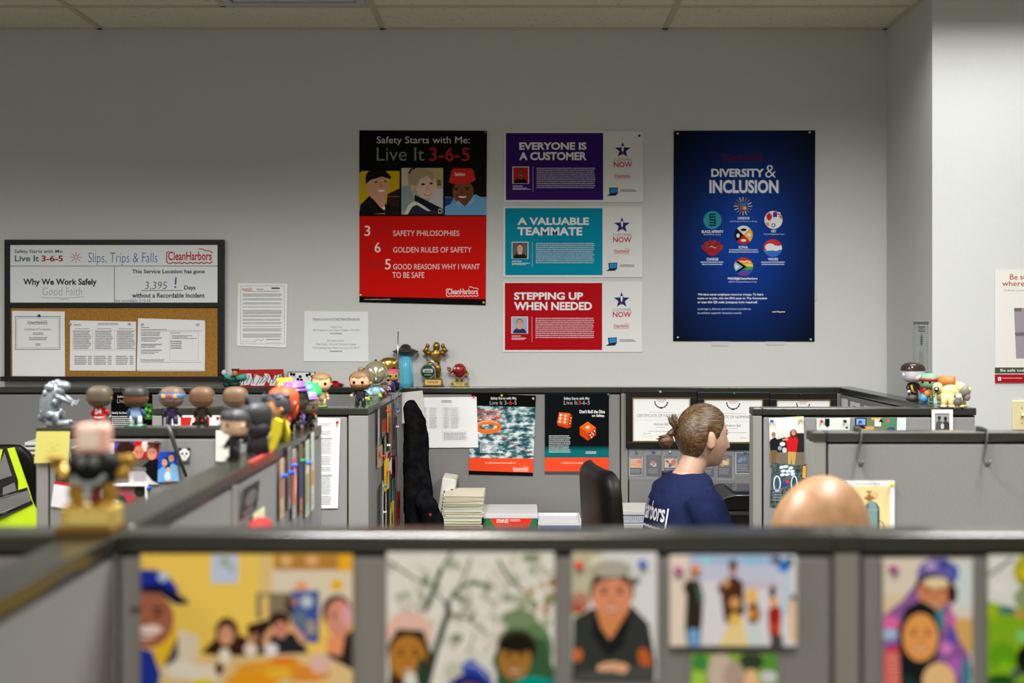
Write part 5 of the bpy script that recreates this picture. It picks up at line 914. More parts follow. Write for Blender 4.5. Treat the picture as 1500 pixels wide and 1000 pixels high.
# trophies against the wall
def trophy_base(t, w_, d, h, plate, cols=((92, 72, 38), (205, 170, 95))):
    b = MB(); m = mat(*cols[0], rough=.35, metal=.3); b.box((0, 0, h*.14), (w_, d, h*.28), m, .002); b.box((0, 0, h*.62), (w_*.88, d*.86, h*.72), m, .003); b.build('base', t)
    b = MB(); b.box((0, -d*.44, h*.62), (w_*plate, .002, h*.5), mat(*cols[1], rough=.3, metal=.35)); b.build('name_plate', t)
    a = Art([(0, 0), (30, 0), (30, 10), (0, 10)], 30/(w_*plate*.9), cols[1], t=.0002, rough=.3); a.greek(3, 2, 27, 7.5, 3, (95, 75, 40), 3, align='c', bw=4); a.done('plate_lettering', loc=(0, -d*.44-.001, h*.62), parent=t)
t = thing('trophy', 'gold flexing strongman trophy with a round medallion against the back wall', 'trophy', (P(635, 560, 4.885).x, 4.886, TOP))
trophy_base(t, .088, .058, .033, .82); GB = mat(150, 118, 52, .3, .75); SV = mat(205, 205, 205, .25, .6)
b = MB(); b.loft([(.010, 0, .098, .018, .014), (.006, 0, .115, .019, .015), (.006, 0, .135, .025, .017), (.008, 0, .150, .026, .016), (.010, 0, .157, .012, .011), (.011, 0, .165, .010, .010)], GB); b.ell((.013, -.002, .174), (.0155, .016, .019), GB); b.ell((.013, -.016, .172), (.003, .004, .004), GB, n=8, k=6)
b.build('body', t)
for q in (-1, 1):
    b = MB(); c_ = .008; b.tube([(c_+q*.022, 0, .15), (c_+q*.040, -.002, .139), (c_+q*.046, -.002, .150), (c_+q*.034, -.006, .171)], [.011, .0125, .011, .008], GB); b.ell((c_+q*.033, -.006, .176), (.009, .009, .010), GB, n=12, k=8); b.build('arm', t)
b = MB(); b.tube([(.012, 0, .1), (.022, 0, .075), (.018, 0, .036)], [.014, .0115, .008], GB); b.ell((.02, -.006, .036), (.009, .015, .006), GB, n=10, k=6); b.build('leg', t)
b = MB(); b.tube([(.002, 0, .1), (-.020, -.006, .095), (-.026, 0, .06)], [.014, .012, .009], GB); b.build('leg', t)
b = MB(); b.ell((.005, 0, .098), (.020, .016, .012), SV); b.tube([(-.022, -.002, .125), (-.004, -.012, .108), (.008, -.014, .098)], [.006, .007, .006], SV); b.build('trunks', t)
t2 = b = MB(); b.lathe([(.0, -.004), (.031, -.004), (.0325, 0), (.031, .004), (0, .004)], mat(170, 165, 140, .25, .7), rot=(pi/2, 0, 0), n=28); m_ = b.build('medallion', t, (-.022, -.022, .067))
b = MB(); b.lathe([(0, 0), (.027, 0), (.027, .001), (0, .001)], mat(24, 70, 52, .35), rot=(pi/2, 0, 0), n=28); b.box((0, -.0015, .003), (.042, .001, .014), mat(196, 196, 190, .4)); b.box((0, -.0015, -.014), (.03, .001, .006), mat(60, 160, 110, .4)); b.box((0, -.0022, .002), (.03, .0006, .005), mat(90, 60, 60, .4)); b.build('medallion_face', m_, (0, -.0042, 0))
t = thing('trophy', 'small trophy with a red ball-bodied figure on gold legs against the back wall', 'trophy', (P(673, 560, 4.885).x, 4.886, TOP))
trophy_base(t, .080, .045, .022, .6, ((150, 125, 60), (190, 170, 95))); RB = mat(150, 26, 24, .28)
b = MB(); b.ell((0, 0, .071), (.0295, .029, .0295), RB, n=28, k=18); b.build('body', t)
for q in (-1, 1):
    b = MB(); b.ell((-.012+q*.007, -.025, .080), (.004, .003, .006), mat(225, 220, 210, .3), n=10, k=6); b.build('eye', t)
    b = MB(); b.tube([(q*.010, 0, .045), (q*.010, 0, .026)], [.0045, .004], GB); b.ell((q*.011, -.006, .025), (.007, .012, .0045), GB, n=10, k=6); b.build('leg', t)
b = MB(); b.tube([(-.018, -.024, .066), (-.006, -.029, .060), (.008, -.0285, .064)], .0012, mat(60, 10, 10, .4), 6); b.build('mouth', t)
b = MB(); b.tube([(-.027, 0, .068), (-.036, -.006, .062), (-.042, -.008, .070)], [.005, .005, .004], RB)
b.ell((-.044, -.008, .073), (.007, .005, .007), GB, n=10, k=6)
for k in range(4): b.tube([(-.044+(k-1.5)*.003, -.008, .077), (-.045+(k-1.5)*.005, -.009, .086)], [.0022, .0018], GB, 6)
b.tube([(-.038, -.008, .074), (-.034, -.010, .079)], [.0022, .0018], GB, 6); b.build('arm', t)
b = MB(); b.tube([(.027, 0, .068), (.036, -.004, .055), (.030, -.012, .045)], [.005, .005, .0045], GB); b.ell((.029, -.014, .045), (.007, .007, .006), RB, n=10, k=6); b.build('arm', t)
# graffiti plaque, small sign, toy car, reclining figure on the wall panel
YT = YB2
p = P(382, 546, YT); a = Art([(349, 535), (415, 534), (416, 559.5), (348, 559.5)], F/YT, (165, 38, 36), t=.012, k=1.2); r = random.Random(3); LG = (200, 202, 206)
for pts in ([(350, 558), (356, 541), (368, 540), (372, 556)], [(368, 558), (374, 541), (384, 545), (382, 558)], [(380, 558), (388, 540), (394, 541), (404, 558), (396, 558), (391, 550), (387, 558)], [(398, 557), (403, 543), (413, 541), (414, 555), (406, 558)]): a.poly(pts, LG)
for i in range(13):
    x = 352+i*4.7; a.stroke([(x, 557-r.random()*3), (x+2+r.random()*5, 548-r.random()*3), (x+1+r.random()*6, 541+r.random()*2)], 1.0, (34, 34, 38))
a.done('graffiti_plaque', 'small red plaque with white and black graffiti lettering on the wall panel', 'plaque', loc=(p.x, YT+.006, HP+.0375+.0005))
p = P(442, 548, YT); a = Art([(422, 538), (462, 538.5), (462, 560), (422, 560)], F/YT, (18, 18, 20), t=.012, k=1.2); a.rect(423, 539, 461, 554, (214, 214, 214)); a.rect(426, 556, 436, 556.7, (190, 190, 195)); a.rect(442, 555.5, 459, 556.2, (190, 190, 195)); a.rect(442, 557.2, 459, 557.8, (190, 190, 195))
for (x, y) in ((427, 541.5), (431, 542), (437, 549), (440, 545), (442, 550), (450, 543), (454, 541.5), (458, 545)): a.ell(x, y, 2.4, 2.1, (26, 26, 28), rot=x*7); a.stroke([(x, y+1), (x+3, y+5)], .7, (40, 40, 42))
a.done('desk_sign', 'small white card sign with black blot drawings on a black base on the wall panel', 'sign', loc=(p.x, YT+.006, HP+.0325))
t = thing('toy_car', 'small red toy sports car on the wall panel', 'toy car', (P(493, 560, YT).x, YT, TOP)); RC = mat(190, 20, 28, .2, coat=.5)
b = MB(); b.prism([(-.03, .004), (.03, .004), (.032, .010), (.028, .014), (.012, .017), (.004, .026), (-.010, .027), (-.022, .019), (-.031, .017), (-.032, .009)], -.013, .013, RC); b.build('body', t)
for x in (-.019, .019):
    for y in (-.0135, .0135): MB().lathe([(.0, -.003), (.0075, -.003), (.0075, .003), (0, .003)], mat(20, 20, 20, .6), (x, y, .0075), 14, (pi/2, 0, 0)).build('wheel', t)
MB().prism([(.005, .0185), (.002, .0248), (-.009, .0255), (-.018, .0195)], -.0133, .0133, mat(26, 26, 30, .15)).build('window_band', t)
t = thing('reclining_figurine', 'reclining figurine with dark red hair in a teal jacket by the notice board', 'figurine', (P(343, 560, YT).x, YT, TOP)); TL = mat(70, 170, 150, .5); DK = mat(24, 60, 54, .5)
b = MB(); b.tube([(-.030, 0, .018), (-.005, -.004, .030), (.012, 0, .034)], [.016, .02, .016], DK); b.build('torso', t)
b = MB(); b.ell((.006, -.008, .060), (.012, .012, .014), mat(200, 140, 95, .5)); b.build('head', t); b = MB(); b.ell((.006, -.003, .068), (.014, .014, .010), mat(92, 40, 36, .6))
for i in range(8): b.tube([(.006+.010*cos(i*.8), -.003+.01*sin(i*.8), .070), (.006+.017*cos(i*.8), -.003+.014*sin(i*.8), .078)], [.005, .001], mat(92, 40, 36, .6), 6)
b.build('hair', t)
for (pts, rr, nm) in (([(-.01, -.012, .034), (-.028, -.02, .045), (-.036, -.02, .058)], [.010, .009, .008], 'arm'), ([(.016, -.01, .038), (.035, -.014, .042), (.055, -.012, .046)], [.012, .013, .012], 'arm'), ([(-.02, -.005, .014), (.005, -.018, .012), (.028, -.014, .012)], [.012, .010, .009], 'leg'), ([(-.028, .006, .014), (-.036, -.01, .010), (-.02, -.02, .008)], [.012, .010, .008], 'leg')): b = MB(); b.tube(pts, rr, TL if nm == 'arm' else DK); b.build(nm, t)
b = MB(); b.ell((-.038, -.02, .062), (.011, .010, .012), mat(205, 215, 205, .5)); b.build('mask', t)
# toys at the far corner of the angled panel
Xt = XR1
vfig('vinyl figure with a glossy dark dome head and gold trim on the angled panel', (Xt-.012, 4.02, TOP), 20, .142, mat(54, 44, 38, .12), (200, 200, 204), (34, 30, 28), (60, 54, 48), (40, 40, 40), 'cap', lambda t, part: (part('visor', lambda b: b.ell((.06, -.12, .58), (.2, .16, .1), mat(205, 208, 212, .25))), part('trim', lambda b: b.tube([(-.12, -.08, .40), (-.1, -.11, .25), (-.02, -.1, .2)], .03, cv((190, 140, 50))))), 'toys at the end of the angled panel', eyes=False)
vfig('mint green round-headed figure with a red headband and red scarf', (Xt+.008, 3.92, TOP), -40, .108, None, (120, 178, 140), (150, 115, 50), (110, 150, 110), (100, 150, 120), 'cap', lambda t, part: (part('headband', lambda b: b.loft([(0, 0, .70, .29, .25), (0, 0, .79, .29, .25)], cv((190, 44, 46)), e=.72)), part('scarf', lambda b: b.loft([(-.18, .0, .02, .08, .06), (-.18, 0, .3, .09, .07), (-.1, 0, .5, .2, .14)], cv((165, 28, 30))))), 'toys at the end of the angled panel')
def small(lb, loc, cols, kind):
    t = thing('toy_figure', lb, 'figurine', loc, 0, 'toys at the end of the angled panel')
    return t
t = small('small figure bending forward with a brown barrel on its back', (Xt+.012, 3.80, TOP), 0, 0)
b = MB(); b.lathe([(0, -.028), (.017, -.027), (.021, -.01), (.021, .012), (.018, .028), (0, .028)], mat(186, 112, 46, .45), (.012, 0, .078), 20, (pi/2, .0, 1.2)); b.build('barrel', t)
b = MB(); b.loft([(0, 0, .016, .02, .018), (0, 0, .035, .022, .02), (0.004, 0, .062, .018, .016)], mat(190, 180, 110, .5)); b.build('torso', t)
b = MB(); b.ell((-.02, -.006, .058), (.018, .016, .019), mat(205, 190, 140, .4)); b.build('head', t); b = MB(); b.ell((-.029, -.02, .055), (.008, .006, .009), mat(30, 32, 36, .3)); b.ell((-.031, -.025, .056), (.004, .003, .004), mat(225, 225, 225, .3)); b.build('eye', t)
for q in (-1, 1): b = MB(); b.tube([(q*.01, 0, .02), (q*.013, -.004, .004)], [.009, .008], mat(120, 160, 130, .5)); b.build('leg', t)
t = small('bone coloured four-legged beast toy with a grey drooping head', (Xt+.006, 3.715, TOP), 0, 0); BN = mat(214, 198, 140, .45); GY = mat(128, 124, 112, .45)
b = MB(); b.ell((0, 0, .052), (.034, .022, .022), BN); b.tube([(.014, 0, .066), (.03, -.008, .064), (.036, -.014, .05)], [.02, .018, .014], BN); b.build('body', t)
b = MB(); b.ell((.038, -.016, .054), (.019, .017, .021), GY); b.ell((.044, -.022, .036), (.010, .009, .014), GY); b.build('head', t); b = MB(); b.ell((.05, -.026, .06), (.006, .004, .008), mat(220, 200, 90, .4)); b.build('eye', t)
for (x, y, f) in ((-.024, -.012, -1), (-.008, -.014, 0), (.02, -.012, .6), (.034, .006, 1)): b = MB(); b.tube([(x, y, .045), (x+f*.004, y-.003, .02), (x+f*.008, y-.004, .005)], [.012, .010, .009], BN); b.ell((x+f*.009, y-.010, .005), (.011, .012, .005), BN, n=10, k=6); b.build('leg', t)
t = small('tiny grey and white big-eyed bird toy in front of the bone beast', (Xt+.022, 3.695, TOP), 0, 0)
b = MB(); b.ell((0, 0, .016), (.014, .011, .016), mat(88, 86, 82, .5)); b.build('body', t); b = MB(); b.ell((.001, -.002, .036), (.010, .009, .009), mat(205, 208, 214, .4)); b.build('head', t)
for q in (-1, 1): b = MB(); b.ell((q*.006, -.004, .003), (.005, .008, .003), mat(180, 120, 60, .5), n=8, k=6); b.build('foot', t)
t = small('tiny bright blue and orange crouching figure on the angled panel', (Xt-.018, 3.90, TOP), 0, 0)
b = MB(); b.ell((0, 0, .016), (.013, .012, .014), mat(60, 150, 200, .4)); b.build('body', t); b = MB(); b.ell((.012, 0, .032), (.010, .009, .012), mat(205, 120, 50, .4)); b.build('head', t)
t = small('dark grey crouching mole-like toy beside the tiny blue figure', (Xt-.026, 3.985, TOP), 0, 0); b = MB(); b.ell((0, 0, .012), (.018, .014, .012), mat(80, 78, 70, .5)); b.build('body', t); b = MB(); b.ell((-.016, -.004, .010), (.008, .008, .008), mat(50, 48, 46, .5)); b.build('head', t)

# ------------------------------------------------------------------ gold trophy close to the camera
t = thing('trophy', 'big blurred gold trophy with a black mouth-shaped body and a pinkish block on top', 'trophy', (X1-.008, 1.512, TOP)); t.scale = (.88, .9, .86)
G1 = mat(186, 146, 62, .32, .45); G2 = mat(206, 178, 92, .35, .3)
b = MB(); b.box((0, 0, .006), (.088, .056, .012), mat(120, 92, 40, .35, .3), .002); b.box((.002, 0, .026), (.078, .050, .030), G2, .004); b.build('base', t)
b = MB(); b.box((.006, -.0255, .026), (.060, .002, .020), mat(222, 198, 118, .4, .2)); b.build('name_plate', t)
for q, f in ((-1, .031), (1, .026)):
    b = MB(); b.tube([(q*.012, 0, .092), (q*.022+.004, -.004, .072), (q*f+.006, .002, .060), (q*.02+.002, 0, .041)], [.013, .013, .011, .010], G1); b.ell((q*.022, -.008, .044), (.012, .018, .006), G1, n=12, k=8); b.build('leg', t)
b = MB(); b.ell((.006, 0, .098), (.040, .027, .032), mat(7, 8, 9, .6, spec=.2), e=.9, n=28); b.build('body', t)
b = MB(); pts = [(.006+.025*cos(R(a_)), -.024-.003*sin(R(-a_)), .096+.019*sin(R(a_))) for a_ in range(200, 345, 12)]; b.tube(pts, [(.002+.0065*sin(pi*i/(len(pts)-1)), .004) for i in range(len(pts))], mat(140, 150, 152, .4)); b.build('mouth', t)
for q in (-1, 1): b = MB(); b.ell((.006+q*.0085, -.026, .112), (.0068, .006, .009), mat(105, 110, 110, .4)); b.build('tooth', t)
b = MB(); b.box((.004, 0, .144), (.050, .036, .048), mat(228, 176, 160, .5), .010, seg=4); b.build('top_block', t)
b = MB(); b.box((.004, -.0188, .146), (.030, .002, .030), mat(236, 220, 208, .5), .0008); b.build('block_panel', t)
for q in (-1, 1):
    b = MB(); b.tube([(q*.030+.004, 0, .094), (q*.046+.006, -.004, .088), (q*.052+.006, -.006, .105)], [.010, .011, .009], G1); h_ = Vector((q*.054+.006, -.008, .110)); b.ell(h_, (.011, .010, .011), G1, n=14, k=10)
    for k in range(4): b.tube([h_+Vector(((k-1.5)*.005, -.004, .007)), h_+Vector(((k-1.5)*.0055, -.011, .008)), h_+Vector(((k-1.5)*.0055, -.012, .001))], [.0032, .0032, .0028], G1, 6)
    b.tube([h_+Vector((-q*.008, -.004, .001)), h_+Vector((-q*.009, -.011, .005))], [.0034, .003], G1, 6); b.build('arm', t)
b = MB(); b.ell((.012, -.012, .056), (.009, .008, .015), mat(110, 30, 22, .35)); b.build('emblem', t)
# ------------------------------------------------------------------ people
DG = lambda: bpy.context.evaluated_depsgraph_get()
def fuse(b, name, parent, voxel, smooth=6, fac=.5):
    """join the builder's closed shells into one continuous surface"""
    o = b.build('tmp_shell'); m = o.modifiers.new('r', 'REMESH'); m.mode = 'VOXEL'; m.voxel_size = voxel; m.use_smooth_shade = True
    s = o.modifiers.new('s', 'SMOOTH'); s.iterations = smooth; s.factor = fac
    me = bpy.data.meshes.new_from_object(o.evaluated_get(DG())); old = o.data; mats = b.mats
    bpy.data.objects.remove(o); bpy.data.meshes.remove(old); me.name = name
    for i, q in enumerate(mats):
        if i >= len(me.materials): me.materials.append(q)
        elif me.materials[i] is None: me.materials[i] = q
    n = bpy.data.objects.new(name, me); C.objects.link(n); n.parent = parent
    for p in me.polygons: p.use_smooth = True
    return n
def g2(a, s): return math.exp(-(a/s)**2)
def head_point(u, bald=False):
    """unit direction -> point on a head facing +x, origin mid-head"""
    x, y, z = u; s = max(0, -z); px, py, pz = x*.099, y*.077, z*.116
    px -= .002
    if z < 0:
        py *= 1-.22*s**1.4
        if x < 0: px *= 1-.50*s**1.1
    else: px *= 1+.03*z; py *= 1-.03*z
    if x > 0:
        f = x/max(1e-4, math.hypot(x, y))
        f = min(1, max(0, f))**1.5 if abs(z) < .999 else 0
        px += f*.036*s**1.6*max(0, 1-max(0, s-.93)/.07)
        px += f*(.024*g2(py, .0105)*max(0, min(1, (.022-pz)/.055)) * (1 if pz > -.036 else max(0, 1-(-.036-pz)/.011)))
        px += f*(.004*g2(pz-.030, .010)-.008*g2(abs(py)-.031, .015)*g2(pz-.012, .011))
        px += f*(.0055*g2(py, .020)*(g2(pz+.060, .0055)+.9*g2(pz+.071, .006))-.004*g2(pz+.084, .006)*g2(py, .03)+.005*g2(py, .024)*g2(pz+.100, .012))
        px += f*.003*g2(abs(py)-.045, .02)*g2(pz+.02, .02)
    return Vector((px, py, pz))
def face_at(y, z, out=0.):
    """point of the face surface at the given height and side offset"""
    u = Vector((1, y/.077, z/.116))
    for i in range(12):
        uy, uz = u.y, u.z; u = Vector((math.sqrt(max(.02, 1-uy*uy-uz*uz)), uy, uz)).normalized(); p = head_point(u); u = Vector((u.x, u.y+(y-p.y)/.077, u.z+(z-p.z)/.116))
    return head_point(u.normalized())+Vector((out, 0, 0))
def sphere_dirs(n=96, k=72):
    vs = [(cos(-pi/2+pi*i/k)*cos(2*pi*j/n), cos(-pi/2+pi*i/k)*sin(2*pi*j/n), sin(-pi/2+pi*i/k)) for i in range(k+1) for j in range(n)]
    fs = [(i*n+j, i*n+(j+1) % n, (i+1)*n+(j+1) % n, (i+1)*n+j) for i in range(k) for j in range(n)]
    return vs, fs
def skin_mat(name, c0, c1, rough=.42):
    m = var_mat(name, c0, c1, 35, rough, detail=4); b_ = bsdf(m); b_.inputs['Subsurface Weight'].default_value = .12; b_.inputs['Subsurface Radius'].default_value = (.012, .004, .002); b_.inputs['Subsurface Scale'].default_value = .5
    return m
def person(label, loc, yaw, skin, shirt, trousers, headc, pitch=0, sc_=1., dz=0, bw=1.):
    t = thing('person', label, 'person', loc, R(yaw)); hc = Vector(headc)
    Mh = Matrix.Translation(hc) @ Euler((0, R(pitch), 0)).to_matrix().to_4x4() @ Matrix.Scale(sc_, 4)
    nb = Vector((.058, 0, 1.055+dz)); z = lambda v: v+dz
    # body: head, neck, torso, arms with five-fingered hands, legs - one continuous surface
    b = MB(); vs, fs = sphere_dirs(); b.add([head_point(v) for v in vs], fs, skin, True, Mh)
    for q in (-1, 1):
        M_ = Mh @ Matrix.Translation((-.004, q*.0765, -.006)) @ Euler((R(0), R(-12), R(q*18))).to_matrix().to_4x4()
        b.ell((0, q*.002, 0), (.020, .007, .034), skin, M=M_); b.tube([(.004, q*.006, -.030), (-.010, q*.007, -.018), (-.016, q*.008, .006), (-.010, q*.008, .026), (.006, q*.007, .031), (.014, q*.006, .020)], [.005]+[.0048]*4+[.004], skin, 8) if 0 else None
    b.tube([nb+Vector((-.025, 0, -.05)), nb+Vector((-.008, 0, .0)), Mh @ Vector((-.022, 0, -.075)), Mh @ Vector((-.018, 0, -.03))], [.072, .051, .046, .05], skin, 24)
    b.loft([(0, 0, z(.50), .11, .165*bw), (-.005, 0, z(.62), .105, .150*bw), (0, 0, z(.76), .098, .140*bw), (.018, 0, z(.88), .102, .155*bw), (.030, 0, z(.97), .098, .165*bw), (.042, 0, z(1.02), .075, .14*bw), (.05, 0, z(1.05), .055, .08*bw)], skin)
    for q in (-1, 1):
        b.tube([(.035, q*.155*bw, z(.995)), (.085, q*.205*bw, z(.83)), (.13, q*.215, .80+dz*.5), (.25, q*.185, .785), (.365, q*.150, .782)], [.050, .043, .041, .035, .024], skin, 14)
        b.tube([(.365, q*.150, .782), (.41, q*.142, .785), (.455, q*.138, .784)], [(.026, .018), (.038, .015), (.038, .013)], skin, 12)
        for k in range(4):
            y0 = q*.138+(k-1.5)*.0185; L = (.062, .075, .071, .056)[k if q > 0 else 3-k]
            b.tube([(.448, y0, .786), (.448+L*.5, y0, .791), (.448+L*.85, y0, .780), (.448+L, y0, .768)], [.0088, .0085, .0078, .0065], skin, 8)
        b.tube([(.385, q*.150-q*.025, .784), (.412, q*.150-q*.050, .782), (.44, q*.150-q*.058, .776)], [.012, .0105, .008], skin, 8)
        b.tube([(.0, q*.085, .53), (.22, q*.10, .525), (.43, q*.105, .50), (.425, q*.105, .28), (.41, q*.105, .10)], [.085, .075, .055, .055, .038], skin, 14)
    body = fuse(b, 'body', t, .0045, 3)
    # clothes
    b = MB()
    b.loft([(-.01, 0, z(.53), .145, .190*bw), (-.015, 0, z(.62), .135, .175*bw), (-.008, 0, z(.76), .122, .160*bw), (.012, 0, z(.88), .122, .172*bw), (.026, 0, z(.965), .115, .180*bw), (.036, 0, z(1.012), .098, .165*bw), (.043, 0, z(1.04), .082, .125*bw), (.047, 0, z(1.062), .068, .082*bw)], shirt)
    for q in (-1, 1): b.tube([(.03, q*.135*bw, z(.99)), (.05, q*.175*bw, z(.945)), (.078, q*.210*bw, z(.86)), (.098, q*.222*bw, z(.80))], [.066, .067, .063, .062], shirt, 18)
    sh = fuse(b, 'shirt', t, .0065, 6)
    tex = bpy.data.textures.new('folds', 'CLOUDS'); tex.noise_scale = .075; tex.noise_depth = 1
    d = sh.modifiers.new('folds', 'DISPLACE'); d.texture = tex; d.strength = .012; d.mid_level = .5
    b = MB()
    b.loft([(0, 0, .46, .12, .17), (-.005, 0, .52, .145, .19), (-.005, 0, .60, .132, .172)], trousers)
    for q in (-1, 1): b.tube([(.0, q*.09, .52), (.22, q*.105, .52), (.45, q*.11, .50), (.435, q*.11, .28), (.425, q*.11, .085)], [.10, .088, .070, .068, .062], trousers, 16)
    fuse(b, 'trousers', t, .009, 5)
    for q in (-1, 1):
        b = MB(); b.ell((.47, q*.11, .045), (.13, .045, .045), mat(30, 30, 32, .5), e=.8); b.span(.345, .59, q*.11-.043, q*.11+.043, 0, .02, mat(225, 225, 220, .6), .006); b.build('shoe', t)
        e_ = face_at(q*.031, .0125)
        b = MB(); b.ell(e_+Vector((-.0075, 0, 0)), (.0115, .0125, .0105), mat(225, 222, 218, .15), M=Mh); b.ell(e_+Vector((.0018, 0, 0)), (.0026, .0055, .0055), mat(60, 70, 80, .1), M=Mh); b.build('eye', t)
        b = MB(); b.tube([Mh @ face_at(q*y_, z_, o_) for (y_, z_, o_) in ((.048, .0165, .001), (.040, .0200, .003), (.031, .0210, .0045), (.020, .0170, .002))], [.0008, .0016, .0018, .0008], mat(60, 42, 32, .6), 6); b.build('eyelash', t)
        b = MB(); b.tube([Mh @ face_at(q*y_, z_, .0008) for (y_, z_) in ((.050, .029), (.036, .034), (.018, .030))], [(.0008, .0008), (.0014, .0024), (.0012, .0022)], mat(130, 98, 70, .7), 6); b.build('eyebrow', t)
    b = MB()
    for (z_, w_, c_) in ((-.0605, .019, .0032), (-.0705, .016, .0036)): b.tube([Mh @ face_at(w_*k/4, z_-.0006*k*k/4, -.001) for k in range(-4, 5)], [(.0015+c_*(1-abs(k)/4.2))*.9 for k in range(-4, 5)], mat(196, 122, 108, .45), 8)
    b.build('lips', t)
    return t, Mh, sh
SK1 = skin_mat('light_skin', (.54, .315, .215), (.62, .38, .27))
NAVY = var_mat('navy_cotton', (.008, .014, .052), (.012, .020, .072), 220, .9, spec=.15)
WX, WY, WYAW = .572, 4.10, 17
t, Mh, shirt = person('person with light brown hair in a ponytail and a navy T-shirt, seated in profile', (WX, WY, 0), WYAW, SK1, NAVY, mat(38, 40, 46, .8), (.108, 0, 1.211), 4, .945, dz=.024, bw=.9)
HAIR = new_mat('brown_hair', (.16, .09, .045), .42, spec=.5); hn = noise(HAIR, 1.0, 2, 'Object', (9, 170, 230)); link(HAIR, ramp(HAIR, hn, [(.28, (.022, .011, .004)), (.50, (.085, .044, .016)), (.78, (.22, .125, .048))]), bsdf(HAIR).inputs['Base Color']); bump(HAIR, hn, .5, .003)
def interp(x, pts):
    for (x0, y0), (x1, y1) in zip(pts, pts[1:]):
        if x <= x1: return y0+(y1-y0)*max(0, min(1, (x-x0)/(x1-x0)))
    return pts[-1][1]
LINE = [(-.12, -.070), (-.070, -.088), (-.036, -.080), (-.024, -.046), (-.014, .020), (.010, .024), (.020, -.002), (.030, .006), (.045, .034), (.066, .060), (.085, .082), (.1, .1)]
vs, fs = sphere_dirs(128, 96); pts = [head_point(v) for v in vs]; out = []
for v, p in zip(vs, pts):
    d = p.z-interp(p.x, LINE); k_ = max(0, min(1, (d+.004)/.035)); k_ = k_*k_*(3-2*k_); off = .0012+.0125*k_
    out.append(p*(1+off/p.length))
b = MB(); b.add(out, [f for f in fs if sum(pts[i].z-interp(pts[i].x, LINE) for i in f) > 0], HAIR, True, Mh)
r = random.Random(5)
for i in range(30):      # combed strands running to the tie
    y0 = -.070+.14*r.random(); x0 = .03+.045*r.random(); a = []
    for k in range(9):
        s = k/8; u = Vector((x0*(1-s)+-.093*s, y0*(1-s)+.004*s, .085*(1-s)+.026*s+.06*sin(pi*s)*(1-abs(y0)/.11))).normalized(); h = head_point(u); a.append(Mh @ (h*(1+.0132/h.length)))
    b.tube(a, [.0008]+[.0022]*7+[.001], HAIR, 5)
b.build('hair', t)
b = MB(); T0 = Vector((-.118, 0, .024))
def tuft(p0, d, L, w_, n, spread, seed):
    r = random.Random(seed)
    for i in range(n):
        dd = (Vector(d)+Vector((r.uniform(-1, 1), r.uniform(-1, 1), r.uniform(-1, 1)))*spread).normalized(); l = L*r.uniform(.7, 1.1); q = Vector(p0)
        b.tube([Mh @ q, Mh @ (q+dd*l*.5+Vector((r.uniform(-.004, .004), r.uniform(-.005, .005), 0))), Mh @ (q+dd*l)], [w_, w_*.9, w_*.15], HAIR, 6)
tuft(T0+Vector((.006, 0, 0)), (-.35, 0, 1), .058, .008, 26, .32, 2)
tuft(T0, (-.9, 0, -.8), .050, .010, 16, .25, 3)
b.ell(T0+Vector((-.034, 0, -.046)), (.031, .026, .026), HAIR, M=Mh); tuft(T0+Vector((-.012, 0, -.032)), (-1, 0, -.25), .056, .008, 18, .4, 6)
b.build('ponytail', t)
b = MB(); b.tube([Mh @ (T0+Vector((-.004+.003*cos(a_), .013*cos(a_*1.0), .013*sin(a_)))) for a_ in [i*pi/8 for i in range(16)]], .0045, mat(20, 18, 18, .7), 8, closed=True); b.build('hair_tie', t)
b = MB(); b.tube([Mh @ Vector((.001+.006*cos(a_), -.0785, -.036+.006*sin(a_))) for a_ in [i*pi/6 for i in range(12)]], .0012, mat(200, 180, 120, .2, 1), 6, closed=True); b.build('earring', t)
# lettering printed across the back of the shirt
me = bpy.data.meshes.new_from_object(shirt.evaluated_get(DG())); tree = BVHTree.FromPolygons([v.co[:] for v in me.vertices], [list(p.vertices) for p in me.polygons]); bpy.data.meshes.remove(me)
art = MB(); g = glyphs('CleanHarbors', .02, 0); vsl = []; wid = .27; hgt = .066
flat = []; ff = []
def addflat(pts, faces): o_ = len(flat); flat.extend(pts); ff.extend([[i+o_ for i in f] for f in faces])
addflat([(-(v[0]-(g[2]+g[3])/2)/(g[3]-g[2])*wid, (v[1]-g[4])/(g[5]-g[4])*hgt) for v in g[0]], g[1])
wav = [(-wid/2*1.04+wid*1.04*i/24, -.018-.004*(i % 2)) for i in range(25)]
addflat([(x, y) for x, y in wav]+[(x, y-.007) for x, y in wav], [(i, i+1, i+26, i+25) for i in range(24)])
for s_ in (-1, 1): addflat([(s_*wid*.52, -.020), (s_*wid*.52+s_*.006, -.020), (s_*wid*.52+s_*.006, .05), (s_*wid*.52, .05)], [(0, 1, 2, 3)])
pos = []
for (y, z_) in flat:
    hit = tree.ray_cast(Vector((-.6, y+.045, .925+z_)), Vector((1, 0, 0))); pos.append((hit[0]-Vector((.0022, 0, 0))) if hit[0] is not None else Vector((-.12, y, .905+z_)))
art.add(pos, ff, mat(225, 225, 228, .7), False); art.build('shirt_lettering', t)
# the bald man
SK2 = skin_mat('tan_skin', (.25, .135, .062), (.31, .17, .085), .40)
person('person with a bald head seen from behind above the blurred panel', (.500, 2.20, 0), 28, SK2, mat(70, 80, 95, .8), mat(36, 38, 44, .8), (.115, 0, 1.198), 20, 1.10)[0]

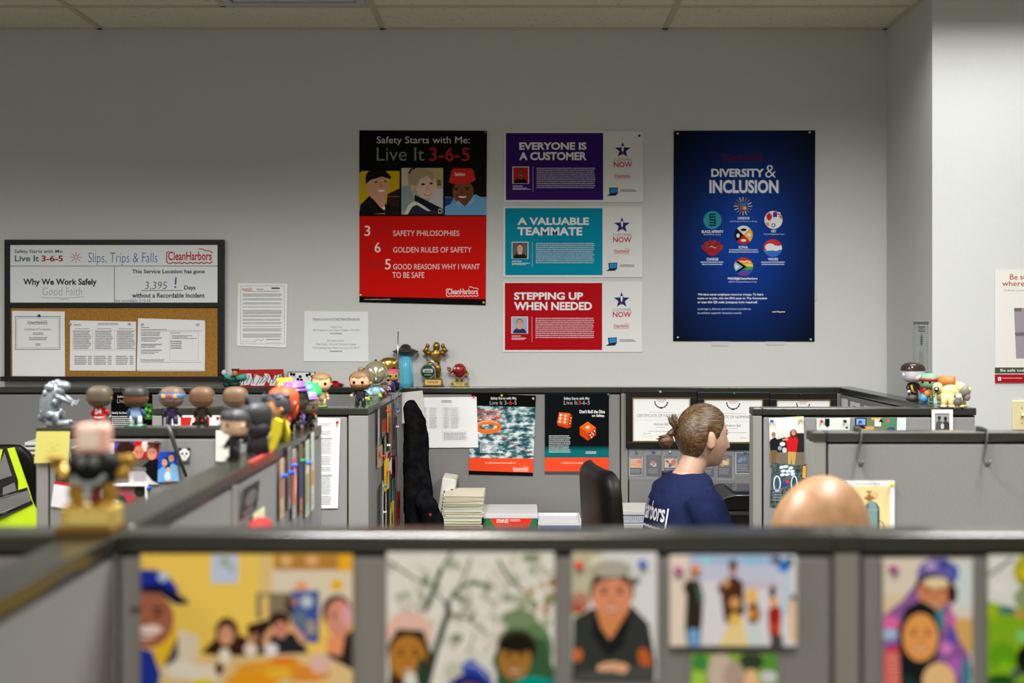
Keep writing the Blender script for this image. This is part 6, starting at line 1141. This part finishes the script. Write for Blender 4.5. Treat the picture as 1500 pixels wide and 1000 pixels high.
# ------------------------------------------------------------------ office chairs
def office_chair(label, loc, yaw, lean, bh, group=None):
    t = thing('office_chair', label, 'chair', loc, R(yaw)); LE = mat(7, 7, 7, .45, spec=.25)
    b = MB(); b.box((0, 0, .365), (.48, .50, .09), LE, .035, seg=4); b.build('seat', t)
    b = MB(); n = 14; rings = []
    vs = []; fs = []; m_ = 12
    for i in range(n+1):
        s = 1-(1-i/n)**1.6; z_ = .50+(bh-.50)*s; x = -.245-.02*sin(pi*s)+.03*s-lean*s*s; w_ = .235*(1-.10*s**4)*(1-.22*max(0, (s-.88)/.12)**2.5); d = .034*math.sqrt(1-.93*max(0, (s-.93)/.07)**2)
        for j in range(24):
            a_ = 2*pi*j/24; g_ = lambda v: math.copysign(abs(v)**.45, v); vs.append((x+d*g_(cos(a_))-.02*abs(sin(a_))**2*-1, w_*g_(sin(a_)), z_))
    for i in range(n):
        for j in range(24): a_ = i*24+j; c_ = i*24+(j+1) % 24; fs.append((a_, c_, c_+24, a_+24))
    fs += [list(range(24))[::-1], [n*24+j for j in range(24)]]; b.add(vs, fs, LE); bo = b.build('backrest', t)
    bv = bo.modifiers.new('bev', 'BEVEL'); bv.width = .012; bv.segments = 3; bv.limit_method = 'ANGLE'
    for q in (-1, 1):
        b = MB(); b.tube([(-.12, q*.25, .46), (-.10, q*.285, .60), (.08, q*.285, .62)], [.014, .014, .014], BLACK); b.box((.0, q*.285, .64), (.24, .06, .03), LE, .012); b.build('armrest', t)
    b = MB(); b.tube([(0, 0, .33), (0, 0, .12)], [.03, .03], mat(40, 40, 42, .3, .8)); b.build('gas_lift', t)
    for k in range(5):
        a_ = 2*pi*k/5+.3; b = MB(); b.tube([(0, 0, .11), (.16*cos(a_), .16*sin(a_), .095), (.29*cos(a_), .29*sin(a_), .075)], [(.03, .022), (.025, .018), (.018, .014)], BLACK); lg = b.build('base_arm', t)
        b = MB(); b.lathe([(0, -.022), (.03, -.022), (.033, -.01), (.033, .01), (.03, .022), (0, .022)], mat(18, 18, 18, .6), (.29*cos(a_), .29*sin(a_), .033), 16, (pi/2, 0, a_)); b.build('caster', lg)
    return t
office_chair('black leather office chair behind the seated woman, tall backrest edge-on', (.560, 4.085, 0), 9, .07, 1.12)
ch = office_chair('black office chair with a lime safety vest hung over its back', (-2.02, 4.06, 0), -84, .03, 1.165)
# lime safety vest over the back of the chair: facing the camera
VY = mat(196, 226, 20, .6, k=.95); VG = mat(112, 110, 108, .5); VB = mat(14, 14, 15, .7)
ves = thing('safety_vest', 'lime yellow safety vest with grey reflective bands draped over the black chair', 'vest', (-2.02, 3.93, 0)); Yv = 3.885
def strip(name, quad_, m, d=0., th=.006):
    pts_ = [P(x, y, Yv)-Vector((-2.02, 3.93, 0)) for x, y in quad_]; b = MB(); n_ = len(pts_)
    bmx = bmesh.new(); f_ = [bmx.verts.new((p.x, (-.045-d+.05*max(0, (p.x+.0)/.3)**2), p.z)) for p in pts_]; k_ = [bmx.verts.new((v.co.x, v.co.y+th, v.co.z)) for v in f_]
    bmx.faces.new(f_); bmx.faces.new(k_[::-1])
    for i in range(n_): bmx.faces.new((f_[i], k_[i], k_[(i+1) % n_], f_[(i+1) % n_]))
    bmesh.ops.recalc_face_normals(bmx, faces=bmx.faces[:]); b.bm(bmx, m); return b.build(name, ves)
strip('vest_cloth', [(-130, 662), (-80, 658), (-60, 690), (-20, 690), (-6, 660), (12, 657), (30, 717), (36, 740), (48, 768), (56, 800), (58, 900), (-160, 900), (-150, 740)], VY)
strip('dark_binding', [(-40, 690), (-8, 690), (-2, 658), (3, 658), (17, 706), (17, 720), (0, 727), (-40, 735)], VB, .002)
strip('reflective_band', [(-40, 740), (0, 729), (30, 720), (35, 738), (0, 754), (-40, 765)], VG, .004)
strip('reflective_band', [(-2, 716), (13, 709), (16, 722), (3, 727), (-2, 728)], VG, .004); strip('reflective_band', [(-30, 700), (-10, 694), (0, 664), (10, 699), (-30, 712)], VG, .004)
strip('dark_binding', [(-40, 736), (0, 726), (29, 717), (30, 721), (0, 731), (-40, 741)], VB, .005); strip('dark_binding', [(-40, 764), (0, 752), (35, 737), (36.5, 742), (0, 759), (-40, 771)], VB, .005)
# black cabinet with magazines between the chair and the panel end
t = thing('cabinet', 'black cabinet behind the vest-draped chair', 'cabinet', (-1.80, 4.60, 0)); b = MB(); b.box((0, 0, .55), (.46, .40, 1.06), mat(18, 18, 19, .5), .006); b.build('carcass', t)
for z_ in (.29, .80): MB().box((0, -.203, z_), (.44, .012, .48), mat(24, 24, 25, .45), .004).build('drawer_front', t)
for i, (w_, d_, h_, c_, lb) in enumerate(((.30, .24, .030, (40, 38, 40), 'dark magazine at the bottom of the pile on the black cabinet'), (.29, .235, .018, (120, 90, 75), 'brown-edged magazine in the pile on the black cabinet'), (.30, .22, .02, (150, 150, 150), 'grey magazine in the pile on the black cabinet'), (.285, .23, .014, (215, 212, 210), 'white magazine on top of the pile on the black cabinet'))):
    z0 = 1.08+sum((.030, .018, .02, .014)[:i]); b = MB(); b.box((0, 0, h_/2), (w_, d_, h_*.96), mat(*c_, rough=.5), .001); b.box((0, -d_/2-.0005, h_/2), (w_*.96, .001, h_*.5), mat(225, 222, 215, .7)); tag(b.build('magazine', None, (-1.79+.008*(i % 2), 4.55, z0), (0, 0, .03*i)), lb, 'magazine')

# ------------------------------------------------------------------ desks and what stands on them
def desk(label, x0, x1, y0, y1, legs):
    t = thing('desk', label, 'desk', ((x0+x1)/2, (y0+y1)/2, 0)); w_, d_ = (x1-x0)/2, (y1-y0)/2
    MB().span(-w_, w_, -d_, d_, .715, .745, DESK, .004).build('worktop', t)
    for (x, y) in legs: MB().box((x*(w_-.04), y*(d_-.04), .3575), (.05, .05, .715), mat(90, 90, 88, .4, .4), .004).build('leg', t)
desk('long grey desk against the back panel holding the folder pile', -.478, 1.375, 4.38, 4.846, ((-1, -1), (-1, 1), (1, -1), (1, 1)))
desk('grey side desk in front of the seated woman', .86, 1.375, 3.77, 4.375, ((1, -1), (-1, -1), (1, 1)))
desk('grey desk in front of the bald man', .80, 1.55, 1.66, 2.87, ((1, -1), (-1, -1), (1, 1), (-1, 1)))
# folder pile
PAPER = [(232, 226, 206), (228, 221, 196), (240, 236, 222), (220, 212, 184)]; r = random.Random(12); z0 = .746; Y0 = 4.63
x0_, x1_ = P(651, 700, Y0).x, P(709, 700, Y0).x; hts = [.030, .022, .014, .018, .020, .016, .017, .019, .015, .016]
for i, h_ in enumerate(hts):
    w_ = (x1_-x0_)*r.uniform(.93, 1.02); c_ = PAPER[i % 4] if i else (150, 132, 122); b = MB(); n = 4 if i else 9
    for k in range(n): b.box((r.uniform(-.004, .004), r.uniform(-.004, .004), h_*(k+.5)/n), (w_*r.uniform(.96, 1), .22, h_/n*.8), mat(*[int(v*r.uniform(.93, 1)) for v in c_], rough=.8), .0005, rot=(0, r.uniform(-.008, .008), r.uniform(-.02, .02)))
    b.box((0, 0, h_-.001), (w_*1.01, .225, .0014), mat(*c_, rough=.8))
    lb = 'grey-brown paper bundle at the foot of the folder pile' if i == 0 else 'cream folder, %s of the pile beside the black jacket' % ('topmost' if i == 9 else 'number %s from the bottom' % ['', 'two', 'three', 'four', 'five', 'six', 'seven', 'eight', 'nine'][i])
    tag(b.build('paper_folder', None, ((x0_+x1_)/2+r.uniform(-.006, .006), Y0+r.uniform(-.004, .004), z0)), lb, 'folder', 'folders in the pile on the desk'); z0 += h_+.0006
t = thing('binder', 'white leaning binder with purple spine lettering beside the folder pile', 'binder', (P(648, 700, 4.765).x, 4.755, .747)); b = MB(); b.box((0, 0, .125), (.055, .16, .23), mat(226, 224, 214, .5), .003); b.box((.0285, 0, .125), (.004, .15, .22), mat(205, 200, 190, .6)); b.build('cover', t); t.rotation_euler = (0, R(8), 0)
b = MB(); b.box((.018, -.0805, .15), (.012, .001, .10), mat(90, 70, 130, .5)); b.build('spine_mark', t); b = MB(); 
for k in range(7): b.box((-.012, -.0805, .10+.014*k), (.005, .001, .009), mat(90, 88, 86, .5))
b.build('spine_lettering', t); b = MB(); b.box((.020, -.06, .234), (.016, .03, .014), mat(190, 215, 60, .5), .002); b.build('index_tab', t)
# red and green paper box with white lid
t = thing('paper_box', 'red and green copy paper box with a white lid, STAPLES printed on its front', 'box', (P(748, 755, 4.66).x, 4.69, .746)); sB = F/4.57; wB = 39/sB
b = MB(); b.span(-wB, wB, -.12, .12, 0, .104, mat(206, 52, 30, .5), .001); b.build('box_body', t); b = MB(); b.span(-wB-.003, wB+.003, -.123, .123, .094, .112, mat(214, 214, 216, .5), .002); b.build('lid', t)
a = Art([(0, 0), (160, 0), (160, 50), (0, 50)], 160/(2*wB), (212, 54, 28), t=.0006, k=1.2); a.poly([(0, 0), (14, 0), (44, 50), (0, 50)], (30, 110, 70)); a.poly([(160, 0), (150, 0), (124, 50), (160, 50)], (30, 110, 70)); a.text('STAPLES', 38, 74, 8, 19, (235, 225, 220), .03); a.greek(78, 8, 110, 16, 2, (230, 190, 180), 3); a.greek(40, 24, 120, 34, 2, (190, 90, 70), 4); a.done('box_print', loc=(0, -.1205, .068), parent=t)
t = thing('paper_tray', 'white low tray beside the red paper box', 'tray', (P(819, 765, 4.66).x, 4.68, .746)); w_ = .088
b = MB(); b.span(-w_, w_, -.11, .11, 0, .070, mat(222, 222, 224, .5), .002); b.span(-w_, w_, .105, .11, .012, .080, mat(222, 222, 224, .5)); b.span(-w_, -w_+.005, -.11, .105, .012, .080, mat(222, 222, 224, .5)); b.span(w_-.005, w_, -.11, .105, .012, .080, mat(222, 222, 224, .5)); b.build('tray_body', t)
MB().span(-w_+.008, w_-.008, -.112, -.109, .03, .066, mat(120, 132, 170, .4)).build('front_label', t)
t = thing('desk_organizer', 'white desktop rack with a ruled front edge behind the woman\'s back', 'organizer', (P(932, 755, 4.62).x, 4.66, .746)); t.scale = (1, 1, 1.55); w_ = .103; OW = mat(212, 211, 204, .45)
b = MB(); b.span(-w_, w_, -.10, .10, .070, .082, OW, .002); b.span(-w_, w_, -.10, .10, .035, .048, OW, .002); b.span(-w_, w_, .09, .10, 0, .07, OW); b.span(-w_, -w_+.006, -.09, .09, 0, .07, OW); b.span(w_-.006, w_, -.09, .09, 0, .07, OW); b.build('rack', t)
b = MB(); b.span(-w_+.002, w_-.002, -.098, -.094, .050, .068, mat(186, 192, 206, .4))
for k in range(24): b.span(-w_+.006+k*.0083, -w_+.007+k*.0083, -.0985, -.0975, .058 if k % 4 else .053, .067, mat(80, 84, 100, .5))
b.build('ruled_strip', t); b = MB()
for k in range(7): b.span(-w_+.012+k*.027, -w_+.028+k*.027, -.09, -.06, .002, .028, mat(190, 188, 182, .5), .002)
b.build('compartment', t)
# black printer
t = thing('printer', 'black printer with a rounded lid on the desk beyond the woman', 'printer', (P(1082, 740, 4.55).x, 4.60, .746)); PB = mat(16, 16, 17, .35); t.scale = (1, 1, 1.42)
b = MB(); b.span(-.115, .17, -.17, .17, 0, .105, PB, .012); b.build('housing', t); b = MB(); b.prism([(-.112, .106), (.168, .106), (.168, .145), (-.040, .146), (-.075, .138), (-.105, .115)], -.165, .165, mat(22, 23, 24, .25)); b.build('lid', t)
b = MB(); b.span(-.03, .15, -.10, .10, .1465, .151, mat(60, 64, 66, .12)); b.build('glass_panel', t); b = MB(); b.tube([(-.105, -.166, .112), (-.078, -.166, .138), (-.04, -.166, .145), (.165, -.166, .146)], .0016, mat(120, 122, 122, .2, .6), 6); b.build('lid_trim', t)
b = MB(); b.span(.12, .135, -.1715, -.169, .03, .045, mat(120, 122, 124, .4)); b.build('button', t)
# dark monitor behind the shoulder
t = thing('monitor', 'slim dark monitor standing behind the woman\'s shoulder', 'monitor', (P(1003, 740, 4.62).x, 4.66, .746)); w_ = .088
b = MB(); b.span(-w_, w_, -.012, .014, 0.10, .272, mat(20, 20, 20, .4), .004); b.build('bezel', t); MB().span(-w_+.010, w_-.010, -.0128, -.0118, .112, .262, mat(150, 150, 146, .3)).build('screen', t); MB().span(-.012, .012, .0, .016, .01, .11, BLACK).build('stand', t); MB().span(-.06, .06, -.05, .06, 0, .012, BLACK, .004).build('foot', t)

# ------------------------------------------------------------------ black jacket on the pinned-picture panel
JX = XD+TH/2
t = thing('jacket', 'black jacket hanging from the panel beside the large spreadsheet', 'jacket', (JX, 4.42, 0)); JK = var_mat('black_cloth', (.004, .004, .005), (.010, .010, .011), 30, .95, spec=.0)
def J(px, py, Y=4.36): p = P(px, py, Y); return p-Vector((JX, 4.42, 0))
b = MB(); rings = []
for (py, xa, xb, d) in ((588, 592, 604, .05), (598, 590, 612, .075), (615, 590, 622, .085), (640, 590, 626, .09), (665, 590, 625, .09), (690, 590, 622, .09), (712, 590, 622, .09), (735, 590, 628, .09), (770, 590, 638, .09), (790, 590, 640, .09)):
    A_ = J(xa, py); B_ = J(xb, py); x_ = max(.004, A_.x); rings.append(((x_+B_.x)/2, -.01, A_.z, (B_.x-x_)/2, d))
b.loft(rings[::-1], JK, 26, .8); o = fuse(b, 'jacket_body', t, .008, 4); tx = bpy.data.textures.new('jacket_folds', 'CLOUDS'); tx.noise_scale = .06; dm = o.modifiers.new('folds', 'DISPLACE'); dm.texture = tx; dm.strength = .018
b = MB(); b.tube([J(602, 604), J(612, 640), J(614, 690), J(622, 740), J(626, 784)], [.03, .042, .042, .040, .036], JK, 16); o = fuse(b, 'sleeve', t, .008, 3); dm = o.modifiers.new('folds', 'DISPLACE'); dm.texture = tx; dm.strength = .014
b = MB(); b.tube([J(614, 722, 4.30), J(626, 740, 4.30), J(635, 765, 4.30), J(638, 785, 4.30)], [.03, .04, .04, .036], JK, 16); o = fuse(b, 'sleeve', t, .008, 3); dm = o.modifiers.new('folds', 'DISPLACE'); dm.texture = tx; dm.strength = .014
MB().ell(J(630, 754, 4.22), (.006, .004, .006), mat(150, 20, 25, .4), n=10, k=6).build('red_badge', t)
b = MB(); b.tube([(-.07, 0, HP+.002), (.006, 0, HP+.002), (.008, 0, HP-.06), (.02, 0, HP-.075), (.032, 0, HP-.06)], .004, mat(120, 122, 120, .3, .6), 8); tag(b.build('coat_hook', None, (JX, 4.42, 0)), 'wire hook holding the black jacket', 'hook')
# tall white folder behind the jacket
b = MB(); b.box((0, 0, 0), (.10, .004, .13), mat(216, 214, 208, .6), .001, rot=(0, R(-6), 0)); tag(b.build('note_paper', None, P(604, 596, 4.80)), 'pale sheet pinned behind the black jacket', 'paper')

# ------------------------------------------------------------------ pictures pinned on the panel faces that run away from the camera
def side(name, Y, z_, wd, hh, cols, label, X, group, tilt=0., lift=.003, seed=1, yawj=0.):
    a = Art([(0, 0), (wd*1000, 0), (wd*1000, hh*1000), (0, hh*1000)], 1000., cols[0], k=1.2, t=.0012); r = random.Random(seed); W, H_ = wd*1000, hh*1000
    for i, c_ in enumerate(cols[1:]):
        if i % 2: a.rect(W*.1*r.random(), H_*(.1+.5*r.random()), W*(.6+.4*r.random()), H_*(.6+.4*r.random()), c_)
        else: a.ell(W*(.3+.4*r.random()), H_*(.25+.5*r.random()), W*(.2+.2*r.random()), H_*(.14+.16*r.random()), c_)
    a.greek(W*.1, H_*.8, W*.8, H_*.95, 3, (150, 148, 144), seed)
    return a.done(name, label, 'print', loc=(X+lift, Y, z_), rot=(tilt, 0, pi/2+yawj), group=group)
GP = 'prints pinned on the panel below the small figures'
XS = XD+TH/2+.0008; zt = lambda py, Y: H-(py-CY)*Y/F
SIDE = [(3.93, 625, 52, .11, [(150, 146, 140), (110, 104, 96), (190, 186, 180)], 'grey photograph nearest the bearded figure'), (3.93, 668, 30, .08, [(172, 140, 110), (120, 90, 70)], 'tan photograph below the grey one'), (3.98, 738, 62, .12, [(216, 216, 214), (190, 190, 190)], 'long white slip low on the panel'),
 (4.08, 618, 46, .10, [(60, 58, 54), (120, 116, 110), (170, 60, 50)], 'dark photograph with a red spot'), (4.10, 655, 34, .09, [(128, 132, 104), (90, 100, 70)], 'olive photograph in the middle of the panel'), (4.10, 695, 44, .08, [(222, 182, 40), (190, 140, 30)], 'bright yellow card'), (4.14, 745, 50, .10, [(226, 222, 208), (200, 190, 160)], 'cream folded slip'),
 (4.22, 612, 40, .09, [(196, 140, 70), (150, 100, 50)], 'amber striped print'), (4.24, 642, 46, .09, [(160, 96, 40), (210, 150, 90)], 'orange-brown print'), (4.24, 678, 36, .10, [(228, 226, 226), (200, 50, 50)], 'white triangular pennant with red edge'), (4.26, 715, 52, .09, [(70, 60, 70), (180, 60, 60), (60, 120, 110)], 'multicoloured print with red'), (4.27, 755, 40, .09, [(205, 170, 60), (90, 80, 60)], 'mustard print at the bottom'),
 (4.38, 606, 30, .08, [(60, 80, 150), (190, 190, 190)], 'blue topped print'), (4.40, 640, 60, .10, [(86, 84, 82), (50, 50, 50)], 'charcoal photograph'), (4.40, 690, 44, .09, [(120, 100, 150), (90, 60, 120)], 'violet strip'), (4.42, 735, 70, .09, [(110, 180, 160), (200, 60, 60)], 'mint green print'), (4.50, 700, 60, .09, [(205, 80, 70), (230, 200, 190)], 'coral red print beside the jacket'), (4.50, 745, 50, .08, [(170, 30, 40), (90, 20, 30)], 'crimson print beside the jacket')]
for i, (Y, py, hpx, wd, cols, lb) in enumerate(SIDE):
    side('picture_print', Y, zt(py, Y), wd, hpx*Y/F, cols, lb+' on the panel below the small figures', XS, GP, 0, .004+.004*(i % 3), 200+i, R([4, -5, 7, -3][i % 4]))
for i, (Y, py, c_, lb) in enumerate(((3.94, 668, 'red', 'by the tan photograph'), (4.08, 602, 'red', 'by the dark photograph'), (4.10, 690, 'red', 'by the bright yellow card'), (3.98, 712, 'green', 'on the long white slip'), (4.38, 598, 'blue', 'on the blue topped print'), (4.10, 652, 'white', 'on the olive photograph'), (4.40, 625, 'white', 'on the charcoal photograph'), (3.98, 750, 'clear', 'low on the long white slip'), (4.24, 668, 'black', 'on the white pennant'))):
    pin(0, 0, 0, c_, lb+' on the panel below the small figures', yaw=pi/2, loc=(XS+.014, Y, zt(py, Y)), size=1.2)
GQ = 'bookmarks on the slanting panel'; XQ = X1+TH/2+.0008
BOOK = [(2.52, 715, 86, .045, [(190, 150, 120), (190, 60, 60), (160, 110, 90)], 'pink and tan bookmark with a blue pin'), (2.605, 700, 90, .04, [(120, 112, 108), (90, 80, 80)], 'grey bookmark'), (2.66, 708, 100, .05, [(150, 150, 146), (226, 222, 220), (205, 80, 50)], 'pale grey bookmark with an orange foot'), (2.745, 702, 100, .045, [(110, 96, 60), (190, 70, 50), (40, 60, 130)], 'brown bookmark with a dark blue foot'), (2.83, 700, 110, .06, [(168, 178, 160), (215, 190, 170), (150, 140, 90)], 'pale green bookmark'), (2.90, 690, 112, .05, [(180, 188, 176), (205, 150, 120), (190, 130, 60)], 'light bookmark with lettering down its side')]
for i, (Y, py, hpx, wd, cols, lb) in enumerate(BOOK): side('bookmark', Y, zt(py, Y), wd, hpx*Y/F, cols, lb+' on the slanting panel', XQ, GQ, 0, .004, 300+i, R(2))
for i, (Y, py, c_, lb) in enumerate(((2.515, 697, 'blue', 'on the pink and tan bookmark'), (2.60, 692, 'blue', 'on the grey bookmark'), (2.63, 682, 'blue', 'on the pale grey bookmark'), (2.74, 675, 'green', 'on the brown bookmark'), (2.81, 678, 'blue', 'on the pale green bookmark'))): pin(0, 0, 0, c_, lb, yaw=pi/2, loc=(XQ+.006, Y, zt(py, Y)), size=1.3)
side('picture_print', 2.225, zt(730, 2.225), .13, 45*2.2/F, [(62, 62, 62), (110, 112, 110)], 'dark grey photograph on the slanting panel above the red cap', XQ, None, R(6), .004, 401)
side('note_paper', 2.30, zt(765, 2.30), .10, 34*2.3/F, [(200, 200, 160), (206, 204, 170)], 'pale green note below the dark grey photograph', XQ, None, 0, .003, 402)
t = thing('cap', 'red cap hung on the slanting panel', 'cap', (XQ+.030, 2.19, zt(770, 2.19))); RD = mat(140, 16, 20, .85); b = MB(); b.ell((0, 0, -.005), (.024, .055, .020), RD, n=20, k=12); b.build('crown', t); b = MB(); b.ell((.012, .03, -.026), (.03, .05, .004), RD, rot=(0, R(14), 0)); b.build('visor', t)
